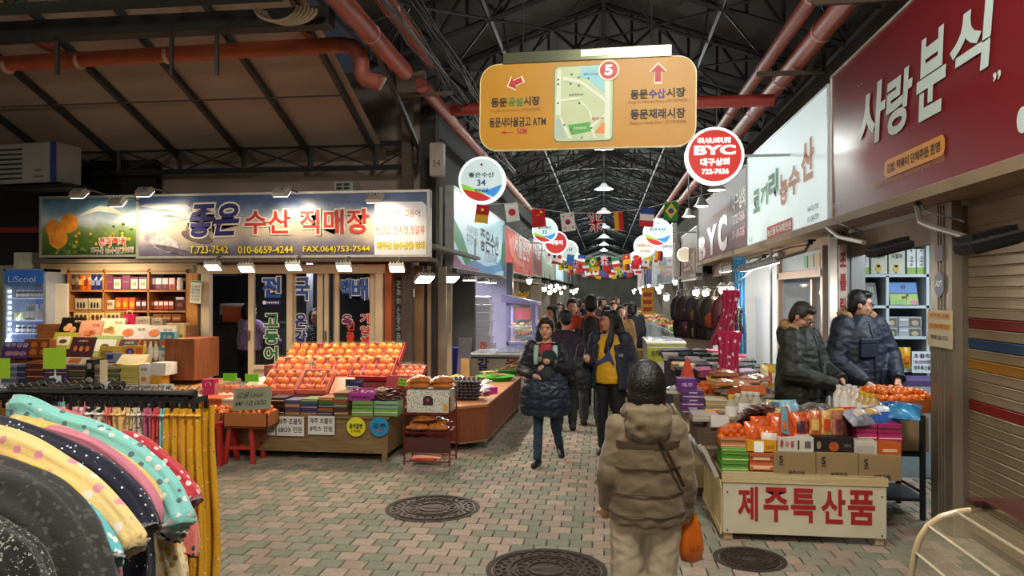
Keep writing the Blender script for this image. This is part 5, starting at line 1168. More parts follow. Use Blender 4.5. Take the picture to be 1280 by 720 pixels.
# light trough above the sign with its chains
a=Q(622,74); b=Q(828,62)
MB().box((w/2,.03,h+.05),(w*.78,.09,.09)).build('light_trough',M('6f7058',.25,.7,.1,5),t)
MB().box((w*.56,-.017,h+.06),(w*.16,.006,.05)).build('reflection_patch',lens('fff8c8',1.2),t)  # reflection on the steel trough, put in as a faintly glowing patch
for x in (w*.2,w*.8): 
    mb=MB(); 
    for i in range(24): mb.cyl((x,.03+.008*(i%2),h+.09+i*.07),(x,.03-.008*(i%2),h+.15+i*.07),.007,None,4)
    mb.build('chain',M('4a4a48',.4,.7),t)
# ================================================================ round lit signs
def rsign(px,py,r,label,kind,texts=(),side=-1,dia=.73,bg=None):
    d=dia*F/(2*r); p=W(px,py,d); t=thing('round_sign',label,'sign',p)
    th=.07; 
    for nm,rr,y0,y1,m in (('rim',dia/2,0,th*2,M('e8f0f0',.35,0,.02,4,0,.85)),('face',dia/2*.9,-.006,.01,M(bg or 'cfe4e2',.4,0,.03,2,0,.55))):
        MB().poly([(rr*math.cos(i*PI/18),rr*math.sin(i*PI/18)) for i in range(36)],y0,y1).build(nm,m,t)
    R_=dia/2*.9
    if kind=='wave':
        def arc(a0,a1,n=10): return [(R_*math.cos(a0+(a1-a0)*i/n),R_*math.sin(a0+(a1-a0)*i/n)) for i in range(n+1)]
        for nm,c,pts,y in (('printed_wave','8cc832',arc(R(188),R(215),4)+[(R_*.35,-R_*.62),(-R_*.3,-R_*.42)],-.008),('printed_wave','3a8ed8',arc(R(-55),R(-12),6)+[(R_*.35,-R_*.45),(-.1*R_,-R_*.5)],-.009),('printed_wave','c0322c',arc(R(205),R(298),10)+[(0,-R_*.62)],-.010)):
            MB().poly(pts,y).build(nm,M(c,.4,0,.04,3,0,.6),t)
        MB().poly([(R_*.06*math.cos(i*PI/6),R_*.72+R_*.06*math.sin(i*PI/6)) for i in range(12)],-.01).build('printed_dot',M('b83a50',.4),t)
    for s,x0,z0,x1,z1,c in texts: text(s,R_*x0,R_*z0,R_*x1,R_*z1,M(c,.4,0,.02,4,0,.8 if c=='ffffff' else 0),t,y=-.014,bold=.025)
    e=-2.3-p.x if side<0 else 2.33-p.x
    MB().box((e/2,th,0),(abs(e),.03,.03)).build('bracket',STEEL,t)
    return t
rsign(602,225,29.5,'large round lit sign with green, blue and red waves at the left corner','wave',(('좋은수산',-.62,.12,.6,.36,'3c4858'),('34',-.22,-.28,.2,.02,'6a88b8'),('제주동문',-.34,-.58,.34,-.4,'2a4aa8')))
rsign(681,288,16,'second round lit wave sign on the left, above the pale boards','wave',(('농수축산',-.6,.12,.6,.36,'3c4858'),('32',-.22,-.28,.2,.02,'6a88b8')))
rsign(695,303.5,15,'round red sign with white lettering behind the second left one','red',(('떡볶이',-.6,-.2,.6,.25,'ffffff'),),bg='b82a24')
rsign(710,313,13,'round grey sign behind the red round one','plain',(('수산',-.4,-.1,.5,.3,'3c4858'),),bg='a8b0ac')
rsign(707.5,319.5,11,'small round wave sign further down the left side','wave')
rsign(716,323,10,'blue and white round sign deep down the left side','wave',bg='c8d8f0')
rsign(893.5,194.5,36,'large round red and white lit sign over the right side','plain',(),1,bg='c8281e')
t=bpy.context.scene.collection.objects[-1]
for o in COL.objects:
    if o.get('label')=='large round red and white lit sign over the right side': t=o
R_=.33
for s,x0,z0,x1,z1 in (('내의,속옷,브래지,양말',-.66,.45,.6,.7),('BYC',-.78,.02,.78,.4),('대구상회',-.55,-.4,.55,-.1),('722-7636',-.5,-.72,.52,-.5)): text(s,R_*x0,R_*z0,R_*x1,R_*z1,M('f8f4f0',.4,0,.02,4,0,.8),t,y=-.014,bold=.05)
rsign(822,290.5,17.8,'round lit wave sign on the right with blue lettering','wave',(('만석수산',-.6,.12,.6,.36,'5c6878'),),1)
rsign(806,307.5,13.8,'round white sign with an orange lettering band on the right side','plain',(('어머니맛',-.8,-.15,.8,.25,'c8702a'),('729-6622',-.5,-.6,.5,-.4,'8a7a50')),1,bg='f0e8d8')
rsign(796,324.5,10.8,'smallest round wave sign in the near right row','wave',(('해성식품',-.6,.1,.6,.35,'5c6878'),),1)
rsign(856,318,9,'small round sign half seen on the pale right board','plain',(),1,dia=.4,bg='c8b8a0')
# ================================================================ bunting
def flagpoly(t,pts,c,y=-.002,nm='printed_field'): MB().poly(pts,y).build(nm,M(c,.7,0,.05),t)
def flag(kind,p,label,w=.22,h=.3,rz=0,simple=False,ry=0,group=None):
    t=thing('flag',label,'flag',p,rz,group,ry=ry)
    base={'jp':'e8e6e0','cn':'c8202a','kr':'e8e6e0','uk':'24306a','de':'c8202a','fr':'e8e6e0','br':'1f7a3a','vn':'c8202a','ca':'c8202a','it':'e8e6e0','yl':'d8b020','gr':'2a5a9a'}[kind]
    MB().grid(lambda u,v:((u-.5)*w,.01*math.sin(u*5+v*3),-h*v),4,4).build('cloth',M(base,.8,0,.05),t,smooth=True)
    y=-.016; disc=lambda cx,cz_,r,n=14:[(cx+r*math.cos(2*PI*i/n),cz_+r*math.sin(2*PI*i/n)) for i in range(n)]
    rc=lambda a,b,c,d:[(a*w-w/2,-h*d),(c*w-w/2,-h*d),(c*w-w/2,-h*b),(a*w-w/2,-h*b)]
    if kind=='jp': flagpoly(t,disc(0,-h/2,w*.27),'c0202c',y)
    if kind=='vn': flagpoly(t,rc(0,.55,1,1),'e0a81c',y); flagpoly(t,disc(0,-h*.28,w*.14,5),'e8d020',y)
    if kind=='cn': 
        flagpoly(t,disc(w*.24,-h*.2,w*.12,5),'e8d020',y)
        for a in (.42,.5,.58): flagpoly(t,disc(w*(a-.5),-h*.35,w*.04,5),'e8d020',y)
    if kind=='kr':
        flagpoly(t,[(w*.2*math.cos(i*PI/8),-h*.5+w*.2*math.sin(i*PI/8)) for i in range(9)],'c0202c',y); flagpoly(t,[(w*.2*math.cos(PI+i*PI/8),-h*.5+w*.2*math.sin(PI+i*PI/8)) for i in range(9)],'24408a',y)
        if not simple:
            for sx_ in (.15,.75):
                for sy_ in (.14,.76):
                    for q in range(3): flagpoly(t,rc(sx_,sy_+q*.035,sx_+.14,sy_+.018+q*.035),'202020',y)
    if kind=='uk':
        for m_,wd,yy in (('e8e6e0',.1,y),('c0202c',.045,y-.002)):
            for s in (1,-1):
                a=Vector((-w/2*s,-h)); b=Vector((w/2*s,0)); dn=(b-a).normalized(); nn=Vector((-dn.y,dn.x))*wd*w
                flagpoly(t,[tuple(a+nn+dn*.02),tuple(a-nn+dn*.02),tuple(b-nn-dn*.02),tuple(b+nn-dn*.02)],m_,yy)
        flagpoly(t,rc(.36,0,.64,1),'e8e6e0',y-.003); flagpoly(t,rc(0,.4,1,.6),'e8e6e0',y-.003); flagpoly(t,rc(.42,0,.58,1),'c0202c',y-.004); flagpoly(t,rc(0,.44,1,.56),'c0202c',y-.004)
    if kind=='de': flagpoly(t,rc(0,0,.33,1),'d8a020',y); flagpoly(t,rc(.67,0,1,1),'1c1a1a',y)
    if kind=='fr': flagpoly(t,rc(0,0,1,.33),'243a8a',y); flagpoly(t,rc(0,.67,1,1),'c0202c',y)
    if kind=='it': flagpoly(t,rc(0,0,1,.33),'1f7a3a',y); flagpoly(t,rc(0,.67,1,1),'c0202c',y)
    if kind=='br': flagpoly(t,[(0,-h*.08),(w*.42,-h*.5),(0,-h*.92),(-w*.42,-h*.5)],'e0b020',y); flagpoly(t,disc(0,-h/2,w*.2),'24408a',y-.002)
    return t
YB=12.0
names={'vn':'red and yellow flag with a star','jp':'white flag with a red disc','cn':'red flag with small yellow stars','kr':'white flag with a red and blue disc','uk':'blue flag with red and white crosses','de':'black, red and gold striped flag','fr':'blue, white and red striped flag','br':'green flag with a yellow diamond'}
pts=[]
for (x,y,k,tl) in ((604,256,'vn',-.12),(638.5,254,'jp',.14),(672,261,'cn',.1),(708.5,266,'kr',.12),(743,266.5,'uk',.1),(775.5,264.5,'de',.08),(809.5,260,'fr',-.08),(839.5,252,'br',-.06)):
    p=WY(x,y,YB); flag(k,p,names[k]+' on the nearest bunting string',rz=0,ry=-tl,group='flags on the nearest bunting string'); pts.append(p)
s0=WY(560,240,YB); s1=WY(905,238,YB)
tag(MB().tube([(p-s0) for p in [s0]+pts+[s1]],.006,5).build('bunting_string',M('c8c8c4',.7),None,loc=s0),'thin pale string carrying the nearest row of flags','string')
kinds=['kr','uk','de','fr','cn','jp','it','ca','br','yl','gr','vn']; fi=0
for r_,(Y,z) in enumerate(((26,3.35),(28.5,3.25),(31,3.3),(33.5,3.2),(36,3.3),(39,3.2),(42,3.35))):
    pr_=[]
    for i in range(11):
        x=-1.9+i*.38+.07*(r_%3); zz=z-.25*(1-((i-5)/5)**2)+.05*math.sin(i*3+r_)
        k=kinds[(i*5+r_*3)%12]; p=Vector((x,Y,zz)); pr_.append(p)
        c={'kr':'white flag','uk':'blue crossed flag','de':'dark striped flag','fr':'tricolour flag','cn':'red flag','jp':'white disc flag','it':'green striped flag','ca':'plain red flag','br':'green diamond flag','yl':'yellow flag','gr':'blue flag','vn':'red and gold flag'}[k]
        flag(k,p,'%s on bunting row %s, %s of eleven from the left'%(c,('two','three','four','five','six','seven','eight')[r_],('first','second','third','fourth','fifth','sixth','seventh','eighth','ninth','tenth','eleventh')[i]),.26,.34,simple=True,ry=.15*math.sin(i*7+r_),group='flags deep down the alley')
    tag(MB().tube([Vector((-2.3,Y,z+.1))-pr_[0]]+[p-pr_[0] for p in pr_]+[Vector((2.3,Y,z+.1))-pr_[0]],.006,4).build('bunting_string',M('c8c8c4',.7),None,loc=pr_[0]),'thin string of bunting row %s down the alley'%(('two','three','four','five','six','seven','eight')[r_]),'string')
# bell lamps over the right signs
for k,(px,py,Y,lb) in enumerate(((896,238,13,'nearest'),(877,258,15.5,'middle'),(861,271,17.5,'farthest'))):
    p=WY(px,py,Y); t=thing('bell_lamp','white bell lamp over the maroon right sign, '+lb,'lamp',p,0,'bell lamps over the maroon sign')
    MB().lathe([(.04,.2),(.07,.16),(.1,.08),(.17,.0),(.16,-.0),(.09,.07),(.05,.14)],n=18).build('bell',M('c8ccc8',.4,.3),t,smooth=40); MB().lathe([(0,0),(.13,0),(.13,.02),(0,.02)],n=14).build('lens',lens('fff8ec',10),t); MB().cyl((0,0,.2),(0,0,5.3-p.z),.012,None,6).build('rod',STEEL,t)
    lamp('SPOT',p-Vector((0,0,.05)),30,NEUT,.06,(p.x-.9,Y,0),120,name='bell_light')
# ================================================================ RIGHT ROW
XRs=2.33; z0=WX(1038,273,XRs).z
def rboard(label,px0,py0b,py0t,Yend,face,frame='c9c5bc'):
    p0=WX(px0,py0b,XRs); p0.z=z0; h=WX(px0,py0t,XRs).z-z0
    p1=Vector((XRs,Yend,z0)); return sign(label,p0,p1,h,.14,face,M(frame,.4,.3),fw=.02)[0],h
gl=M('741a1f',.3,0,.04,3)
t,h=rboard('large glossy dark red shop board with white brush lettering, nearest on right',1040,273,97,3.35,gl)
BR=M('c9d6cf',.35,0,.04)
for s,x0,y0,x1,y1 in (('사',1073,191,1108,95),('랑',1109,174,1142,78),('분',1147,155,1184,27),('식',1189,111,1245,-16)): ptext(t,s,x0,y0-0 if 0 else y1,x1,y0,BR,bold=.035,shear=.12,y=-.008)
ptext(t,'“',1073,103,1079,109,BR,bold=.02,y=-.008); ptext(t,'”',1243,86,1253,103,BR,bold=.02,y=-.008)
a=onp(t,1106,224); b=onp(t,1182,171); bz=onp(t,1106,202)
MB().poly(rrect(a[0],a[1],b[0],bz[1],.06),-.004).build('orange_field',M('cf8a2a',.35,0,.04),t)
text('김밥, 떡볶이 단체주문 환영',a[0]+.07,a[1]+.03,b[0]-.07,bz[1]-.035,M('2a1a14',.5),t,y=-.008,bold=.02)
a=onp(t,1088,240); text('Welcome order like kimbap, tteokbokki group  炒年糕',a[0],a[1]+.0,a[0]+1.45,a[1]+.075,M('b07a2a',.5),t,y=-.006)
a=onp(t,1041,263); text('먹자골목 27',a[0]+.02,a[1],a[0]+.25,a[1]+.06,M('cfc8c0',.5),t,y=-.006)
a=onp(t,1272,166); MB().poly([(a[0]+.06+.06*math.cos(i*PI/10),a[1]+.06+.075*math.sin(i*PI/10)) for i in range(20)],-.005).build('white_mark',BR,t)
face=M('d4e6e8',.5,0,.03,2,0,.42)
p1=WX(1035,280,XRs)
t,h=rboard('lit white shop board with green and orange lettering',935,311,200,p1.y,face,'d6e2e4')
GRN=M('168a38',.5,0,.05,4); ORG=M('d06c10',.5,0,.12,4)
for s,x0,y1,x1,y0,m in (('코',942,268,950,234,GRN),('끼',951,260,960,228,GRN),('리',961,252,973,209,GRN),('농',975,259,985,213,ORG),('수',986,247,1000,202,ORG),('산',1002,230,1018,168,ORG)): ptext(t,s,x0,y0,x1,y1,m,bold=.05,y=-.006)
a=onp(t,959,299); b=onp(t,991,267); MB().poly(rrect(a[0],a[1],b[0],a[1]+.17,.02),-.004).build('red_field',M('b8302c',.5),t); text('농산물직거래전문',a[0]+.04,a[1]+.03,b[0]-.04,a[1]+.14,WHITE,t,y=-.007,bold=.03)
a=onp(t,1010,281); text('064)725-7767',a[0],a[1]+.13,a[0]+.45,a[1]+.2,M('3c5a58',.5),t,y=-.005,bold=.02); text('011-249-7779',a[0],a[1]+.02,a[0]+.45,a[1]+.09,M('3c5a58',.5),t,y=-.005,bold=.02)
a=onp(t,956,301); text('감귤, 한라봉, 오메기떡, 초콜릿 일체',a[0],a[1]-.03,a[0]+1.2,a[1]+.03,M('5a7a90',.5),t,y=-.005)
a=onp(t,936,305); text('동문시장',a[0]+.05,a[1]+.0,a[0]+.35,a[1]+.1,M('4a6a70',.5),t,y=-.005)
p1=WX(933,312,XRs)
t,h=rboard('maroon shop board with large silver letters and white small writing',873,331,260.5,p1.y,M('56202e',.5,0,.12,1.5),'8a7a78')
SIL=M('c4b8b4',.3,.3,.06)
for s,x0,y0,x1,y1 in (('B',874,294,882,326),('Y',884,279,896,321),('C',898,265,909,316)): ptext(t,s,x0,y0,x1,y1,SIL,bold=.05,y=-.006)
ptext(t,'대구상회',916,232,932,266,WHITE,bold=.03,y=-.006); ptext(t,'T.722-7636',916,261,931,282,M('d8a8b8',.4),bold=.02,y=-.006); ptext(t,'011-698-7636',916,282,931,300,M('d8a8b8',.4),bold=.02,y=-.006)
ptext(t,'내의,속옷,브래지어,양말',878,262,909,278,M('a8783a',.5),bold=.01,y=-.006)
t=board('brown board with faint pale letters beyond the maroon one',852,297,351,871,M('6a4038',.5,0,.1,2),X=XRs); ptext(t,'도소매',855,313,868,342,M('b8a89c',.5),bold=.03,y=-.006)
struct('trim_12',MB().box((2.3,WX(846,330,2.3).y,2.9),(.16,.3,1.1)),M('a89c90',.5,.1,.05,3))
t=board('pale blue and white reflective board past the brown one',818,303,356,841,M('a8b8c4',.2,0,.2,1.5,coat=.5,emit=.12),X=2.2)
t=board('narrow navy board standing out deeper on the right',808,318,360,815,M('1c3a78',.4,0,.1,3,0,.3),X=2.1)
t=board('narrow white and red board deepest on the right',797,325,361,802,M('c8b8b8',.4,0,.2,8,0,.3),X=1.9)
# soffit, fascia, posts
sof=M('8a7358',.6,.1,.14,2.5,.15)
struct('trim_13',MB().box((2.52,11.2,z0-.045),(.42,15.8,.08)),sof)
struct('trim_14',MB().box((2.72,11.2,z0-.22),(.06,15.8,.3)),M('8c7862',.6,.1,.1,3))
struct('trim_15',MB().box((2.42,26,z0-.3),(.3,14,.08)),M('4e4a46',.7))
PM=M('857a68',.4,.35,.06,3)
yP0=WX(1190,400,2.58).y; yP1=WX(1163,400,2.58).y
mb=MB().box((2.66,(yP0+yP1)/2,z0/2-.04),(.16,yP1-yP0,z0-.1)); 
for q in (.35,.5,.62): mb.box((2.578,yP0+(yP1-yP0)*q,z0/2-.04),(.008,.012,z0-.12))
post=struct('trim_16',mb,PM)
# roller shutter
def shutter():
    par=struct('wall_shutter',MB().box((2.72,4.55,1.25),(.02,2.75,2.5)),M('5f5648',.6,.2))
    m0=M('a08c70',.38,.35,.08,2.5,.1,bs=8)
    for k in range(33):
        z=.06+k*.0752; c=m0
        zc=z+.037
        for zz,cc in ((1.575,'7a1f1c'),(1.425,'24466a'),(1.275,'a87418'),(.975,'8a2018')):
            if abs(zc-zz)<.0376: c=M(cc,.4,.2,.08,3)
        mb=MB(); pr=[(2.703,0),(2.694,.005),(2.693,.03),(2.690,.06),(2.686,.066),(2.690,.071),(2.703,.0745)]
        mb.add([(x,y,z+dz) for y in (3.2,5.92) for x,dz in pr],[(i,i+1,len(pr)+i+1,len(pr)+i) for i in range(len(pr)-1)])
        mb.build('slat',c,par)
    MB().box((2.70,5.94,1.25),(.09,.05,2.5)).build('guide_rail',M('6c6252',.5,.4),par)
shutter()
t=papersign('yellow headed paper notice taped on the right post',0,0,1,1,5,['x']) if 0 else None
p=WX(1160,432,2.57); t=thing('paper_notice','cream paper notice with yellow headings taped on the right post','notice',p,-PI/2)
w=p.y-WX(1191,432,2.57).y; h=WX(1160,387,2.57).z-p.z
MB().box((w/2,-.002,h/2),(w,.003,h)).build('sheet',M('c9bc98',.6,0,.05),t)
for z_,s in ((.8,'제주특산물'),(.52,'현금영수증 가능')): MB().box((w/2,-.005,h*(z_+.05)),(w*.9,.002,h*.17)).build('yellow_band',M('d0a020',.5),t); text(s,w*.1,h*z_,w*.9,h*(z_+.11),REDT,t,y=-.008,bold=.02)
text('택배 됩니다',w*.15,h*.2,w*.85,h*.33,M('3a3028',.6),t,y=-.006,bold=.02)
p=WX(1168,370,2.57); t=thing('alarm_sticker','small blue hexagonal alarm sticker on the right post','sticker',p,-PI/2); w=p.y-WX(1180,370,2.57).y
MB().poly([(w/2+w*.55*math.cos(i*PI/3+PI/6),.09+w*.65*math.sin(i*PI/3+PI/6)) for i in range(6)],-.001,.002).build('hexagon',M('4a5a80',.5),t); text('ADT',w*.15,.07,w*.85,.12,WHITE,t,y=-.004,bold=.03)
MB().box((w/2,0,.33),(w*.8,.003,.12)).build('label',M('5c5a68',.5),t)
# ---- shop interior behind the opening
YI=8.45
struct('wall_shop_right_end',MB().box((3.9,YI+.42,1.35),(2.7,.08,2.7)),M('a9bac4',.7,0,.04,2))
struct('wall_shop_right_rear',MB().box((5.2,7.4,1.35),(.08,2.9,2.7)),M('8fa0aa',.7,0,.05,2))
struct('ceiling_shop_right',MB().box((3.9,7.2,2.5),(2.5,2.6,.05)),M('b4c2ca',.7,0,.04,2))
lamp('AREA',(3.6,7.2,2.42),42,(.86,.94,1),.9,(3.4,7.6,0),sy=.7)
struct('trim_17',MB().box((2.70,YI+.05,1.22),(.14,.3,2.44)),M('8d8c8a',.4,.4,.05,3)); struct('trim_18',MB().box((2.66,8.75,1.22),(.1,.12,2.44)),M('b0a8a0',.4,.4,.05,3))
# vertical chocolate sign
p=WY(1049,390,8.3); w=WY(1059,390,8.3).x-p.x; h=WY(1049,306,8.3).z-p.z
struct('trim_19',MB().box((2.56,8.5,1.22),(.14,.26,2.44)),M('8d8c8a',.4,.4,.05,3))
t=thing('vertical_sign','narrow cream vertical sign with dark red Korean letters beside the shelves','sign',p); MB().box((w/2,.01,h/2-.2),(w,.02,h+.4)).build('panel',M('b9aa9c',.5,0,.05),t)
for i,c in enumerate('초콜릿'): text(c,w*.1,h-.24-.25*i,w*.9,h-.06-.25*i,M('8a1c1c',.5),t,y=-.004,bold=.04)
# shelving
x0=WY(1060,400,YI).x; x1=WY(1200,400,YI).x; zz=[WY(1100,y,YI).z for y in (305.5,344.5,383.5,422,463,500)]; w=x1-x0; sh=M('b0bcc0',.5,0,.04,3)
t=thing('white_shelving','white open shelving of boxed sweets inside the right shop','shelf',(x0,YI,0))
for z in zz: MB().box((w/2,.18,z),(w,.36,.03)).build('shelf_board',sh,t)
for px in (1061,1109.5,1160,1200): 
    x=WY(px,400,YI).x-x0; MB().box((x,.18,(zz[0] if px!=1109.5 else zz[1])/2),(.03,.36,zz[0] if px!=1109.5 else zz[1])).build('upright',sh,t)
MB().box((w/2,.355,zz[0]/2),(w,.01,zz[0])).build('back_panel',M('6c7a80',.6),t)
def scart(label,x0,y0,x1,y1,m,deco,dep=.2,tilt=0,Y=YI+.05,g=None): return carton(label,x0,y0,x1,y1,Y,dep,m,tilt,deco=deco,group=g)
for k,(a,b) in enumerate(((1064,1074),(1076,1086),(1134,1144.5),(1146,1157))): scart('tall narrow white and green box on the top white shelf, %s from the left'%('first','second','third','fourth')[k],a,311,b,342.5,M('c8d0d0',.5),[('rect','7aa03a',0,0,1,.26),('rect','3c4448',.4,.88,.6,.97),('text','고','3c4448',.32,.6,.68,.7),('text','리','3c4448',.32,.45,.68,.56),('text','수','3c4448',.32,.3,.68,.42)],g='narrow boxes on the top white shelf')
for k,(a,b) in enumerate(((1089,1109),(1111,1131))): 
    t=scart('wide cream box with a yellow figure on the top white shelf, %s of two'%('left','right')[k],a,311,b,342.5,M('b4b8a4',.5),[('text','수월차','2c3028',.15,.62,.85,.8),('ell','b8a020',.45,.22,.17,.14),('ell','b8a020',.45,.34,.12,.08),('rect','4a4038',.4,.03,.5,.1),('text','제주','2c3028',.1,.88,.35,.94)],g='wide boxes on the top white shelf')
    MB().tube([(-.04,.05,.28),(-.02,.05,.3),(.02,.05,.3),(.04,.05,.28)],.004,5).build('handle',WHITE,t)
scart('black tilted gift box with pale lettering on the second white shelf',1065,353,1097,381,M('14191a',.4),[('text','제주 초콜릿','b8c8a0',.4,.55,.9,.8),('text','한라','8a9a78',.62,.3,.9,.4)],.05,.25,YI+.08)
t=scart('blue gift box printed with fields and a grazing pony on the second white shelf',1113,353,1148,381,M('3a6aa8',.4),[('rect','3a72b0',0,.5,1,1),('rect','2c5a5a',0,.48,1,.56),('rect','8aa83c',0,.0,1,.5),('ell','6a9a4a',.3,.1,.3,.1),('ell','b05a7a',.85,.1,.15,.1),('rect','5a3c24',.42,.28,.62,.38),('rect','5a3c24',.58,.36,.68,.48),('rect','5a3c24',.44,.16,.47,.3),('rect','5a3c24',.57,.16,.6,.3),('text','제주','1c2430',.42,.68,.6,.9)],.05,.25,YI+.08)
for k in range(4): scart('pale carton with a round picture on the third white shelf, %s %s'%(('upper','lower')[k//2],('left','right')[k%2]),(1096,1123.5)[k%2],(396,409.5)[k//2],(1122,1152)[k%2],(408.7,421.5)[k//2],M('9aa0a2',.5),[('rect','5c5648',.45,.1,.95,.85),('ell','a89c84',.7,.4,.16,.25),('rect','c4c8c8',.05,.6,.4,.8)],g='pale cartons on the third shelf')
for k in range(2): scart('pale carton half hidden at the left of the third white shelf, %s'%('upper','lower')[k],1068,(396,409.5)[k],1094,(408.7,421.5)[k],M('9aa0a2',.5),[('rect','5c5648',.45,.1,.95,.85)],g='pale cartons on the third shelf, left')
for k in range(3): packet('bright yellow snack pouch on the fourth white shelf, %s'%('left','middle','right')[k],1110.5+k*11,zz[4]+.015,YI+.1,.095,.23,M('d0a01c',.35,0,.2,15),'yellow pouches on the fourth white shelf',deco='d86a1c')
t=papersign('white printed price card at the end of the fourth shelf',1140,439.5,1165,466,YI-.08,['초콜릿','18,000원','제주특산품'],'c4ccd0','4a2c34')
tag(MB().box((.3,.2,.03),(1.1,.5,.05)).build('purple_cloth',M('4a3c68',.6,0,.1),None,loc=(WY(1108,480,8.0).x,7.85,WY(1108,476,8.0).z-.03)),'strip of purple cloth on the ledge below the yellow pouches','cloth')
tag(MB().box((.3,.2,0),(1.1,.5,WY(1108,476,8.0).z-.03)).build('ledge_cabinet',M('8f9aa0',.5),None,loc=(WY(1108,480,8.0).x,7.85,(WY(1108,476,8.0).z-.03)/2)),'grey low cabinet under the purple cloth','cabinet')
# ---- doorway further along and the white wall
struct('wall_right_white',MB().box((2.66,13.2,1.22),(.08,3.0,2.44)),M('c4cdd6',.5,0,.03,1.5))
yd0=WX(1030,400,2.62).y; yd1=WX(973,400,2.62).y; zd=WX(1000,343,2.62).z
dm=M('9a8272',.4,.3,.06,3)
o=struct('door_7',MB().box((2.64,(yd0+yd1)/2,zd),(.08,yd1-yd0,.1)).box((2.64,yd1-.04,1.2),(.08,.1,2.4)).box((2.64,yd0+.03,1.2),(.08,.08,2.4)).box((2.64,yd0+(yd1-yd0)*.22,1.0),(.06,.08,2.0)),dm)
MB().box((2.66,(yd0+yd1)/2,1.0),(.01,yd1-yd0-.1,1.95)).build('pane',Mglass('b0c0cc',.2),o)
MB().box((2.66,(yd0+yd1)/2,zd+.17),(.01,yd1-yd0-.1,.24)).build('transom_pane',M('8ca0ac',.3,0,.1,3,0,.15),o)
for k in range(3): MB().box((2.65,yd0+.35+k*.28,zd+.16),(.006,.16,.16)).build('transom_sticker',M(('b8a070','a8a48c','4a9a6a')[k],.5),o)
struct('wall_room_right',MB().box((3.9,12.2,1.3),(2.4,.08,2.6)),M('7c8890',.7)); struct('wall_room_right_rear',MB().box((4.9,10.6,1.3),(.08,3.4,2.6)),M('5c666c',.7))
lamp('AREA',(3.7,10.4,2.3),16,(.86,.93,1),.6,(3.4,10.6,0),sy=.5)
p=WX(1011,420,3.4); t=thing('dark_poster','dark poster of a person in a red sports shirt seen through the glass door','poster',p,-PI/2)
w=p.y-WX(1030,420,3.4).y; w=.95; h=.72
MB().box((w/2-.9,.02,h/2),(w*2,.03,h)).build('sheet',M('2a3036',.5,0,.2,6),t); MB().poly([(-.75,.0),(-.75,.2),(-.65,.34),(-.5,.36),(-.38,.26),(-.36,0)],-.002).build('printed_shirt',M('a8202c',.5),t); MB().poly([(-.56+.07*math.cos(i*PI/8),.47+.1*math.sin(i*PI/8)) for i in range(16)],-.003).build('printed_face',M('a87c62',.6),t)
MB().poly([(.0,.42),(.3,.5),(.7,.55),(.7,.5),(.3,.44),(.02,.36)],-.002).build('printed_stripe',M('c02430',.5),t)
tag(MB().box((0,0,0),(.3,1.2,.9)).build('white_counter',M('c4ccd0',.5),None,loc=(3.3,10.9,.45)),'white counter inside the glass door','counter')
# ---- arm lamps
def armlamp(label,m0,pts,head,sz,lit=0,rz=0,e=0,X=2.5):
    """mounting plate m0 (px,py), arm through pixels, head centre pixel; all near the plane x=X going outwards"""
    b=WX(*m0,X); t=thing('arm_lamp',label,'lamp',b,0)
    MB().box((0,0,-.01),(.09,.22,.02)).box((0,0,-.03),(.06,.06,.05)).build('mounting_plate',M('2a2826',.5,.4),t)
    Ps=[WX(x,y,X-.05-.14*i)-b for i,(x,y) in enumerate(pts)]; MB().tube([Vector((0,0,-.03))]+Ps,.019,8).build('arm',M('7d7466',.4,.6),t,smooth=50)
    MB().tube([Ps[0]+Vector((.02,0,.02)),Ps[1]+Vector((.02,-.05,.07)),(Ps[1]+Ps[-1])/2+Vector((0,.02,.09)),Ps[-1]+Vector((0,0,.08))],.007,5).build('cable',BLACK,t,smooth=True)
    hc=WX(*head,X-.05-.14*len(pts))-b; w,d,hh=sz; T=Matrix.Translation(hc)@Matrix.Rotation(rz,4,'Z')@Matrix.Rotation(R(-14),4,'Y')
    mb=MB().box((0,0,0),(w,d,hh),T,ch=.012)
    for i in range(7): mb.box((-w/2+w*(i+.5)/7,0,hh/2+.012),(.008,d*.8,.03),T)
    mb.build('housing',M('b4b6b4' if lit else '17181a',.5,.3),t)
    MB().box((0,0,-hh/2-.002),(w*.86,d*.8,.006),T).build('lens',lens('fffdf4',16) if lit else M('3a3c40',.1),t)
    if lit: lamp('SPOT',b+hc-Vector((0,0,.06)),e,NEUT,.08,b+hc+Vector((-.3,-.2,-2)),120,name='arm_light')
    return t
armlamp('unlit black flood lamp on a bent arm before the opening of the right shop',(1035,264),((1031,273),(1034,285),(1048,296),(1080,303)),(1112,311),(.27,.13,.055),rz=R(10))
armlamp('unlit black flood lamp on a bent arm nearest the camera, over the shutter',(1147,244),((1146,256),(1150,277),(1165,284),(1205,296)),(1236,303),(.26,.14,.06),rz=R(10),X=2.42)
armlamp('lit flood lamp with a pale lens on an arm by the white wall',(1012,300),((1011,306),(1006,314),(985,320),(970,324)),(949,331),(.5,.22,.05),1,e=80,rz=R(20),X=2.45)
armlamp('smaller lit flood lamp beyond the white wall',(955,318),((950,324),(945,328),(935,333)),(917,335),(.4,.2,.05),1,e=50,rz=R(20),X=2.45)
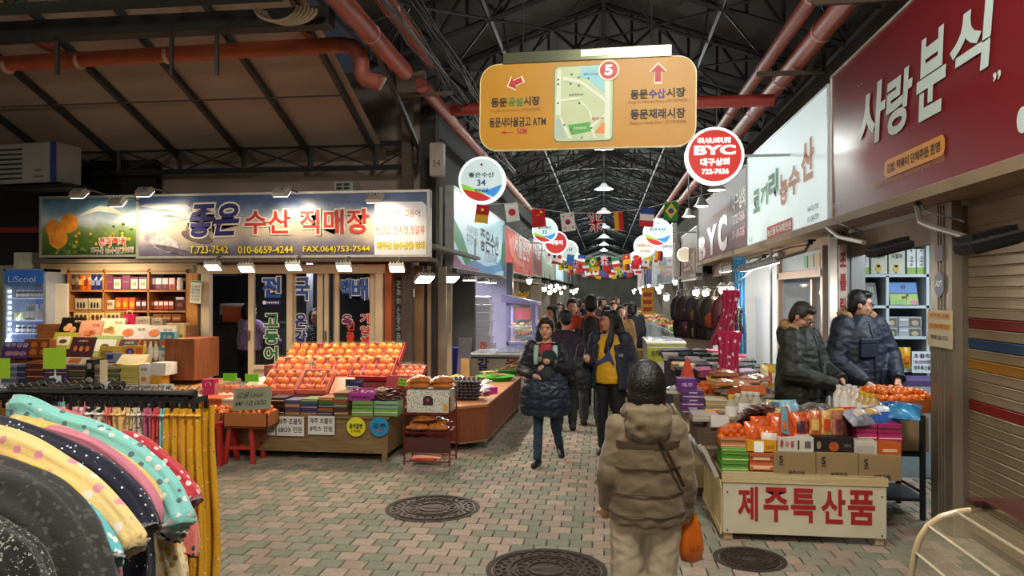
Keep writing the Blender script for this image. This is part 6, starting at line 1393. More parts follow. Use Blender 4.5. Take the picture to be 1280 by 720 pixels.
# ================================================================ RIGHT STALL
pw=Mwood('b09a70','c8b48a',0); pwv=Mwood('a8936a','c0aa80',2)
sx0,sx1,sy0,sy1,sz1=.87,2.01,5.65,6.62,.495
t=thing('display_stand','low plywood display stand with white panel of red Korean letters','stand',(sx0,sy0,0)); w=sx1-sx0; d=sy1-sy0
MB().box((w/2,d/2,sz1-.012),(w,d,.024)).build('top',pw,t)
MB().box((w/2,0,(sz1-.06+.06)/2),(w,.02,sz1-.12)).build('white_panel',M('c2b9a0',.6,0,.1,4),t)
MB().box((w/2,-.006,sz1-.03),(w+.02,.03,.06)).build('front_rail',pw,t)
for x in (.04,w-.04):
    for y in (.04,d-.04): MB().box((x,y,sz1/2-.01),(.06,.05,sz1-.03)).build('leg',pwv,t)
for s_,x0,x1 in (('제',922,947),('주',954,985),('특',988,1019),('산',1026,1056),('품',1059,1093)): 
    y0=608+(x0-922)*.035; y1=650+(x0-922)*.035; ptext(t,s_,x0,y0,x1,y1,M('9c1c24',.5,0,.05),bold=.028,y=-.014)
for (x,z) in ((.03,.08),(w-.03,.08),(.03,.36),(w-.03,.36)): MB().cyl((x,-.013,z),(x,-.009,z),.006,None,8).build('screw',M('2a2826',.5,.6),t)
# slatted side with hand holes
for k in range(9): 
    y=d*(k+.5)/9; MB().box((-.008,y,.24),(.014,d/9-.02,.36)).build('slat',pwv,t)
for z in (.07,.41): MB().box((-.016,d/2,z),(.012,d,.05)).build('side_rail',pw,t)
# second stand behind
x0=.72; t=slab('rear_stand','wooden stand behind the plywood one carrying purple boxes','stand',.72,1.5,6.75,8.3,.1,.62,pwv,leg='panel',top=pw)
# goods on the front stand
YF=5.72
pile(902,935,589,560,YF,5,['5f9a2c','568f2a'],.24,'bright green gift box','the green stack at the stall corner')
pile(901,933,559.5,548,YF+.02,2,['c07a4a','b87040'],.22,'flat peach box','the peach pair on the green stack')
pile(936.5,966.5,588,566,YF,2,['c05a28','b85426'],.24,'orange carton','the orange pair beside the green stack',deco=[('rect','e0b890',.15,.2,.85,.5)])
kraft=M('8a7350',.75,0,.08,4)
for k,(a,b,y0,y1) in enumerate(((967.5,1019.5,566,594.5),(1020.5,1072.5,567,597),(1073.5,1126.5,570,600))):
    carton('brown kraft tangerine carton on the stall edge, %s of three'%('left','middle','right')[k],a,y0,b,y1,YF-.03,.26,kraft,deco=[('text','S','1c1814',.12,.55,.22,.85),('text','제주감귤','1c1814',.34,.06,.74,.24),('rect','4a3c28',.12,.46,.24,.5)],group='kraft cartons on the stall edge')
t=thing('shallow_tray','yellow shallow carton tray with a white label at the stall front','tray',((WY(933,566,YF).x+WY(971,566,YF).x)/2,YF,WY(950,566,YF).z)); w=WY(971,566,YF).x-WY(933,566,YF).x; yt=M('cf9018',.5,0,.06)
MB().box((0,.13,.005),(w,.26,.01)).box((0,.004,.045),(w,.008,.1)).box((0,.256,.045),(w,.008,.1)).box((-w/2,.13,.045),(.008,.26,.1)).box((w/2,.13,.045),(.008,.26,.1)).build('tray',yt,t); MB().box((-.02,-.002,.045),(.07,.004,.08)).build('white_label',WHITE,t); text('감귤과즐',.03,.03,w/2-.02,.055,M('5a3010',.6),t,y=-.004)
carton('white carton with red marks and a barcode on the kraft cartons',972.5,547,1017,565,YF,.24,M('c4beb4',.5),deco=[('text','귤','b02a2a',.05,.35,.15,.75),('text','과','b02a2a',.2,.35,.3,.75),('text','즐','b02a2a',.35,.35,.45,.75),('rect','2a2a2a',.55,.2,.6,.8),('rect','5a5a58',.75,.3,.92,.75)])
carton('black carton with a small orange emblem on the middle kraft carton',1017.5,547,1067,566,YF,.24,M('1e1a18',.45),deco=[('ell','a84a20',.5,.42,.13,.3),('ell','8a7a60',.12,.5,.06,.25),('text','초콜릿','7a7060',.75,.4,.92,.6)])
carton('small white torn carton beside the black one',1068,552,1096,569,YF,.2,M('bcb6a8',.5),rz=-.06,deco=[('rect','a8a294',.1,.1,.9,.7)])
carton('orange carton with a pale stripe at the right end of the stall',1097.5,554,1126.5,571,YF,.22,M('b8561c',.5),deco=[('rect','d8b088',.2,.35,.82,.58)])
pile(1072,1097,553,529,YF+.1,2,['b02a68','a82462'],.3,'magenta gift box','the left magenta pair under the blue packets'); pile(1098,1127.5,554,530,YF+.1,2,['a82462','9c2058'],.3,'magenta gift box','the right magenta pair under the blue packets')
tag(MB().box((0,.2,.0),(.9,.6,.09)).build('goods_riser',M('5a4430',.7),None,loc=(1.5,6.02,WY(1000,549,6.0).z-.12)),'brown riser hidden beneath the snack bags','stand') if 0 else None
def net(label,c,n,r=.03,seed=1):
    """orange net of tangerines: net bag thing with its fruits as things"""
    rg=random.Random(seed); P_=[]
    rows=[(4,0),(3,1),(2,2)]
    for rr_,(nn,l) in enumerate(rows):
        for i in range(nn):
            for j in range(2 if l<2 else 1): P_.append((c[0]+(i-(nn-1)/2)*r*1.9,c[1]+(j-.5)*r*1.7+.01*l,c[2]+l*r*1.25))
    for p in P_: mv(fp,U1,(p[0]+rg.uniform(-.003,.003),p[1],p[2]),'tangerine in the '+label,'tangerines in the '+label,(rg.uniform(-.6,.6),rg.uniform(-.6,.6),0),r/.043)
    def f(u,v): a=2*PI*u; k=math.sin(PI*(.12+.83*v)); return (c[0]*0+r*4.2*math.cos(a)*k,r*2.6*math.sin(a)*k,r*4.4*v)
    tag(MB().grid(f,18,8).build('net_bag',M('d8501c',.4,0,.2,20,0,0,.28),None,smooth=True,loc=c),'orange mesh of the '+label,'net')
net('net of tangerines on the peach boxes',(WY(917,548,5.85).x,5.86,WY(917,549,5.85).z),9,seed=2)
net('net of tangerines on the rear stand by the purple box',(WY(883,493,7.6).x,7.6,WY(883,494,7.6).z),9,.034,3)
def pouch(label,px,py,Y,w,h,m,g=None,rz=0,deco=None,rx=0,nm='snack_pouch'):
    p=WY(px,py,Y); t=thing(nm,label,'snack bag',p,rz,g,rx=rx)
    def f(u,v): b=(math.sin(PI*u)**.7)*(math.sin(PI*min(1,max(0,v)))**.5)*w*.28; return ((u-.5)*w*(1-.08*math.sin(PI*v)),-b-.004*math.sin(u*30+v*11),h*v)
    mb=MB().grid(f,12,8); mb.grid(lambda u,v:(lambda q:(q[0],-q[1]*.8,q[2]))(f(1-u,v)),8,6); mb.build('bag',m,t,smooth=True)
    if deco: MB().grid(lambda u,v:(lambda q:(q[0],q[1]-.004,q[2]))(f(.2+.6*u,.3+.4*v)),6,4).build('printed_label',M(deco,.3,0,.15,20,coat=.5),t,smooth=True)
    return t
OG=M('c8541c',.15,0,.45,22,.8,0,1,.9,40); BRF=M('5a2c22',.2,0,.35,20,.6,0,1,.8,30)
for k,(px,py,Y,w_,h_,rz,dc) in enumerate(((945,560,5.8,.17,.2,.3,None),(961,560,5.78,.2,.16,-.2,'d8d0c8'),(952,553,5.95,.16,.2,.1,None),(1001,552,5.85,.12,.22,.1,'4a2a3c'),(978,552,5.98,.22,.22,0,'d88a4a'),(1012,552,5.9,.1,.22,-.1,'3c2430'))): pouch('orange dried fruit bag at the stall front, '+('far left','second from left with white label','behind the first two','slim dark labelled','large, behind the pointed carton','slim one at the right')[k],px,py,Y,w_,h_,OG,'orange dried fruit bags',rz,dc,rx=-.15)
for k in range(5): pouch('striped orange and clear stick pack on the black carton, %s from the left'%('first','second','third','fourth','fifth')[k],1019+k*7,548,5.82+.02*(k%2),.09,.21,M(('c86a2a','b8421c','d0a060','b8421c','a86a50')[k],.15,0,.4,25,.6,0,1,.9,30),'stick packs on the black carton',.1*(k-2),('d8b068','8a2a1c','c8481c','d8b068','6a3440')[k])
for k in range(3): pouch('dark wine coloured pack right of the striped ones, %s'%('front','middle','back')[k],1052+k*5,549,5.86+.06*k,.08,.2,BRF,'dark wine packs',.2*k)
# pointed carton with blue face
p=WY(981,552,5.78); t=thing('pointed_carton','pointed carton with orange side and pale blue printed face','box',p,.35)
MB().add([(-.06,-.05,0),(.06,-.05,0),(.06,.05,0),(-.06,.05,0),(-.03,0,.26),(.03,0,.26)],[(3,2,1,0),(0,1,5,4),(2,3,4,5),(1,2,5),(3,0,4)]).build('carton',M('c8481c',.4,0,.06),t)
MB().add([(-.065,-.055,.08),(.0,-.055,.06),(.01,-.01,.25),(-.035,-.008,.26)],[(0,1,2,3)]).build('printed_face',M('6a9ab0',.4,0,.1),t); MB().add([(-.05,-.058,.1),(-.015,-.056,.1),(-.02,-.04,.16),(-.045,-.04,.16)],[(0,1,2,3)]).build('printed_fruit',M('c8641c',.5,0,.4,40),t)
# red and yellow open cartons, dotted packet, brown fans, blue packs
for k,(px,py,c1,c2,rz) in enumerate(((1052,533,'d8a818','3c2a1c',.5),(1064,531,'c83818','e8c020',.2),(1072,536,'c84a1c','d88a3c',-.3))):
    p=WY(px,py,6.0+.05*k); t=thing('sweet_carton','%s slanted carton of sweets behind the striped packs'%('yellow','red and yellow','orange red')[k],'box',p,rz,rx=-.6); MB().box((0,0,.07),(.15,.05,.14)).build('carton',M(c1,.4,0,.05),t); MB().box((0,-.027,.08),(.1,.004,.05)).build('printed_label',M(c2,.4),t)
zz6=WY(950,532,6.1).z
tag(MB().box((.35,.2,-.05),(1.1,.55,.1)).build('goods_board',M('4a3828',.7),None,loc=(.92,6.0,zz6-.03)),'low brown board under the snack packets of the stall','stand')
for k in range(9): 
    a=-.5+.12*k; tag(MB().grid(lambda u,v:((u-.5)*.24,(v-.5)*.13,.014*math.sin(PI*u)*math.sin(PI*v)+.006*math.sin(u*22+k)),10,5).build('brown_packet',BRF,None,smooth=True,loc=(WY(944,525,6.15).x+.012*(k-4),6.1+.015*(k%3),zz6+.03+.015*k),rot=(.12,-.1,a)),'flat brown glossy sweet packet, %s in the fanned heap'%ORD[k],'packet','fanned brown packets')
for k in range(4): pouch('pale blue and white packet behind the pointed carton, %s'%('left','second','third','right')[k],968+k*9,518,6.45,.15,.14,M(('d8c878','8ab8c8','9ac4cc','8ab4c4')[k],.25,0,.25,15),'pale blue packets',(-.3,.1,.3,.5)[k],deco=('4a6a98' if k==0 else None),rx=-.7)
tag(MB().grid(lambda u,v:((u-.5)*.34,(v-.5)*.26,.05*math.sin(PI*u)*math.sin(PI*v)+.01*math.sin(u*18)),12,8).build('dotted_packet',Mdots('4a3828','a89478',42,.3,.35),None,smooth=True,loc=WY(1020,512,6.5),rot=(.2,0,.2)),'brown packet with pale dots lying under the men','packet')
BLU=M('2a5fae',.12,0,.5,14,.7,0,1,.9,22); BL2=M('3a8ac0',.12,0,.4,14,.7,0,1,.9,22)
for k,(px,py,Y,rz,m,dc) in enumerate(((1082,532,5.78,.5,M('8a8a98',.1,0,.5,20,.8,0,1,1,30),'c8b8a8'),(1095,531,5.85,.35,BLU,'c89a5a'),(1108,528,5.95,.2,BLU,'d8d8e0'),(1120,522,6.05,-.1,BL2,'2a3a78'),(1098,522,6.1,.1,BL2,'6ab0c8'),(1128,524,5.9,-.5,BL2,None))): 
    pouch('shiny %s packet on the magenta boxes, %s'%(('silver and blue','blue','blue','sky blue','sky blue','sky blue')[k],('far left','second, lowest','third','upper right','topmost at the back','right hand corner')[k]),px,py,Y,.24,.17,m,'shiny blue packets',rz,dc,rx=-1.0)
# bottles
BOT=M('cfc2b0',.3,0,.06,6); 
for k,(px,py,Y) in enumerate(((1049,512,6.35),(1056,514,6.3),(1061,511,6.45),(1068,513,6.35),(1072,517,6.28))):
    jar(BOT,M('d6d2cc',.4),.048,.2,'white plastic drink bottle before the tangerine crate, %s of five'%('first','second','third','fourth','last')[k],WY(px,py,Y),'white bottles before the crate',True)
for k,(px,py,Y) in enumerate(((1078,519,6.2),(1085,522,6.14),(1092,523,6.1))):
    jar(M('b89a60',.2,0,.1,8),M('d8a818',.4),.05,.19,'juice bottle with a yellow cap, %s of three'%('left','middle','right')[k],WY(px,py,Y),'juice bottles with yellow caps',True)
tag(MB().box((0,0,0),(.5,.42,WY(1068,518,6.3).z-sz1)).build('bottle_riser',M('5a4430',.7),None,loc=(WY(1070,518,6.3).x+.04,6.38,(WY(1068,518,6.3).z+sz1)/2)),'brown box carrying the white and juice bottles','box')
for k,(px,py,Y) in enumerate(((914,524,6.3),(922,522,6.4),(930,520,6.3),(938,520,6.4),(946,521,6.3))):
    jar(M('b0a890',.15,0,.1,8,0,0,.9),M('cfc8b8' if k else 'd8b030',.4),.05,.2,'cloudy bottle of drink on the left of the stall, %s of five'%('first','second','third','fourth','last')[k],WY(px,py,Y),'cloudy bottles on the stall',True)
tag(MB().box((0,0,0),(.36,.34,WY(930,522,6.35).z-sz1)).build('bottle_riser',M('6a5030',.7),None,loc=(WY(930,522,6.35).x,6.36,(WY(930,522,6.35).z+sz1)/2-.003)),'brown box carrying the cloudy bottles','box')
# leaning books at the left corner
for k in range(4): 
    t=thing('leaning_box','white and grey box leaning outwards on the slatted side, %s'%('nearest','second','third','farthest')[k],'box',(.84-.015*k,5.78+.17*k,.45),PI/2,'leaning boxes on the slatted side',rx=.5)
    t.rotation_euler=(0,-.45,0); MB().box((0,0,.11),(.03,.14,.22)).build('box',M('a89f94',.5,0,.06),t); MB().box((-.018,0,.13),(.004,.1,.1)).build('printed_label',M(('7a8a90','8a5a48','b8b0a8','6a6a70')[k],.5),t)
pile(866,900,527,519,6.1,1,['a89c8c'],.3,'grey white flat box','with a tan edge near the stall corner')
carton('flat white box with a wooden edge near the stall corner',889,520,912,534,5.98,.3,M('a8a09a',.5),.5)
t=thing('lighter_tube','orange and yellow tube shaped sweet with a red tip','packet',WY(883,523,6.3)); MB().cyl((-.07,0,.02),(.07,0,.05),.028,None,12).build('tube',M('d88a18',.4),t,smooth=50); MB().cyl((.07,0,.05),(.1,0,.056),.02,.012,12).build('tip',M('c8281c',.4),t)
carton('gold packet lying beside the orange tube',880,517,899,526,6.25,.1,M('c8a020',.4),.5)
# rear stand goods
pile(853,880,517,489,6.95,6,['6a3a78','5c3070'],.25,'purple gift box','the purple stack on the rear stand',deco=[('rect','b8a0c0',.3,.3,.7,.7)])
carton('purple wedge shaped box with white letters on the purple stack',847,474,871,489,7.1,.2,M('5a2470',.45),deco=[('text','제주','d8a8c0',.2,.35,.8,.7)])
pile(882,909,522,500,6.95,6,['b8a078','a89068','c8b894'],.25,'cream slatted box','the cream stack on the rear stand')
p=WY(859,474,8.15); t=thing('orange_cone','pointed orange carton standing behind the purple box','box',p,.3); MB().add([(-.07,-.05,0),(.07,-.05,0),(.07,.05,0),(-.07,.05,0),(-.01,0,.24),(.01,0,.24)],[(3,2,1,0),(0,1,5,4),(2,3,4,5),(1,2,5),(3,0,4)]).build('carton',M('c8401c',.4),t)
zR=WY(920,492,7.6).z
tag(MB().box((0,0,0),(.74,1.2,zR-.62)).build('rear_riser',M('8a7a64',.7),None,loc=(1.12,7.65,(zR+.62)/2)),'raised block in the middle of the rear stand','stand')
rg=random.Random(8)
for k,(px,py,c,lb) in enumerate(((845,492,'b8b0a8','white'),(903,482,'c88a48','biscuit brown'),(912,490,'d8ccc0','white lined'),(925,486,'cfc4b4','cream'),(935,478,'c08a70','pink topped'),(946,476,'b87868','pink'),(917,497,'cfc8c0','wide white'),(935,494,'a85a34','orange edged'),(905,470,'a86a34','brown biscuit'),(899,476,'c89a30','yellow'))):
    q=WY(px,py,7.3+.08*k); t=thing('food_pack',lb+' wrapped food pack on the rear stand behind the bottles','packet',q,rg.uniform(-.5,.5))
    MB().box((0,0,.02),(.26,.17,.035),ch=.008).build('tray',M(c,.4,0,.15,12),t); MB().grid(lambda u,v:((u-.5)*.23,(v-.5)*.15,.045+.03*math.sin(PI*u)*math.sin(PI*v)+.004*math.sin(30*u)),8,5).build('film_cover',M(c,.15,0,.3,30,.6,0,1,.8,40),t,smooth=True)
carton('open orange tray at the back of the rear stand',926,482,960,494,7.0,.3,M('b8581c',.5),.3,rz=.3)
zq=WY(960,489,7.95).z; slab('side_table','small table by the white wall under the yellow pouches','table',1.52,2.15,7.65,8.35,0,zq,M('a8a09a',.6),leg='panel')
for k in range(4): pouch('yellow printed pouch standing by the white wall, %s of four'%('first','second','third','last')[k],957+k*5,489,7.95,.11,.28,M(('d8c48a','c89a28','d8a828','c8b060')[k],.25,0,.3,15),'yellow pouches by the white wall',.1*k,'c8481c' if k==1 else 'e0d8c0')
pile(963,980,496,487,7.72,3,['a8a4a0','b8b0a8'],.2,'pale box','the low pale stack behind the bottles')
# tangerine crate on the metal rack
cb=Vector((2.22,6.3,0)); ang=R(20); zc=.845
t=thing('tangerine_crate','large cardboard crate heaped with tangerines beside the right post','crate',(cb.x,cb.y,zc),ang); cw,cdp,ch_=.62,.56,.11; cm=M('a8541c',.6,0,.1,5)
MB().box((cw/2,cdp/2,.006),(cw,cdp,.012)).build('base',cm,t)
for c_,d_ in (((cw/2,.005,ch_/2),(cw,.01,ch_)),((cw/2,cdp-.005,ch_/2),(cw,.01,ch_)),((.005,cdp/2,ch_/2),(.01,cdp,ch_)),((cw-.005,cdp/2,ch_/2),(.01,cdp,ch_))): MB().box(c_,d_).build('side_panel',cm,t)
MB().box((.0,.2,ch_+.0),(.012,.2,.07),Matrix.Translation((-.03,0,0))@Matrix.Rotation(.0,4,'Y')).build('flap',cm,t)
rg=random.Random(15); T=Matrix.Translation((cb.x,cb.y,zc))@Matrix.Rotation(ang,4,'Z')
for l,(zz_,nx,ny) in enumerate(((.045,10,9),(.09,9,8),(.13,7,6))):
    for i in range(nx):
        for j in range(ny):
            if (l==0 and 0<i<nx-1 and 0<j<ny-1) or (l==1 and 1<i<nx-2 and 1<j<ny-2): continue
            x=cw/2+(i-(nx-1)/2)*.06+rg.uniform(-.006,.006); y=cdp/2+(j-(ny-1)/2)*.058+rg.uniform(-.006,.006)
            mv(fp,U1,T@Vector((x,y,zz_+rg.uniform(-.008,.01))),'tangerine heaped in the large crate by the right post','tangerines in the large crate',(rg.uniform(-.6,.6),rg.uniform(-.6,.6),rg.uniform(0,6)),.72*rg.uniform(.92,1.1))
xr0,xr1,yr0,yr1=2.1,2.78,6.5,7.0
t=thing('metal_rack','black perforated metal rack under the large tangerine crate','rack',(xr0,6.35,0)); bk=M('22272a',.5,.4)
for x in (0,.42):
    for y in (0,.5): MB().box((x+.02,y,.42),(.035,.035,.84)).build('post',bk,t)
for z in (.16,.52): MB().box((.23,.25,z),(.46,.5,.025)).build('shelf',bk,t)
MB().tube([(.03,-.01,.45),(.44,-.01,.22)],.012,6).build('brace',bk,t)
tag(MB().box((.23,.25,.15),(.5,.5,.29),ch=.01).build('kraft_carton',kraft,None,loc=(2.12,6.38,.535)),'plain brown carton on the metal rack beneath the crate','box')
# ================================================================ clothes stall further along
zt=.78
t=slab('clothes_table','wide table heaped with folded patterned clothes on the right','table',1.0,2.2,9.3,13.0,0,zt,M('4a4448',.7),leg='panel')
rg=random.Random(31); CC=['1c1c2a','2a2438','c8c0b8','a83c6a','3a7a78','2c2c34','58304a','c8a878','23243c','8a8090','343040']
n=0
for j in range(9):
    for i in range(5):
        n+=1; y=9.4+j*.4; x=1.02+i*.235; c=CC[(i*3+j*7)%11]
        m=Mdots(c,'c8c4c0' if c!='c8c0b8' else '2a2a30',26,.22,.9,warp=.02) if (i+j)%3 else M(c,.9,0,.25,18)
        L=.19+.03*rg.random()
        mb=MB()
        for q in range(3): mb.loft([[Vector((dx,(v-.5)*.36,.02+q*.03+.012*math.sin(v*7+i)+dz)) for dx,dz in ((-L/2,0),(-L/2-.01,.014),(-L/2,.028),(L/2,.028),(L/2+.01,.014),(L/2,0))] for v in (0,.25,.5,.75,1)],6)
        o=mb.build('folded_clothes',m,None,smooth=40,loc=(x+rg.uniform(-.02,.02),y,zt+.03*(j%2)),rot=(.0,rg.uniform(-.1,.1),rg.uniform(-.25,.25)))
        tag(o,'folded patterned leggings on the clothes table, row %s from the front, %s from the alley'%(ORD[j] if j else 'first',('first','second','third','fourth','fifth')[i]),'clothes','folded clothes on the right table')
# pyjama trousers hung at the table end
def hangpants(label,x,y,ztop,w,L,mat,swing=0,nm='hanging_trousers'):
    t=thing(nm,label,'trousers',(x,y,ztop)); 
    def f(u,v):
        k=1-.25*math.cos(v*PI*.5); s=math.sin(u*2*PI)*.5
        return (w*(u-.5)*(1.0-.25*math.sin(PI*min(1,v*1.3)))+swing*v*v*.3,-.04-.035*math.cos(u*PI*6)*(.3+v),-L*v)
    MB().grid(f,24,16).grid(lambda u,v:(lambda q:(q[0],-q[1],q[2]))(f(1-u,v)),16,10).build('cloth',mat,t,smooth=True); MB().box((0,0,.015),(w*.95,.06,.05),ch=.01).build('waistband',mat,t)
    return t
PKD=Mdots('b81c4c','e8dcdc',11,.24,.9)
p=WY(912,372,9.0); hangpants('crimson pyjama trousers with white spots, upper pair by the white wall',p.x+.02,9.05,WY(912,366,9).z,.2,.62,PKD,-.5)
p=WY(911,425,9.0); hangpants('crimson pyjama trousers with white spots, lower pair by the white wall',p.x,9.0,WY(911,418,9).z,.28,.72,PKD,-.1)
hangpants('light blue patterned trousers hanging behind the crimson ones',WY(925,330,9.4).x,9.45,WY(925,325,9.4).z,.14,1.15,Mdots('2a8ab8','a8d0e0',30,.2),0)
hangpants('navy dotted shorts hanging beside the crimson trousers',WY(918,395,9.3).x,9.25,WY(918,388,9.3).z,.17,.28,Mdots('1c2440','c8d0a0',60,.3),0)
t=thing('garment_rail','thin rail with stand holding the hanging trousers','rail',(1.62,9.1,0)); MB().cyl((.36,.1,0),(.36,.1,2.36),.015,None,8).build('post',STEEL,t); MB().cyl((-.1,.0,WY(912,364,9).z+.06),(.4,.15,2.3),.01,None,6).build('arm',STEEL,t)
# hanging bags
rg=random.Random(41); bi=0
def bag(label,p,s,m,m2,g):
    t=thing('hanging_backpack',label,'bag',p,rg.uniform(-.5,.5),g)
    MB().loft([((0,0,z*s),rx*s,ry*s) for z,rx,ry in ((-.5,.03,.03),(-.49,.13,.08),(-.4,.16,.11),(-.2,.17,.1),(-.06,.12,.07),(0,.03,.03))],12).build('sack',m,t,smooth=True)
    MB().loft([((0,-.1*s,z*s),rx*s,.04*s) for z,rx in ((-.46,.03),(-.44,.1),(-.3,.11),(-.24,.03))],10).build('pocket',m2,t,smooth=True)
    MB().tube([(-.05*s,0,-.03*s),(-.03*s,0,.08),(0,0,.12),(.03*s,0,.08),(.05*s,0,-.03*s)],.008,5).build('strap',BLACK,t); return t
bags=[(848,12.4),(854,11.8),(861,12.0),(866,11.4),(873,11.6),(880,11.0),(888,10.6),(896,10.8),(903,10.3)]
cols=[('1c1a1c','2c2622'),('2a1c1c','3c2a22'),('6a4a40','4a3430'),('2c2430','a8641c'),('1c1a1c','3c1c34'),('241e20','a04a1c'),('2a2420','a8481c'),('1a1a1a','2c2c2c'),('5a2028','2c1c1c')]
for k,(px,Y) in enumerate(bags):
    p=WY(px,370,Y); bag(('dark backpack','dark brown backpack','dusty brown bag','black bag with orange pocket','black bag with purple pocket','black backpack with rust trim','large black backpack with orange trim','plain black backpack','dark red bag')[k]+' hanging in the row over the clothes table',p,(.8 if k<5 else .95),M(cols[k][0],.6,0,.2),M(cols[k][1],.6,0,.2),'bags hanging over the clothes table')
for k in range(6):
    px=(851,858,869,877,884,893)[k]; Y=12.0-.25*k; p=WY(px,392,Y+.5); bag(('small black pouch','small wine pouch','small yellow trimmed pouch','small navy pouch','small brown pouch','small grey pouch')[k]+' hanging behind the larger bags',p,.8,M(('1a1a1c','4a1c28','241c1a','1c2238','3a2a20','3a3a3c')[k],.7),M(('2a2a2c','5a2430','b88a1c','2c3450','4a3424','5a5a5c')[k],.6),'small pouches hanging over the clothes table')
t=thing('bag_rail','long steel rail from which the bags hang','rail',(WY(845,372,12.8).x,12.8,WY(848,372,12.6).z+.12)); e=Vector((1.72,10.0,WY(903,370,10.2).z+.14))-Vector(t.location); MB().cyl((0,0,0),e,.012,None,8).build('rail',STEEL,t)
for q in (.05,.5,.95): MB().cyl(e*q,e*q+Vector((0,0,.5)),.006,None,5).build('hanger_rod',STEEL,t)
for k,(px,py,Y,e_) in enumerate(((833,372,14,30),(870,366,12.3,40),(882,366,11.5,0),(903,362,10.6,30),(915,362,9.8,0))):
    p=WY(px,py,Y); bulb(p.x,p.y,p.z,'bare bulb in a white shade over the hanging bags, %s from the left'%('first','second','third','fourth','fifth')[k],e_,NEUT if k<2 else WARM,'bulbs over the hanging bags',.05,zt=p.z+.35)
tag(MB().box((0,0,.5),(.9,.05,1.5)).build('lit_panel',M('c9ccd0',.6,0,.04),None,loc=(2.35,13.4,.5)),'pale lit panel behind the hanging bags','panel')
# right freezer with green lettering strip, farther wares
t=freezer('white chest freezer with yellow green lettering strip on the right',809,857,428,13.6,1.5,'d2cebc',(),strip='9aa82c')
w=WY(857,428,13.6).x-WY(809,428,13.6).x; zf=WY(830,428,13.6).z; MB().box((w/2,-.01,zf-.22),(w*.96,.012,.24)).build('green_strip',M('a8a82c',.5,0,.05),t); text('제주 선물용 감귤',w*.1,zf-.27,w*.92,zf-.15,M('3a3420',.6),t,y=-.022,bold=.02)
t=thing('yellow_banner','tall yellow and red printed banner on the right side of the alley','banner',WY(804,392,17.5)); MB().box((.1,0,.3),(.28,.02,.62)).build('cloth',M('d8921c',.6,0,.1),t); 
for k in range(3): MB().box((.1,-.013,.1+.17*k),(.2,.004,.1)).build('red_print',M('a8281c',.6),t)
MB().cyl((.1,0,.6),(.1,0,1.1),.006,None,5).build('string',BLACK,t)
t=thing('fish_tank_stand','steel stand with glass box in front of the lit right shops','cabinet',(WY(798,440,16).x,16,0)); MB().box((.25,.3,.4),(.5,.6,.8)).build('base',M('9aa0a4',.4,.4),t); MB().box((.25,.3,1.0),(.46,.5,.4)).build('glass',Mglass('d0e0e8',.25),t); MB().box((.25,.0,.82),(.5,.02,.1)).build('red_edge',M('6a2024',.5),t)
for k in range(0): mv(fp,U1,(WY(798,440,16).x+.1+.06*(k%5),15.95+.09*(k//5),.8+.0),'tangerine on the steel stand at the right','tangerines on the steel stand',(0,0,k),1.0)
o=tag(MB().box((0,0,.35),(.3,.5,.7)).build('wooden_crate',Mwood('a88a4a','c8a860',2),None,loc=(WY(803,445,15).x,15.2,0)),'upright yellow wooden crate beside the white freezer','crate')
# ================================================================ clear plastic hood at the lower right
Y0,Y1=1.92,.72
prof=[WY(x,y,Y0) for x,y in ((1136,735),(1140,712),(1144,690),(1150,672),(1160,657),(1176,646),(1196,640),(1238,635),(1300,632),(1420,630),(1560,630))]
pf0=[(prof[0].x-.01,.75)]+[(p.x,p.z) for p in prof]
t=thing('plastic_hood','clear acrylic hood over a vendor cart at the lower right corner','hood',(prof[0].x,Y1,0)); ox=prof[0].x
acr=M('b0a080',.04,0,.15,3,.15,0,.15,1)
mb=MB(); n=len(pf0); mb.add([(x-ox,yy-Y1,z) for yy in (Y0,Y1) for x,z in pf0],[(i,i+1,n+i+1,n+i) for i in range(n-1)]); mb.build('shell',acr,t,smooth=60)
MB().add([(x-ox,Y0-Y1,z) for x,z in pf0]+[(pf0[-1][0]-ox,Y0-Y1,.75)],[tuple(range(n+1))]).build('end_pane',M('e8dcc4',.05,0,.03,3,0,0,.12,1),t)
MB().tube([(x-ox,Y0-Y1,z) for x,z in pf0],.008,8).build('edge_bead',M('c9b48c',.15,0,.05,6,0,0,.8,1),t,smooth=True)
MB().tube([(x-ox,0,z) for x,z in pf0],.006,8).build('edge_bead',M('c9b48c',.15,0,.05,6,0,0,.8,1),t,smooth=True)
for i_ in (3,5,7): MB().cyl((pf0[i_][0]-ox,Y0-Y1,pf0[i_][1]),(pf0[i_][0]-ox,0,pf0[i_][1]),.0035,None,6).build('reflection_streak',M('c8bca0',.1,0,.05,6,0,0,.6,1),t)  # pale rods standing in for reflection streaks along the acrylic
a=WY(1240,631,Y0); MB().box((.4,-.0,.0),(.9,.035,.012),Matrix.Translation((a.x-ox,a.y-Y1,a.z+.006))).box((.4,-.6,0),(.86,1.15,.006),Matrix.Translation((a.x-ox,a.y-Y1,a.z+.012))).build('hinged_lid',M('4a2a28',.1,0,.1,4,coat=1),t)
MB().box((.55,.6,.375),(1.1,1.2,.75)).build('cart_body',M('5a4c3a',.5,.2,.1,3),t)
MB().box((.55,.6,.79),(1.0,1.1,.08)).build('inner_tray',M('6a6044',.3,.5,.1,5),t)
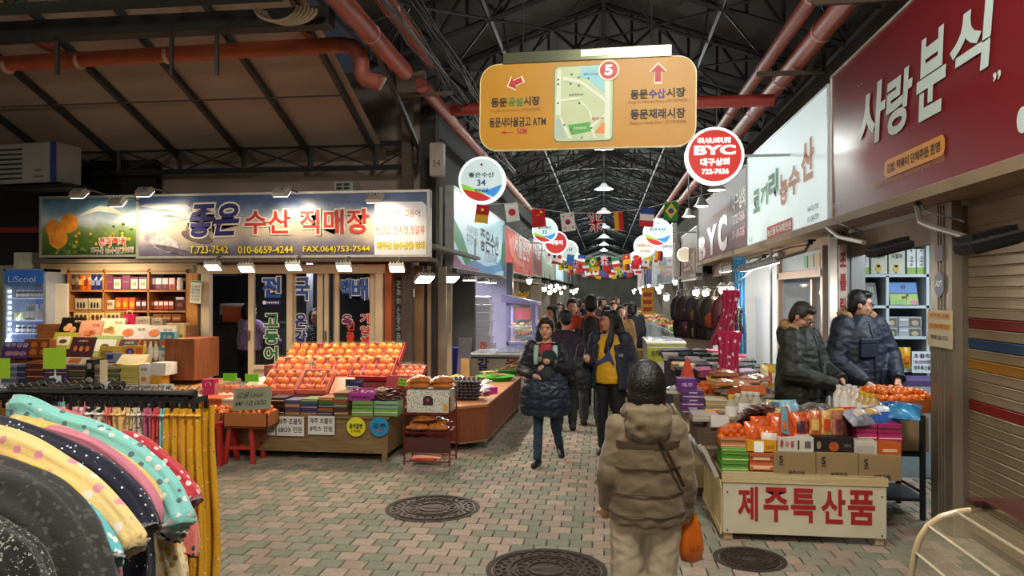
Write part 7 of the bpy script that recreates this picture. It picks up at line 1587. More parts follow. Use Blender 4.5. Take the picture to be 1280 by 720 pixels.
# ================================================================ PEOPLE  (local frame: 1.6 m tall, facing -y; +x is the viewer's right)
SKIN=M('c08e72',.5,0,.06,8,.1,bs=60); V=Vector
def hand(mb,wr,d,n,s_,curl=.5,sp=1):
    wr=V(wr);d=V(d).normalized();n=V(n);n=(n-d*n.dot(d)).normalized();s=d.cross(n)*s_
    for i,(o,l) in enumerate(((-.03,.058),(-.011,.07),(.009,.066),(.028,.052))):
        k=wr+d*(.082-.004*abs(i-1))+s*o; mb.cap(wr+s*o*.55,k,.0145,.0115,8)
        d1=(d*math.cos(curl)+n*math.sin(curl)).normalized(); a=k+d1*l*.5+s*o*.1*sp; d2=(d*math.cos(curl*2.1)+n*math.sin(curl*2.1)).normalized(); mb.cap(k,a,.0095,.0088,7); mb.cap(a,a+d2*l*.5,.0088,.0075,7)
    b=wr+d*.025-s*.022; c=b+(d*.55-s*.75+n*.35).normalized()*.036; mb.cap(b,c,.0125,.0105,7); mb.cap(c,c+(d*.85-s*.3+n*.4).normalized()*.032,.0105,.0085,7)
JD=dict(anL=(.09,.02,.08),knL=(.095,-.015,.44),hiL=(.088,0,.83),anR=(-.09,.02,.08),knR=(-.095,-.015,.44),hiR=(-.088,0,.83),shL=(.165,0,1.29),elL=(.215,.03,1.03),wrL=(.215,-.06,.81),shR=(-.165,0,1.29),elR=(-.215,.03,1.03),wrR=(-.215,-.06,.81),hd=(0,-.012,1.478))
COATD=[(0,0,.66,.215,.16),(0,0,.85,.205,.155),(0,0,1.05,.195,.145),(0,0,1.2,.19,.135),(0,0,1.29,.165,.105),(0,0,1.345,.075,.07)]
def fig(label,loc,rz,h,J={},yaw=0,pitch=0,hair='short',hairc='17130f',coat=COATD,coatm=None,sl=(.075,.055),pm=None,pr=(.09,.062),shoem=None,vox=.011,face=True,hdir=None,curl=.45,skin=SKIN,wr=(.012,(7,7,10)),nohand=(),cat='person',build=1,group=None,hem=True):
    J={**JD,**J}; J={k:V(v) for k,v in J.items()}
    t=thing('person',label,cat,loc,rz,group); t.scale=(h/1.6,)*3
    T=Matrix.Translation(J['hd'])@Matrix.Rotation(yaw,4,'Z')@Matrix.Rotation(pitch,4,'X')
    mb=MB(); w=build
    for s in 'LR':
        an,kn,hi=J['an'+s],J['kn'+s],J['hi'+s]; mb.cap(an,kn,.032,.043); mb.cap(kn,hi,.043,.066*w)
        fd=(an+V((0,-.12,-.045)) if 'toe'+s not in J else J['toe'+s]); mb.cap(an+V((0,.03,-.04)),fd,.034,.026)
        sh,el,wr_=J['sh'+s],J['el'+s],J['wr'+s]; mb.cap(sh,el,.052,.04); mb.cap(el,wr_,.04,.025)
        if s not in nohand and face!='far':
            dd=(hdir or {}).get(s,(wr_-el).normalized()); nn=(hdir or {}).get('n'+s,(0,-1,.1)); hand(mb,wr_,dd,nn,1 if s=='L' else -1,curl)
        elif s not in nohand: mb.ell(wr_+(wr_-el).normalized()*.06,(.032,.03,.05))
        mb.cap(sh,(0,.01,1.27),.055,.07)
    mb.loft([((0,.0,z),rx*w,ry) for z,rx,ry in ((.78,.13,.1),(.88,.15,.105),(1.0,.125,.09),(1.15,.15,.1),(1.27,.14,.085),(1.33,.06,.055))],16)
    mb.cap((0,.015,1.28),J['hd']+V((0,.015,-.06)),.05,.046)
    E=lambda c,r,n=14,m=10: mb.ell(c,r,n,m,T)
    E((0,.014,.03),(.076,.092,.088)); E((0,-.018,-.035),(.064,.07,.075)); E((0,-.05,-.088),(.032,.03,.022)); E((0,-.078,-.045),(.022,.014,.018))
    mb.add(*(lambda q:(q.v,q.f))(MB().cap((0,-.083,.005),(0,-.1,-.022),.008,.0125,8)),T); E((.043,-.055,-.028),(.024,.024,.026)); E((-.043,-.055,-.028),(.024,.024,.026)); E((0,-.076,.032),(.05,.016,.02))
    for s in (-1,1): E((s*.079,.012,-.012),(.012,.02,.03))
    blob(mb,'body',skin,t,vox if face!='far' else .016,3)
    if face is True:
        for s in (-1,1):
            MB().ell((s*.03,-.0825,-.0005),(.0145,.007,.006),10,6,T).build('eye',M('d8d0c8',.3),t,smooth=True); MB().ell((s*.03,-.087,-.0005),(.007,.0045,.006),8,6,T).build('iris',M('1a120e',.3),t,smooth=True)
            MB().ell((s*.031,-.086,.023),(.016,.005,.0028),10,6,T).build('eyebrow',M('1c1512',.8),t,smooth=True)
        MB().ell((0,-.089,-.054),(.021,.007,.0055),10,6,T).build('mouth',M('a04c44',.45),t,smooth=True)
    hm=M(hairc,.45,0,.25,50,.6,bs=90); hb=MB(); H=lambda c,r:hb.ell(c,r,14,10,T)
    H((0,.026,.05),(.086,.092,.085)); H((0,.055,.0),(.078,.06,.085))
    if hair=='short': H((0,-.03,.092),(.072,.062,.036)); H((.068,.01,.03),(.02,.05,.045)); H((-.068,.01,.03),(.02,.05,.045))
    if hair=='bun': H((.0,-.04,.088),(.07,.052,.032)); H((.0,.02,.0),(.088,.07,.08)); H((0,.11,.02),(.045,.04,.045)); H((-.062,-.02,.06),(.024,.045,.04)); H((.062,-.02,.06),(.024,.045,.05))
    if hair=='bob': H((0,.035,.01),(.102,.1,.115)); H((0,.05,-.05),(.1,.08,.09)); H((.05,.02,-.07),(.045,.06,.06)); H((-.05,.02,-.07),(.045,.06,.06))
    if hair=='long':
        H((.0,-.04,.085),(.07,.055,.035))
        for s in (-1,1): hb.loft([(V(T@V((s*x,y,z))),rx,ry) for x,y,z,rx,ry in ((.06,.0,.05,.03,.05),(.085,.0,-.03,.026,.055),(.1,-.01,-.12,.034,.05),(.115,-.03,-.22,.045,.04),(.11,-.05,-.32,.038,.03),(.09,-.05,-.38,.015,.012))],12)
        hb.loft([(V(T@V((0,y,z))),rx,ry) for y,z,rx,ry in ((.06,.05,.07,.04),(.08,-.05,.09,.04),(.09,-.15,.12,.04),(.1,-.26,.12,.035),(.1,-.36,.08,.02))],14)
    if hair!='none': blob(hb,'hair',hm,t,vox,5,(.0035,(34,34,5)))
    if pm:
        pb=MB()
        for s in 'LR':
            an,kn,hi=J['an'+s],J['kn'+s],J['hi'+s]; pb.cyl(an+V((0,0,-.0)),an.lerp(kn,.3),pr[1]*.9,pr[1],14); pb.cap(an.lerp(kn,.3),kn,pr[1],pr[1]*1.12); pb.cap(kn,hi,pr[1]*1.12,pr[0])
        pb.loft([((0,.0,z),rx*w,ry) for z,rx,ry in ((.76,.1,.09),(.82,.165,.125),(.95,.16,.12),(1.0,.13,.1))],16)
        blob(pb,'trousers',pm,t,vox*1.1,2,(.006,(9,9,14)))
    if shoem:
        for s in 'LR':
            an=J['an'+s]; fd=J.get('toe'+s,an+V((0,-.13,-.045))); sb=MB(); sb.cap(an+V((0,.035,-.035)),fd,.045,.036).cap(an+V((0,.02,.0)),an+V((0,.015,.03)),.045,.042)
            blob(sb,'shoe',shoem,t,vox,2)
    if coatm:
        cb=MB().loft([((x,y,z),rx,ry) for x,y,z,rx,ry in coat],20)
        for s in 'LR':
            sh,el,wr_=J['sh'+s],J['el'+s],J['wr'+s]; cb.cap(sh,el,sl[0]*1.06,sl[0]); cb.cap(el,el.lerp(wr_,.8),sl[0],sl[1]); cb.cyl(el.lerp(wr_,.7),el.lerp(wr_,.98),sl[1]*1.02,sl[1]*.95,14)
        blob(cb,'coat',coatm,t,vox*1.15,3,wr)
    t.update_tag(); return t,T,J
def gmat(T,t): return T
# ---- woman in khaki walking away, nearest
KH=M('6e5e44',.75,0,.1,6,.25,sheen=.2); q=W(808,850,3.5)
t,T,J=fig('woman in khaki padded jacket and cream trousers walking away, nearest the camera',(q.x,q.y,0),PI+.08,1.5,
 J=dict(shL=(.14,0,1.27),shR=(-.14,0,1.27),elR=(-.19,.02,1.02),wrR=(-.2,-.04,.82),elL=(.19,.02,1.02),wrL=(.18,-.1,.84),anL=(.095,.0,.08),knL=(.1,.0,.44),anR=(-.06,.02,.08),knR=(-.065,-.01,.44)),hair='bob',hairc='120e0c',coatm=KH,
 coat=[(0,0,.80,.185,.15),(0,0,.825,.192,.155),(0,0,.87,.186,.15),(0,0,.95,.184,.15),(0,0,1.08,.178,.145),(0,0,1.2,.172,.135),(0,0,1.28,.14,.11),(0,.01,1.34,.08,.08)],sl=(.062,.05),pm=M('b3a48c',.8,0,.06,5,.2),pr=(.095,.072),shoem=M('3a322c',.7),face=False,vox=.009,wr=(.009,(7,7,11)),curl=.9)
# hood, seams, shoulder band, strap
hb=MB().loft([((0,y,z),rx,ry) for y,z,rx,ry in ((.07,1.19,.03,.02),(.09,1.205,.075,.04),(.1,1.25,.105,.06),(.085,1.32,.12,.08),(.065,1.375,.115,.085),(.045,1.4,.085,.07))],18); hb.cap((-.075,.02,1.36),(.075,.02,1.36),.045,.045); hb.cap((-.09,.0,1.35),(-.05,-.08,1.33),.04); hb.cap((.09,.0,1.35),(.05,-.08,1.33),.04)
blob(hb,'hood',KH,t,.011,4,(.014,(11,11,11)))
mb=MB()
for z,rx,ry in ((.86,.192,.157),(.965,.189,.155),(1.09,.182,.149)): mb.tube([(rx*math.cos(a*PI/18),ry*math.sin(a*PI/18),z+.004*math.sin(a)) for a in range(37)],.0042,5)
mb.build('stitched_seam',M('50432f',.8),t)
MB().loft([[V((r_*.178*math.cos(a*PI/16),r_*.136*math.sin(a*PI/16)+.004,z)) for a in range(0,17)] for r_,z in ((.96,1.185),(1.0,1.187),(1.0,1.218),(.96,1.22))],17).build('shoulder_band',M('4a3b2a',.8),t)
MB().tube([(-.04,.145,1.25),(-.08,.148,1.18),(-.12,.14,1.1),(-.17,.09,1.0)],.009,6).build('bag_strap',M('3a2418',.6),t)
# her orange carrier bag
wp=t.matrix_world if 0 else None
def world(t,v): return Matrix.Translation(t.location)@Matrix.Rotation(t.rotation_euler[2],4,'Z')@(V(v)*t.scale[0])
hp=world(t,(-.235,-.06,.83)); tb=thing('carrier_bag','orange plastic carrier bag held in the right hand of the khaki woman','bag',(hp.x,hp.y,hp.z-.24),.3)
OB=M('c8641a',.3,0,.15,8,.4,0,.95,0,30)
MB().loft([((0,0,z),rx,ry) for z,rx,ry in ((0,.02,.015),(.012,.05,.03),(.06,.062,.04),(.12,.058,.036),(.18,.045,.026),(.22,.026,.016),(.24,.016,.012))],16).build('bag',OB,tb,smooth=True); MB().tube([(-.016,0,.23),(-.01,0,.27),(.01,0,.27),(.016,0,.23)],.008,6).build('handle',OB,tb)
text('제주',-.03,.06,.03,.09,M('7a3410',.6),tb,y=-.046)
# ---- woman in navy with a baby, walking towards the camera
NAVYC=M('151c2c',.6,0,.2,7,.3); JN=M('24384c',.8,0,.2,20,.2); q=WZ(683,582,0)
t,T,J=fig('woman in dark navy coat and jeans carrying a baby, walking towards the camera',(q.x,q.y+.08,0),-.05,1.56,
 J=dict(anR=(-.09,-.12,.075),knR=(-.085,-.09,.43),toeR=(-.11,-.25,.03),anL=(.115,.2,.17),knL=(.09,.0,.45),toeL=(.15,.12,.07),shL=(.165,0,1.28),elL=(.25,-.02,1.05),wrL=(.07,-.26,1.10),shR=(-.165,0,1.28),elR=(-.26,-.03,1.04),wrR=(-.1,-.27,.99)),yaw=-.12,hair='bun',coatm=M('10141e',.6,0,.2,7,.25),sl=(.08,.062),
 coat=[(0,.02,.6,.26,.19),(0,.02,.7,.26,.19),(0,.01,.9,.235,.17),(0,0,1.1,.205,.15),(0,0,1.22,.19,.13),(0,0,1.3,.15,.1),(0,.02,1.33,.08,.06)],pm=JN,pr=(.085,.05),shoem=M('121214',.5),hdir=dict(L=(-.85,-.25,-.25),nL=(.1,.9,-.3),R=(.75,-.2,-.55),nR=(.1,.9,.1)),vox=.01,curl=.35)
mb=MB().loft([((0,y,z),rx,ry) for y,z,rx,ry in ((-.14,.55,.2,.1),(-.15,.57,.26,.14),(-.16,.68,.275,.16),(-.17,.82,.26,.165),(-.17,.94,.22,.15),(-.16,1.02,.17,.12),(-.15,1.06,.12,.1))],20)
blob(mb,'puffer_cover',M('1a2638',.5,0,.12,7,.2),t,.012,3,(.016,(9,9,14)))
for z in (.66,.76,.86,.95): MB().tube([((.272-.14*max(0,z-.8))*math.cos(PI+a*PI/12),-.16+(.168-.04*max(0,z-.85))*math.sin(PI+a*PI/12),z) for a in range(13)],.005,5).build('quilt_seam',M('0e1522',.6),t)
MB().loft([((0,-.07,z),rx,ry) for z,rx,ry in ((1.0,.12,.08),(1.2,.11,.07),(1.29,.08,.055),(1.32,.05,.04))],14).build('shirt',M('a0283a',.7),t,smooth=True)
for s in (-1,1): MB().tube([(s*.1,-.09,1.3),(s*.105,-.13,1.2),(s*.1,-.15,1.1)],.028,8).build('striped_collar',M('a8c4b4' if s>0 else '9ab8a8',.7),t,smooth=True)
b=thing('baby','baby in dark green hood with pompoms held against the navy woman','person',world(t,(.03,-.235,1.0)),-.1)
mb=MB().ell((0,0,.0),(.1,.085,.12)).ell((.02,-.01,.16),(.085,.085,.08)); mb.cap((-.06,0,-.05),(-.1,-.03,-.12),.035,.03); mb.cap((.07,0,-.05),(.1,-.03,-.12),.035,.03)
blob(mb,'body',M('161c22',.7,0,.15),b,.011,3,(.006,(12,12,12))); hb=MB().ell((.02,.0,.18),(.09,.088,.082)); blob(hb,'knitted_hood',M('12302a',.9,0,.2,30,.4),b,.01,2,(.004,(40,40,40)))
MB().ell((-.06,-.045,.165),.03,10,8).build('pompom',M('8a8264',.95,0,.2,60,.8),b,smooth=True); MB().ell((.09,-.03,.14),.026,10,8).build('pompom',M('6a6a54',.95,0,.2,60,.8),b,smooth=True); MB().ell((.01,-.078,.15),(.04,.02,.035),10,8).build('face',SKIN,b,smooth=True)
# ---- long haired woman in a yellow shirt
q=W(763,367,8.4)
YS_=M('cf9a12',.75,0,.08,8,.2)
t,T,J=fig('long haired woman in a yellow shirt and open navy jacket beside the navy woman',(q.x,q.y,0),-.3,1.63,
 J=dict(wrR=(-.17,-.27,1.06),elR=(-.24,-.03,1.03),elL=(.25,.03,1.02),wrL=(.24,-.04,.8)),yaw=-.95,pitch=-.08,hair='long',coatm=YS_,sl=(.05,.04),pm=M('121216',.8,0,.15),pr=(.095,.06),shoem=M('1a1a1c',.5),
 coat=[(0,-.0,.80,.185,.15),(0,-.01,.86,.19,.155),(0,-.01,1.0,.18,.15),(0,-.01,1.15,.175,.145),(0,0,1.25,.16,.11),(0,0,1.33,.075,.065)],vox=.01,wr=(.006,(8,8,10)),hdir=dict(R=(-.1,-.9,.3),nR=(1,.1,.2)),curl=1.0)
JK=M('141a28',.65,0,.2,7,.25); jb=MB()
for s in (-1,1):
    S='L' if s>0 else 'R'; jb.loft([[V((s*x,y,z)) for x,y in ((.09+k1,-.165),(.15+k1,-.15),(.205+k1,-.07),(.215+k1,.05),(.16,.16+k1*.5),(.0,.175),(.0,.13),(.14,.12),(.17,.03),(.17,-.06),(.12+k1,-.12))] for z,k1 in ((.74,.03),(.9,.02),(1.1,.0),(1.24,-.02))],11)
    jb.cap(J['sh'+S],J['el'+S],.085,.078); jb.cap(J['el'+S],J['el'+S].lerp(J['wr'+S],.85),.075,.058); jb.cap(J['sh'+S],(s*.07,.03,1.31),.07,.05)
blob(jb,'jacket',JK,t,.011,3,(.01,(8,8,10)))
MB().add([(x,-.172-.0*z,z) for x,z in ((-.12,1.04),(-.04,1.08),(.0,1.13),(.03,1.17),(.01,1.2),(.035,1.215),(.05,1.19),(.045,1.15),(.07,1.10),(.1,1.02),(.085,1.01),(.04,1.06),(.0,1.05),(-.1,1.015))],[tuple(range(14))]).build('leaping_figure_print',M('28386a',.6),t)
mb=MB().box((.17,-.175,1.12),(.05,.01,.03)); mb.build('jacket_patch',M('6a7484',.6),t)
b=thing('shoulder_bag','black handbag and jacket hanging from the arm of the yellow shirted woman','bag',world(t,(-.3,-.16,.72)),.2)
mb=MB().loft([((0,0,z),rx,ry) for z,rx,ry in ((0,.1,.05),(.02,.15,.08),(.15,.16,.08),(.28,.12,.07),(.36,.06,.05))],16); blob(mb,'bag',M('16161c',.6,0,.2),b,.012,3,(.012,(10,10,10))); MB().tube([(-.05,0,.34),(-.02,.02,.5),(.08,.03,.55),(.07,0,.34)],.012,6).build('strap',BLACK,b)
# ---- the two men behind the right stall
FUR=M('a8845c',.95,0,.35,60,1,bs=120)
def man(label,px,py,d,h,rz,coatc,yaw,pitch,J,hairc,w_=1.0,extra=()):
    q=W(px,py,d)
    CT=M(coatc,.6,0,.14,7,.25)
    t,T,J=fig(label,(q.x,q.y,0),rz,h,J=J,yaw=yaw,pitch=pitch,hair='short',hairc=hairc,coatm=CT,sl=(.095,.066),pm=M('1c1c22',.8),shoem=BLACK,build=1.1,vox=.0095,
     coat=[(0,0,.62,.23,.19),(0,0,.68,.25,.2),(0,0,.9,.25,.2),(0,0,1.08,.235,.185),(0,0,1.2,.225,.165),(0,0,1.3,.18,.13),(0,.0,1.36,.11,.1),(0,-.01,1.39,.075,.07)],wr=(.013,(6,6,11)),hdir=dict(L=(-.5,-.5,-.5),R=(.5,-.5,-.5)),curl=.7)
    mb=MB(); 
    for k in range(13):
        a=PI*(-.12+1.24*k/12); mb.ell((.135*math.cos(a),.03+.1*math.sin(a),1.385+.03*math.sin(a)),.042,8,6)
    blob(mb,'fur_trim',FUR,t,.012,1,(.02,(38,38,38)))
    mb=MB().loft([((0,.1,z),rx,ry) for z,rx,ry in ((1.18,.07,.05),(1.25,.14,.09),(1.34,.16,.1),(1.4,.12,.08))],16); blob(mb,'hood',CT,t,.014,3,(.01,(9,9,9)))
    gl_=MB()
    for s in (-1,1): gl_.tube([T@V((s*.033+.024*math.cos(i*PI/8),-.098,.0+.018*math.sin(i*PI/8))) for i in range(17)],.0022,5); gl_.tube([T@V((s*.057,-.098,.004)),T@V((s*.08,-.0,.0))],.0022,5)
    gl_.tube([T@V((-.01,-.099,.004)),T@V((.01,-.099,.004))],.0022,5); gl_.build('glasses',M('20201f',.3,.4),t)
    MB().tube([(.0,-.19,.7),(.0,-.205,.9),(.0,-.19,1.1),(.0,-.165,1.22),(.0,-.13,1.32)],.007,6).build('zip',M('3a3a3a',.4,.6),t)
    for s in (-1,1): MB().box((s*.12,-.19,.86),(.12,.03,.15),ch=.008).build('pocket',CT,t)
    return t,CT
t,CT=man('man in dark olive parka with fur hood looking down, left of the two sellers',1000,367,7.15,1.73,.85,'1f2117',.25,.55,dict(wrL=(.1,-.33,.93),elL=(.245,-.07,1.02),wrR=(-.06,-.36,.9),elR=(-.26,-.06,1.0)),'2c241c')
MB().box((-.27,-.02,1.17),(.012,.05,.06),ch=.004).build('sleeve_patch',M('5a3c24',.7),t)
t,CT=man('smiling man in navy parka with fur hood and glasses, right of the two sellers',1074,367,7.55,1.85,.35,'151b2b',1.05,.1,dict(wrL=(.14,-.3,.84),elL=(.27,-.05,1.02),wrR=(-.14,-.28,.82),elR=(-.27,-.03,1.0)),'14100e')
MB().box((-.06,-.195,1.1),(.17,.03,.14),ch=.008).build('chest_pocket',CT,t); MB().box((-.06,-.2,1.17),(.18,.03,.045),ch=.008).build('pocket_flap',CT,t)
# ---- man with backpack
q=W(739,367,10.3); OJ=M('c8401a',.6,0,.08,7,.2)
t,T,J=fig('man in an orange jacket with a black backpack seen from behind',(q.x,q.y,0),PI,1.79,hair='short',coatm=OJ,sl=(.09,.065),J=dict(shL=(.185,0,1.28),shR=(-.185,0,1.28),elL=(.26,.03,1.03),elR=(-.26,.03,1.03)),coat=[(0,0,.8,.235,.16),(0,0,1.05,.22,.155),(0,0,1.2,.2,.14),(0,0,1.3,.17,.11),(0,0,1.36,.07,.07)],pm=M('3a3a42',.8),shoem=BLACK,face=False,vox=.013)
b=thing('backpack','black backpack worn over the orange jacket','backpack',world(t,(0,.22,.96)),PI); b.scale=(.82,.9,.82)
mb=MB().loft([((0,0,z),rx,ry) for z,rx,ry in ((0,.1,.07),(.02,.14,.1),(.2,.15,.115),(.4,.14,.11),(.5,.1,.08),(.53,.04,.04))],18); blob(mb,'sack',M('1e1e20',.6,0,.15),b,.014,3,(.008,(8,8,10))); MB().box((0,-.12,.17),(.24,.05,.22),ch=.015).build('pocket',M('2a2826',.6),b); MB().box((0,-.14,.26),(.22,.01,.012)).build('zip',STEEL,b)
for s in (-1,1): MB().tube([(s*.1,.08,.5),(s*.12,.2,.5),(s*.13,.32,.42),(s*.14,.34,.25)],.02,6).build('strap',M('1a1a1c',.6),b,smooth=True)
# ---- crowd
def crowd(label,px,d,h,rz,c,hair,pc='1c1c22',yaw=0,hat=None,face=True,hc='17130f',skin=SKIN):
    q=W(px,367,d); t,T,J=fig(label,(q.x,q.y,0),rz,h,hair=hair,hairc=hc,yaw=yaw,coatm=M(c,.7,0,.12,7,.2),pm=M(pc,.8),shoem=BLACK,face=True if face and d<13 else 'far',vox=.015,skin=skin)
    if hat: blob(MB().ell((0,.01,.055),(.096,.108,.08),T=T),'hat',M(hat,.9,0,.15,30,.4),t,.014,2)
    return t
crowd('person in dark plum padded coat and grey knitted hat seen from behind',707,9.9,1.6,PI+.2,'2a1c34','short',hat='3a4458',face=False)
crowd('dark haired woman with blue scarf behind the plum coated person',691,11.2,1.64,-.3,'22304a','long',yaw=-.5)
crowd('man with glasses in navy jacket facing the camera in the crowd',715.5,11.8,1.74,0,'1a2434','short')
crowd('short person peeking out left of the orange jacket',728,12,1.58,-.4,'2c2a2e','bob',yaw=-.6)
crowd('woman with dark wavy hair right of the orange jacket',759,11.6,1.63,.3,'1e1c22','long',yaw=-.4)
crowd('person in a red hooded jacket deeper in the crowd',768,14.5,1.66,0,'8a2c28','bob')
crowd('person in mustard brown coat deeper in the crowd on the right',776,13.2,1.6,.2,'8a6434','bob')
for k,(px,d,h,c,hr,lb) in enumerate(((700,15.5,1.62,'2c3440','bob','slate blue coat at left, fourth row'),(722,16,1.7,'1c1a1c','short','black coat, far left of centre'),(736,17.5,1.66,'34283a','bob','plum coat, far centre'),(748,18,1.72,'24262c','short','charcoal coat, far centre'),(783,17,1.6,'3c2c28','short','brown coat, far right'),(790,15.5,1.64,'1c2028','bob','navy coat at the right stalls'),(755,21,1.7,'2a2a30','short','grey coat, deep centre'),(742,23,1.66,'5a2a2c','bob','wine coat, deep centre'),(766,24,1.68,'20242c','short','dark coat, deep right'),(730,26,1.7,'2c2c34','short','dark coat, deepest left'),(773,28,1.66,'3a3438','bob','dusky coat, deepest right'),(750,30,1.7,'24242a','short','dark coat, deepest middle'))):
    crowd('distant shopper in a %s'%lb,px,d,h,PI if k%2 else 0,c,hr,face=False)
# ---- people inside the left shop
q=WY(312,400,10.75)
t,T,J=fig("person in lilac patterned fleece seen from behind in the left shop doorway",(q.x,q.y,0),PI-.5,1.68,J=dict(elR=(-.26,-.18,1.08),wrR=(-.2,-.38,1.02),elL=(.22,-.1,1.05),wrL=(.2,-.32,1.0)),hair='bob',coatm=Mdots('8a6a98','b8a0c0',22,.25,.9),coat=[(0,0,.92,.205,.15),(0,0,1.05,.21,.16),(0,0,1.2,.2,.14),(0,0,1.3,.165,.11),(0,0,1.37,.07,.065)],pm=M('141416',.8),shoem=BLACK,face=False,vox=.014)
q=WY(394,400,10.6)
t,T,J=fig('person in black and white checked top behind the second glass leaf',(q.x,q.y,0),.4,1.6,hair='bob',coatm=Mdots('1c1e28','c8c8d0',40,.3,.8),pm=M('16161a',.8),shoem=BLACK,face='far',vox=.016)
# ================================================================ CLOTHES RACKS in the left foreground
FD=lambda b,d,s=20,t=.25,*a,**k:Mdots(b,d,s*1.55,t,*a,**k)
RK=M('1d1e1f',.35,.5,.1,6)
def rail(label,pa,pb,z=1.405,legs=True):
    a=WZ(*pa,z); b=WZ(*pb,z); t=thing('clothes_rail',label,'rail',(b.x,b.y,0)); e=a-b; e.z=0
    MB().cyl((0,0,z),V((e.x,e.y,z))+V((e.x,e.y,0))*1.1,.014,None,10).build('bar',RK,t); MB().cyl((-.012,0,z),(.012,0,z),.02,None,10).build('end_cap',BLACK,t)
    for k in (.25,2.05): MB().cyl((e.x*k,e.y*k,0),(e.x*k,e.y*k,z),.013,None,8).build('post',RK,t)
    MB().box((e.x*.25,0,.02),(.05,.5,.03)).build('foot',RK,t); return t,a,b
r3=rail('black clothes rail nearest the fruit stall, carrying the yellow trousers',(112,491),(241,493)); r2=rail('middle black clothes rail behind the nearest one',(40,488),(151,481.5)); r1=rail('farthest black clothes rail at the left edge',(0,487),(74,474.5))
def clip(x,y,z,label,g):
    t=thing('clip_hanger',label,'hanger',(x,y,z),0,g); MB().tube([(0,0,.0),(.012,0,.022),(0,0,.034),(-.014,0,.022)],.003,5).build('hook',STEEL,t)
    MB().box((0,0,-.02),(.009,.11,.022)).build('clip_bar',BLACK,t); 
    for s in (-1,1): MB().box((0,s*.05,-.045),(.014,.014,.035)).build('clip',BLACK,t)
    return t
def ponr(r,px):
    """point of a rail seen at pixel column px"""
    a,b=r[1],r[2]; rr=ray(px,490); o=V((0,0,CAMH)); d=b-a
    k=(a.x*rr.y-a.y*rr.x)/(d.y*rr.x-d.x*rr.y) if abs(d.y*rr.x-d.x*rr.y)>1e-9 else 0
    return a+d*k
def pants(label,r,px0,px1,L,mat,folds=3,group=None):
    a=ponr(r,px0); b=ponr(r,px1); w=(b-a).length; c=(a+b)/2
    t=thing('hanging_trousers',label,'trousers',(c.x,c.y,1.355),orient(a,b),group); rg=random.Random(int(px0*3)); ph=rg.uniform(0,6)
    def f(u,v):
        y=-.055-.02*v-(.013 if folds>2 else .02)*(math.sin(u*folds*2*PI+ph+v*1.2)+.5*math.sin(u*folds*3.7*PI+v*2))*(.55+.45*v); return ((u-.5)*w*(1+.16*math.sin(v*2.4))+.01*math.sin(v*7+ph),y,-L*v)
    MB().grid(f,8*folds,20).grid(lambda u,v:(lambda q:(q[0],q[1]+.11,q[2]))(f(1-u,v)),4*folds,12).build('cloth',mat,t,smooth=True)
    MB().tube([V(f(i/32,0))*1.0+V((0,-.004,-.028)) for i in range(33)],.006,5).build('waist_seam',mat,t,smooth=True)
    cl=clip(0,0,0,'x',None); bpy.data.objects.remove(cl.children[0]); 
    for ch in list(cl.children): bpy.data.objects.remove(ch)
    bpy.data.objects.remove(cl)
    return t
YL=FD('d8a008','eedc9c',26,.17,.9,'3a8a9a'); 
pants('bright yellow fleece trousers with small dots hanging at the end of the near rail',r3,214,262,1.06,YL,5)
PT=[(103,118,'pink fleece trousers with white figures, first of the packed row',FD('d88a98','f0e0dc',24,.3)),(118,143,'black and white cow patterned fleece trousers in the packed row',FD('e4e0d4','17161a',26,.42,warp=.02)),(143,152,'plain salmon fleece trousers in the packed row',M('d87868',.9,0,.08,8,.3)),(153,167,'cream fleece trousers with pink faces in the packed row',FD('e0c078','d88a98',20,.3)),(168,178,'cream and brown fleece trousers in the packed row',FD('e4d09a','5a3a2a',34,.25)),(179,189,'leopard spotted fleece trousers in the packed row',FD('dcd0bc','3a2c28',44,.32,warp=.02)),(190,202,'mauve pink fleece trousers in the packed row',M('b8687c',.9,0,.1,8,.3)),(203,212,'coral fleece trousers with dark marks in the packed row',FD('d85048','3a2420',18,.2)),(213,219,'aqua fleece trousers beside the yellow pair',FD('8cc4bc','e8d8d4',26,.28))]
for i,(a,b,lb,m) in enumerate(PT): pants(lb,r3,a,b,.95,m,2)
for k in range(13):
    c=ponr(r3,100+k*12.5); clip(c.x,c.y,1.405,'black plastic clip hanger on the near rail','hangers on the near rail')
for k in range(15):
    c=ponr(r2,8+k*9.5); clip(c.x,c.y,1.405,'black plastic clip hanger on the middle rail','hangers on the middle rail')
CK=['1c1c22','d88a98','1a1a1e','e0c078','18181c','242430','8cc4bc','16161a','d87868','1e1e26','1a1a1e','c8b8a8']
for k in range(12):
    a=6+k*11.5; pants('fleece trousers packed on the middle rail, %s from the left'%('first','second','third','fourth','fifth','sixth','seventh','eighth','ninth','tenth','eleventh','twelfth')[k],r2,a,a+9,.9,M(CK[k],.9,0,.12,8,.3),1,'trousers packed on the middle rail')
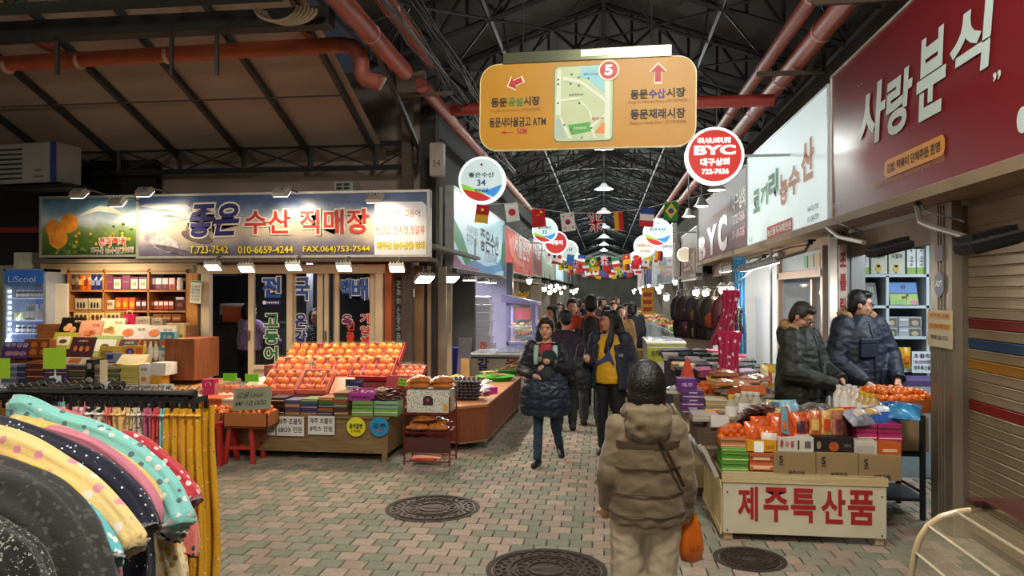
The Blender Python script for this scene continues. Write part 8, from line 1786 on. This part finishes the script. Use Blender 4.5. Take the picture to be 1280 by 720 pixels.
# draped fan of trousers, laid over the end of a rack towards the lower right
def fan(label,pts,d0,d1,wpx,mat,th=.035,cuff=True,seed=0):
    P_=[]; n=len(pts)
    for i in range(n-1):
        p0,p1,p2,p3=[V(pts[max(0,min(n-1,j))]) for j in (i-1,i,i+1,i+2)]
        for q in range(8):
            u=q/8; P_.append(.5*((2*p1)+(-p0+p2)*u+(2*p0-5*p1+4*p2-p3)*u*u+(-p0+3*p1-3*p2+p3)*u**3))
    P_.append(V(pts[-1])); N=len(P_); rg=random.Random(seed); ph=rg.uniform(0,6)
    C=[W(p[0],p[1],d0+(d1-d0)*i/(N-1)) for i,p in enumerate(P_)]
    rings=[]; org=C[0].copy()
    for i,c in enumerate(C):
        tt=(C[min(i+1,N-1)]-C[max(0,i-1)]).normalized(); v=(c-V((0,0,CAMH))).normalized(); s=v.cross(tt).normalized(); e=s.cross(tt).normalized()
        u=i/(N-1); w=(wpx if not isinstance(wpx,tuple) else wpx[0]+(wpx[1]-wpx[0])*u)/F*(d0+(d1-d0)*u)*.5
        k=1.0
        if cuff: k=1-.32*math.exp(-((u-.955)/.018)**2)+.10*math.exp(-((u-1.0)/.03)**2)
        if u<.04: k*=.75+u*6
        rings.append([c-org+(s*w*math.cos(a)+e*th*math.sin(a))*(k*(1+.09*math.sin(6*a+ph+1.6*math.sin(u*4+ph))+.06*math.sin(13*a+u*5+ph)*math.sin(u*9+ph)+(.07*math.sin(15*a) if u>.93 else 0))) for a in [2*PI*j/44 for j in range(44)]])
    o=MB().loft(rings,44).build('draped_trousers',mat,None,loc=org,smooth=True); fixn(o)
    return tag(o,label,'trousers')
AQ=FD('82c8c0','ecd8d4',17,.3,.92,'5a6a78'); AQ2=FD('5cc0c4','f0ecec',15,.3,.92,'c87a8c'); YC=FD('e0bc60','e8d8b8',15,.24,.92); NVY=FD('14182e','e4e4e8',30,.17,.92); CRM=FD('e8cc88','dc94a4',12,.3,.92,'e8ddd0'); PK=M('c87a8c',.92,0,.1,10,.3); YG=FD('e0b818','f0e4b0',20,.15,.92); RD_=FD('c03440','ecdcd8',18,.3,.92); SAL=M('d06a60',.92,0,.1,10,.3)
GRY=FD('2c2c2a','4c4c46',26,.3,.95,warp=.03); BW=FD('141614','9aa498',46,.28,.95,warp=.06); CAT=FD('dc7468','4a3834',17,.26,.92); FLO=FD('ecd8a8','d8a040',20,.32,.92); COW=FD('e4e0d4','17161a',24,.42,.92,warp=.02)
fan('salmon fleece trousers at the top back of the draped fan',[(30,512),(70,516),(110,530),(150,548)],2.95,2.9,14,SAL,seed=1,cuff=False)
fan('red fleece trousers with white figures edging the draped fan on the right',[(150,548),(180,562),(210,588),(232,612),(240,628)],2.9,2.8,26,RD_,seed=2)
fan('aqua fleece trousers with white figures on top of the draped fan',[(16,510),(35,512),(70,530),(125,548),(170,575),(205,610),(220,640),(224,655)],2.8,2.62,(30,38),AQ,seed=3)
fan('yellow cream fleece trousers next under the aqua pair in the fan',[(12,530),(50,538),(100,555),(145,578),(180,606),(192,630)],2.66,2.56,24,YC,seed=4,cuff=False)
fan('plain pink fleece trousers between the yellow and the navy pair',[(60,540),(110,556),(150,582),(183,615),(194,640),(190,660)],2.6,2.5,20,PK,seed=5)
fan('navy fleece trousers with white dots in the middle of the fan',[(-25,530),(20,541),(70,560),(125,588),(160,620),(178,648),(181,662)],2.5,2.4,(28,36),NVY,seed=6)
fan('cream fleece trousers with pink patches in the middle of the fan',[(-30,545),(10,556),(50,575),(100,606),(135,640),(158,668),(166,684)],2.38,2.26,(38,36),CRM,seed=7)
fan('clear yellow fleece trousers thinly seen under the cream pair',[(-20,573),(20,584),(60,600),(90,620),(110,645)],2.3,2.24,18,YG,seed=8,cuff=False)
fan('bright aqua fleece trousers with white and pink figures low in the fan',[(20,592),(60,608),(95,636),(120,665),(135,690),(138,702)],2.2,2.12,(26,30),AQ2,seed=9)
fan('charcoal grey fleece trousers with faint rings, broadest in the fan',[(-60,600),(-5,612),(45,636),(80,680),(98,735),(100,800)],2.08,1.9,(70,90),GRY,.06,False,10)
fan('black fleece trousers with white scribble print at the lower left corner',[(-60,668),(-20,680),(15,705),(30,745),(34,800)],1.85,1.75,(62,72),BW,.06,False,11)
fan('navy dotted fleece leg hanging below the fan',[(160,660),(166,690),(167,730),(166,780)],2.62,2.6,46,NVY,.05,False,12)
fan('black and white cow patterned leg under the aqua cuff',[(180,650),(205,662),(222,668)],2.75,2.7,20,COW,seed=13)
fan('cream floral fleece leg hanging under the cow pattern',[(205,662),(212,690),(216,716),(215,760)],2.8,2.78,34,FLO,.045,False,14)
fan('coral fleece leg with dark cats hanging at the right of the fan',[(228,636),(234,665),(234,686),(232,694)],2.86,2.84,26,CAT,.04,True,15)
fan('coral fleece leg with dark marks seen between the navy and floral legs',[(195,668),(198,700),(199,760)],2.9,2.9,22,CAT,.04,False,16)
fan('pink fleece cuff poking out beneath the bright aqua pair',[(132,690),(138,712),(140,760)],2.3,2.28,24,FD('d88a98','f0e0dc',24,.3),.04,False,17)
t=thing('rack_frame','dark rack behind the draped fan of trousers','rack',(WZ(60,700,.3).x,2.9,0)); 
for dx in (-.5,.25): MB().cyl((dx,0,0),(dx,0,1.36),.014,None,8).build('post',RK,t)
MB().cyl((-.9,0,1.36),(.25,0,1.36),.014,None,8).build('bar',RK,t)
# price cards clipped to the rails
GC=M('8fb81c',.6,0,.05,4,0,.03)
for lb,x0,y0,x1,y1,r,m in (('green square price card clipped to the farthest rail',54,435,82,461,r1,GC),('green price card cut by the left edge of the photo',-16,448,12,473,r1,GC),('small cream card clipped to the middle rail',125,450,134,477,r2,M('c8b890',.6))):
    c=ponr(r,(x0+x1)/2); d=(CR.transposed()@(c-V((0,0,CAMH)))); dd=-d.z; a=W(x0,y1,dd); b=W(x1,y0,dd); t=thing('price_card',lb,'card',((a.x+b.x)/2,c.y,a.z),YAW); w=(b-a).to_2d().length; h=b.z-a.z
    MB().box((0,0,h/2),(w,.004,h)).build('card',m,t); MB().cyl((0,.006,-(a.z-1.41)),(0,.006,.03),.004,None,6).build('stem',M('c8ccd0',.2,0,.05,4,0,0,.7),t); MB().box((0,.006,-(a.z-1.41)),(.04,.03,.03)).build('clamp',M('c8ccd0',.2,0,.05,4,0,0,.8),t)
# air conditioner unit high on the left
p=WY(0,232,8.8); b=WY(78,180,8.8); w=b.x-p.x; h=WY(40,182,8.8).z-WY(40,232,8.8).z
t=thing('air_conditioner','white air conditioner outdoor unit high at the left edge','air conditioner',(p.x,8.8,p.z+.02),-.12,rx=0)
MB().box((w/2-.1,.2,h/2),(w+.2,.4,h),ch=.015).build('case',M('8e908c',.5,0,.06,4),t)
for k in range(7): MB().box((w*.2-.05,-.012,h*(.12+.12*k)),(w*.52,.02,.02)).build('grille_slat',M('2a2c2c',.5),t)
MB().box((w*.96,-.006,h/2),(w*.1,.012,h)).build('blue_panel',M('2a3a78',.5),t)
for z_,a in ((.15,.3),(.3,.2)): MB().box((w*.7,-.004,h*z_),(w*a*.6,.006,.02)).build('sticker',M('5a5c5a',.6),t)
MB().box((w/2,.2,-.05),(w+.4,.35,.05)).build('bracket',M('1c1c1e',.6,.3),t)
struct('wall_left_dark_bay',MB().box((-8.2,10.05,3.0),(3.6,.12,1.5)),M('1a1a1a',.9))
t=thing('vent_box','small grey louvred box above the right part of the fish sign','vent',(WY(428,243,9.6).x,9.6,WY(428,243,9.6).z)); MB().box((0,.2,.09),(.26,.3,.19),ch=.01).build('case',M('8c8c88',.5),t)
for i in range(3):
    for j in range(2): MB().box((-.06+j*.1,.045,.04+i*.05),(.08,.01,.035)).build('louvre',M('202224',.6),t)
finalize()
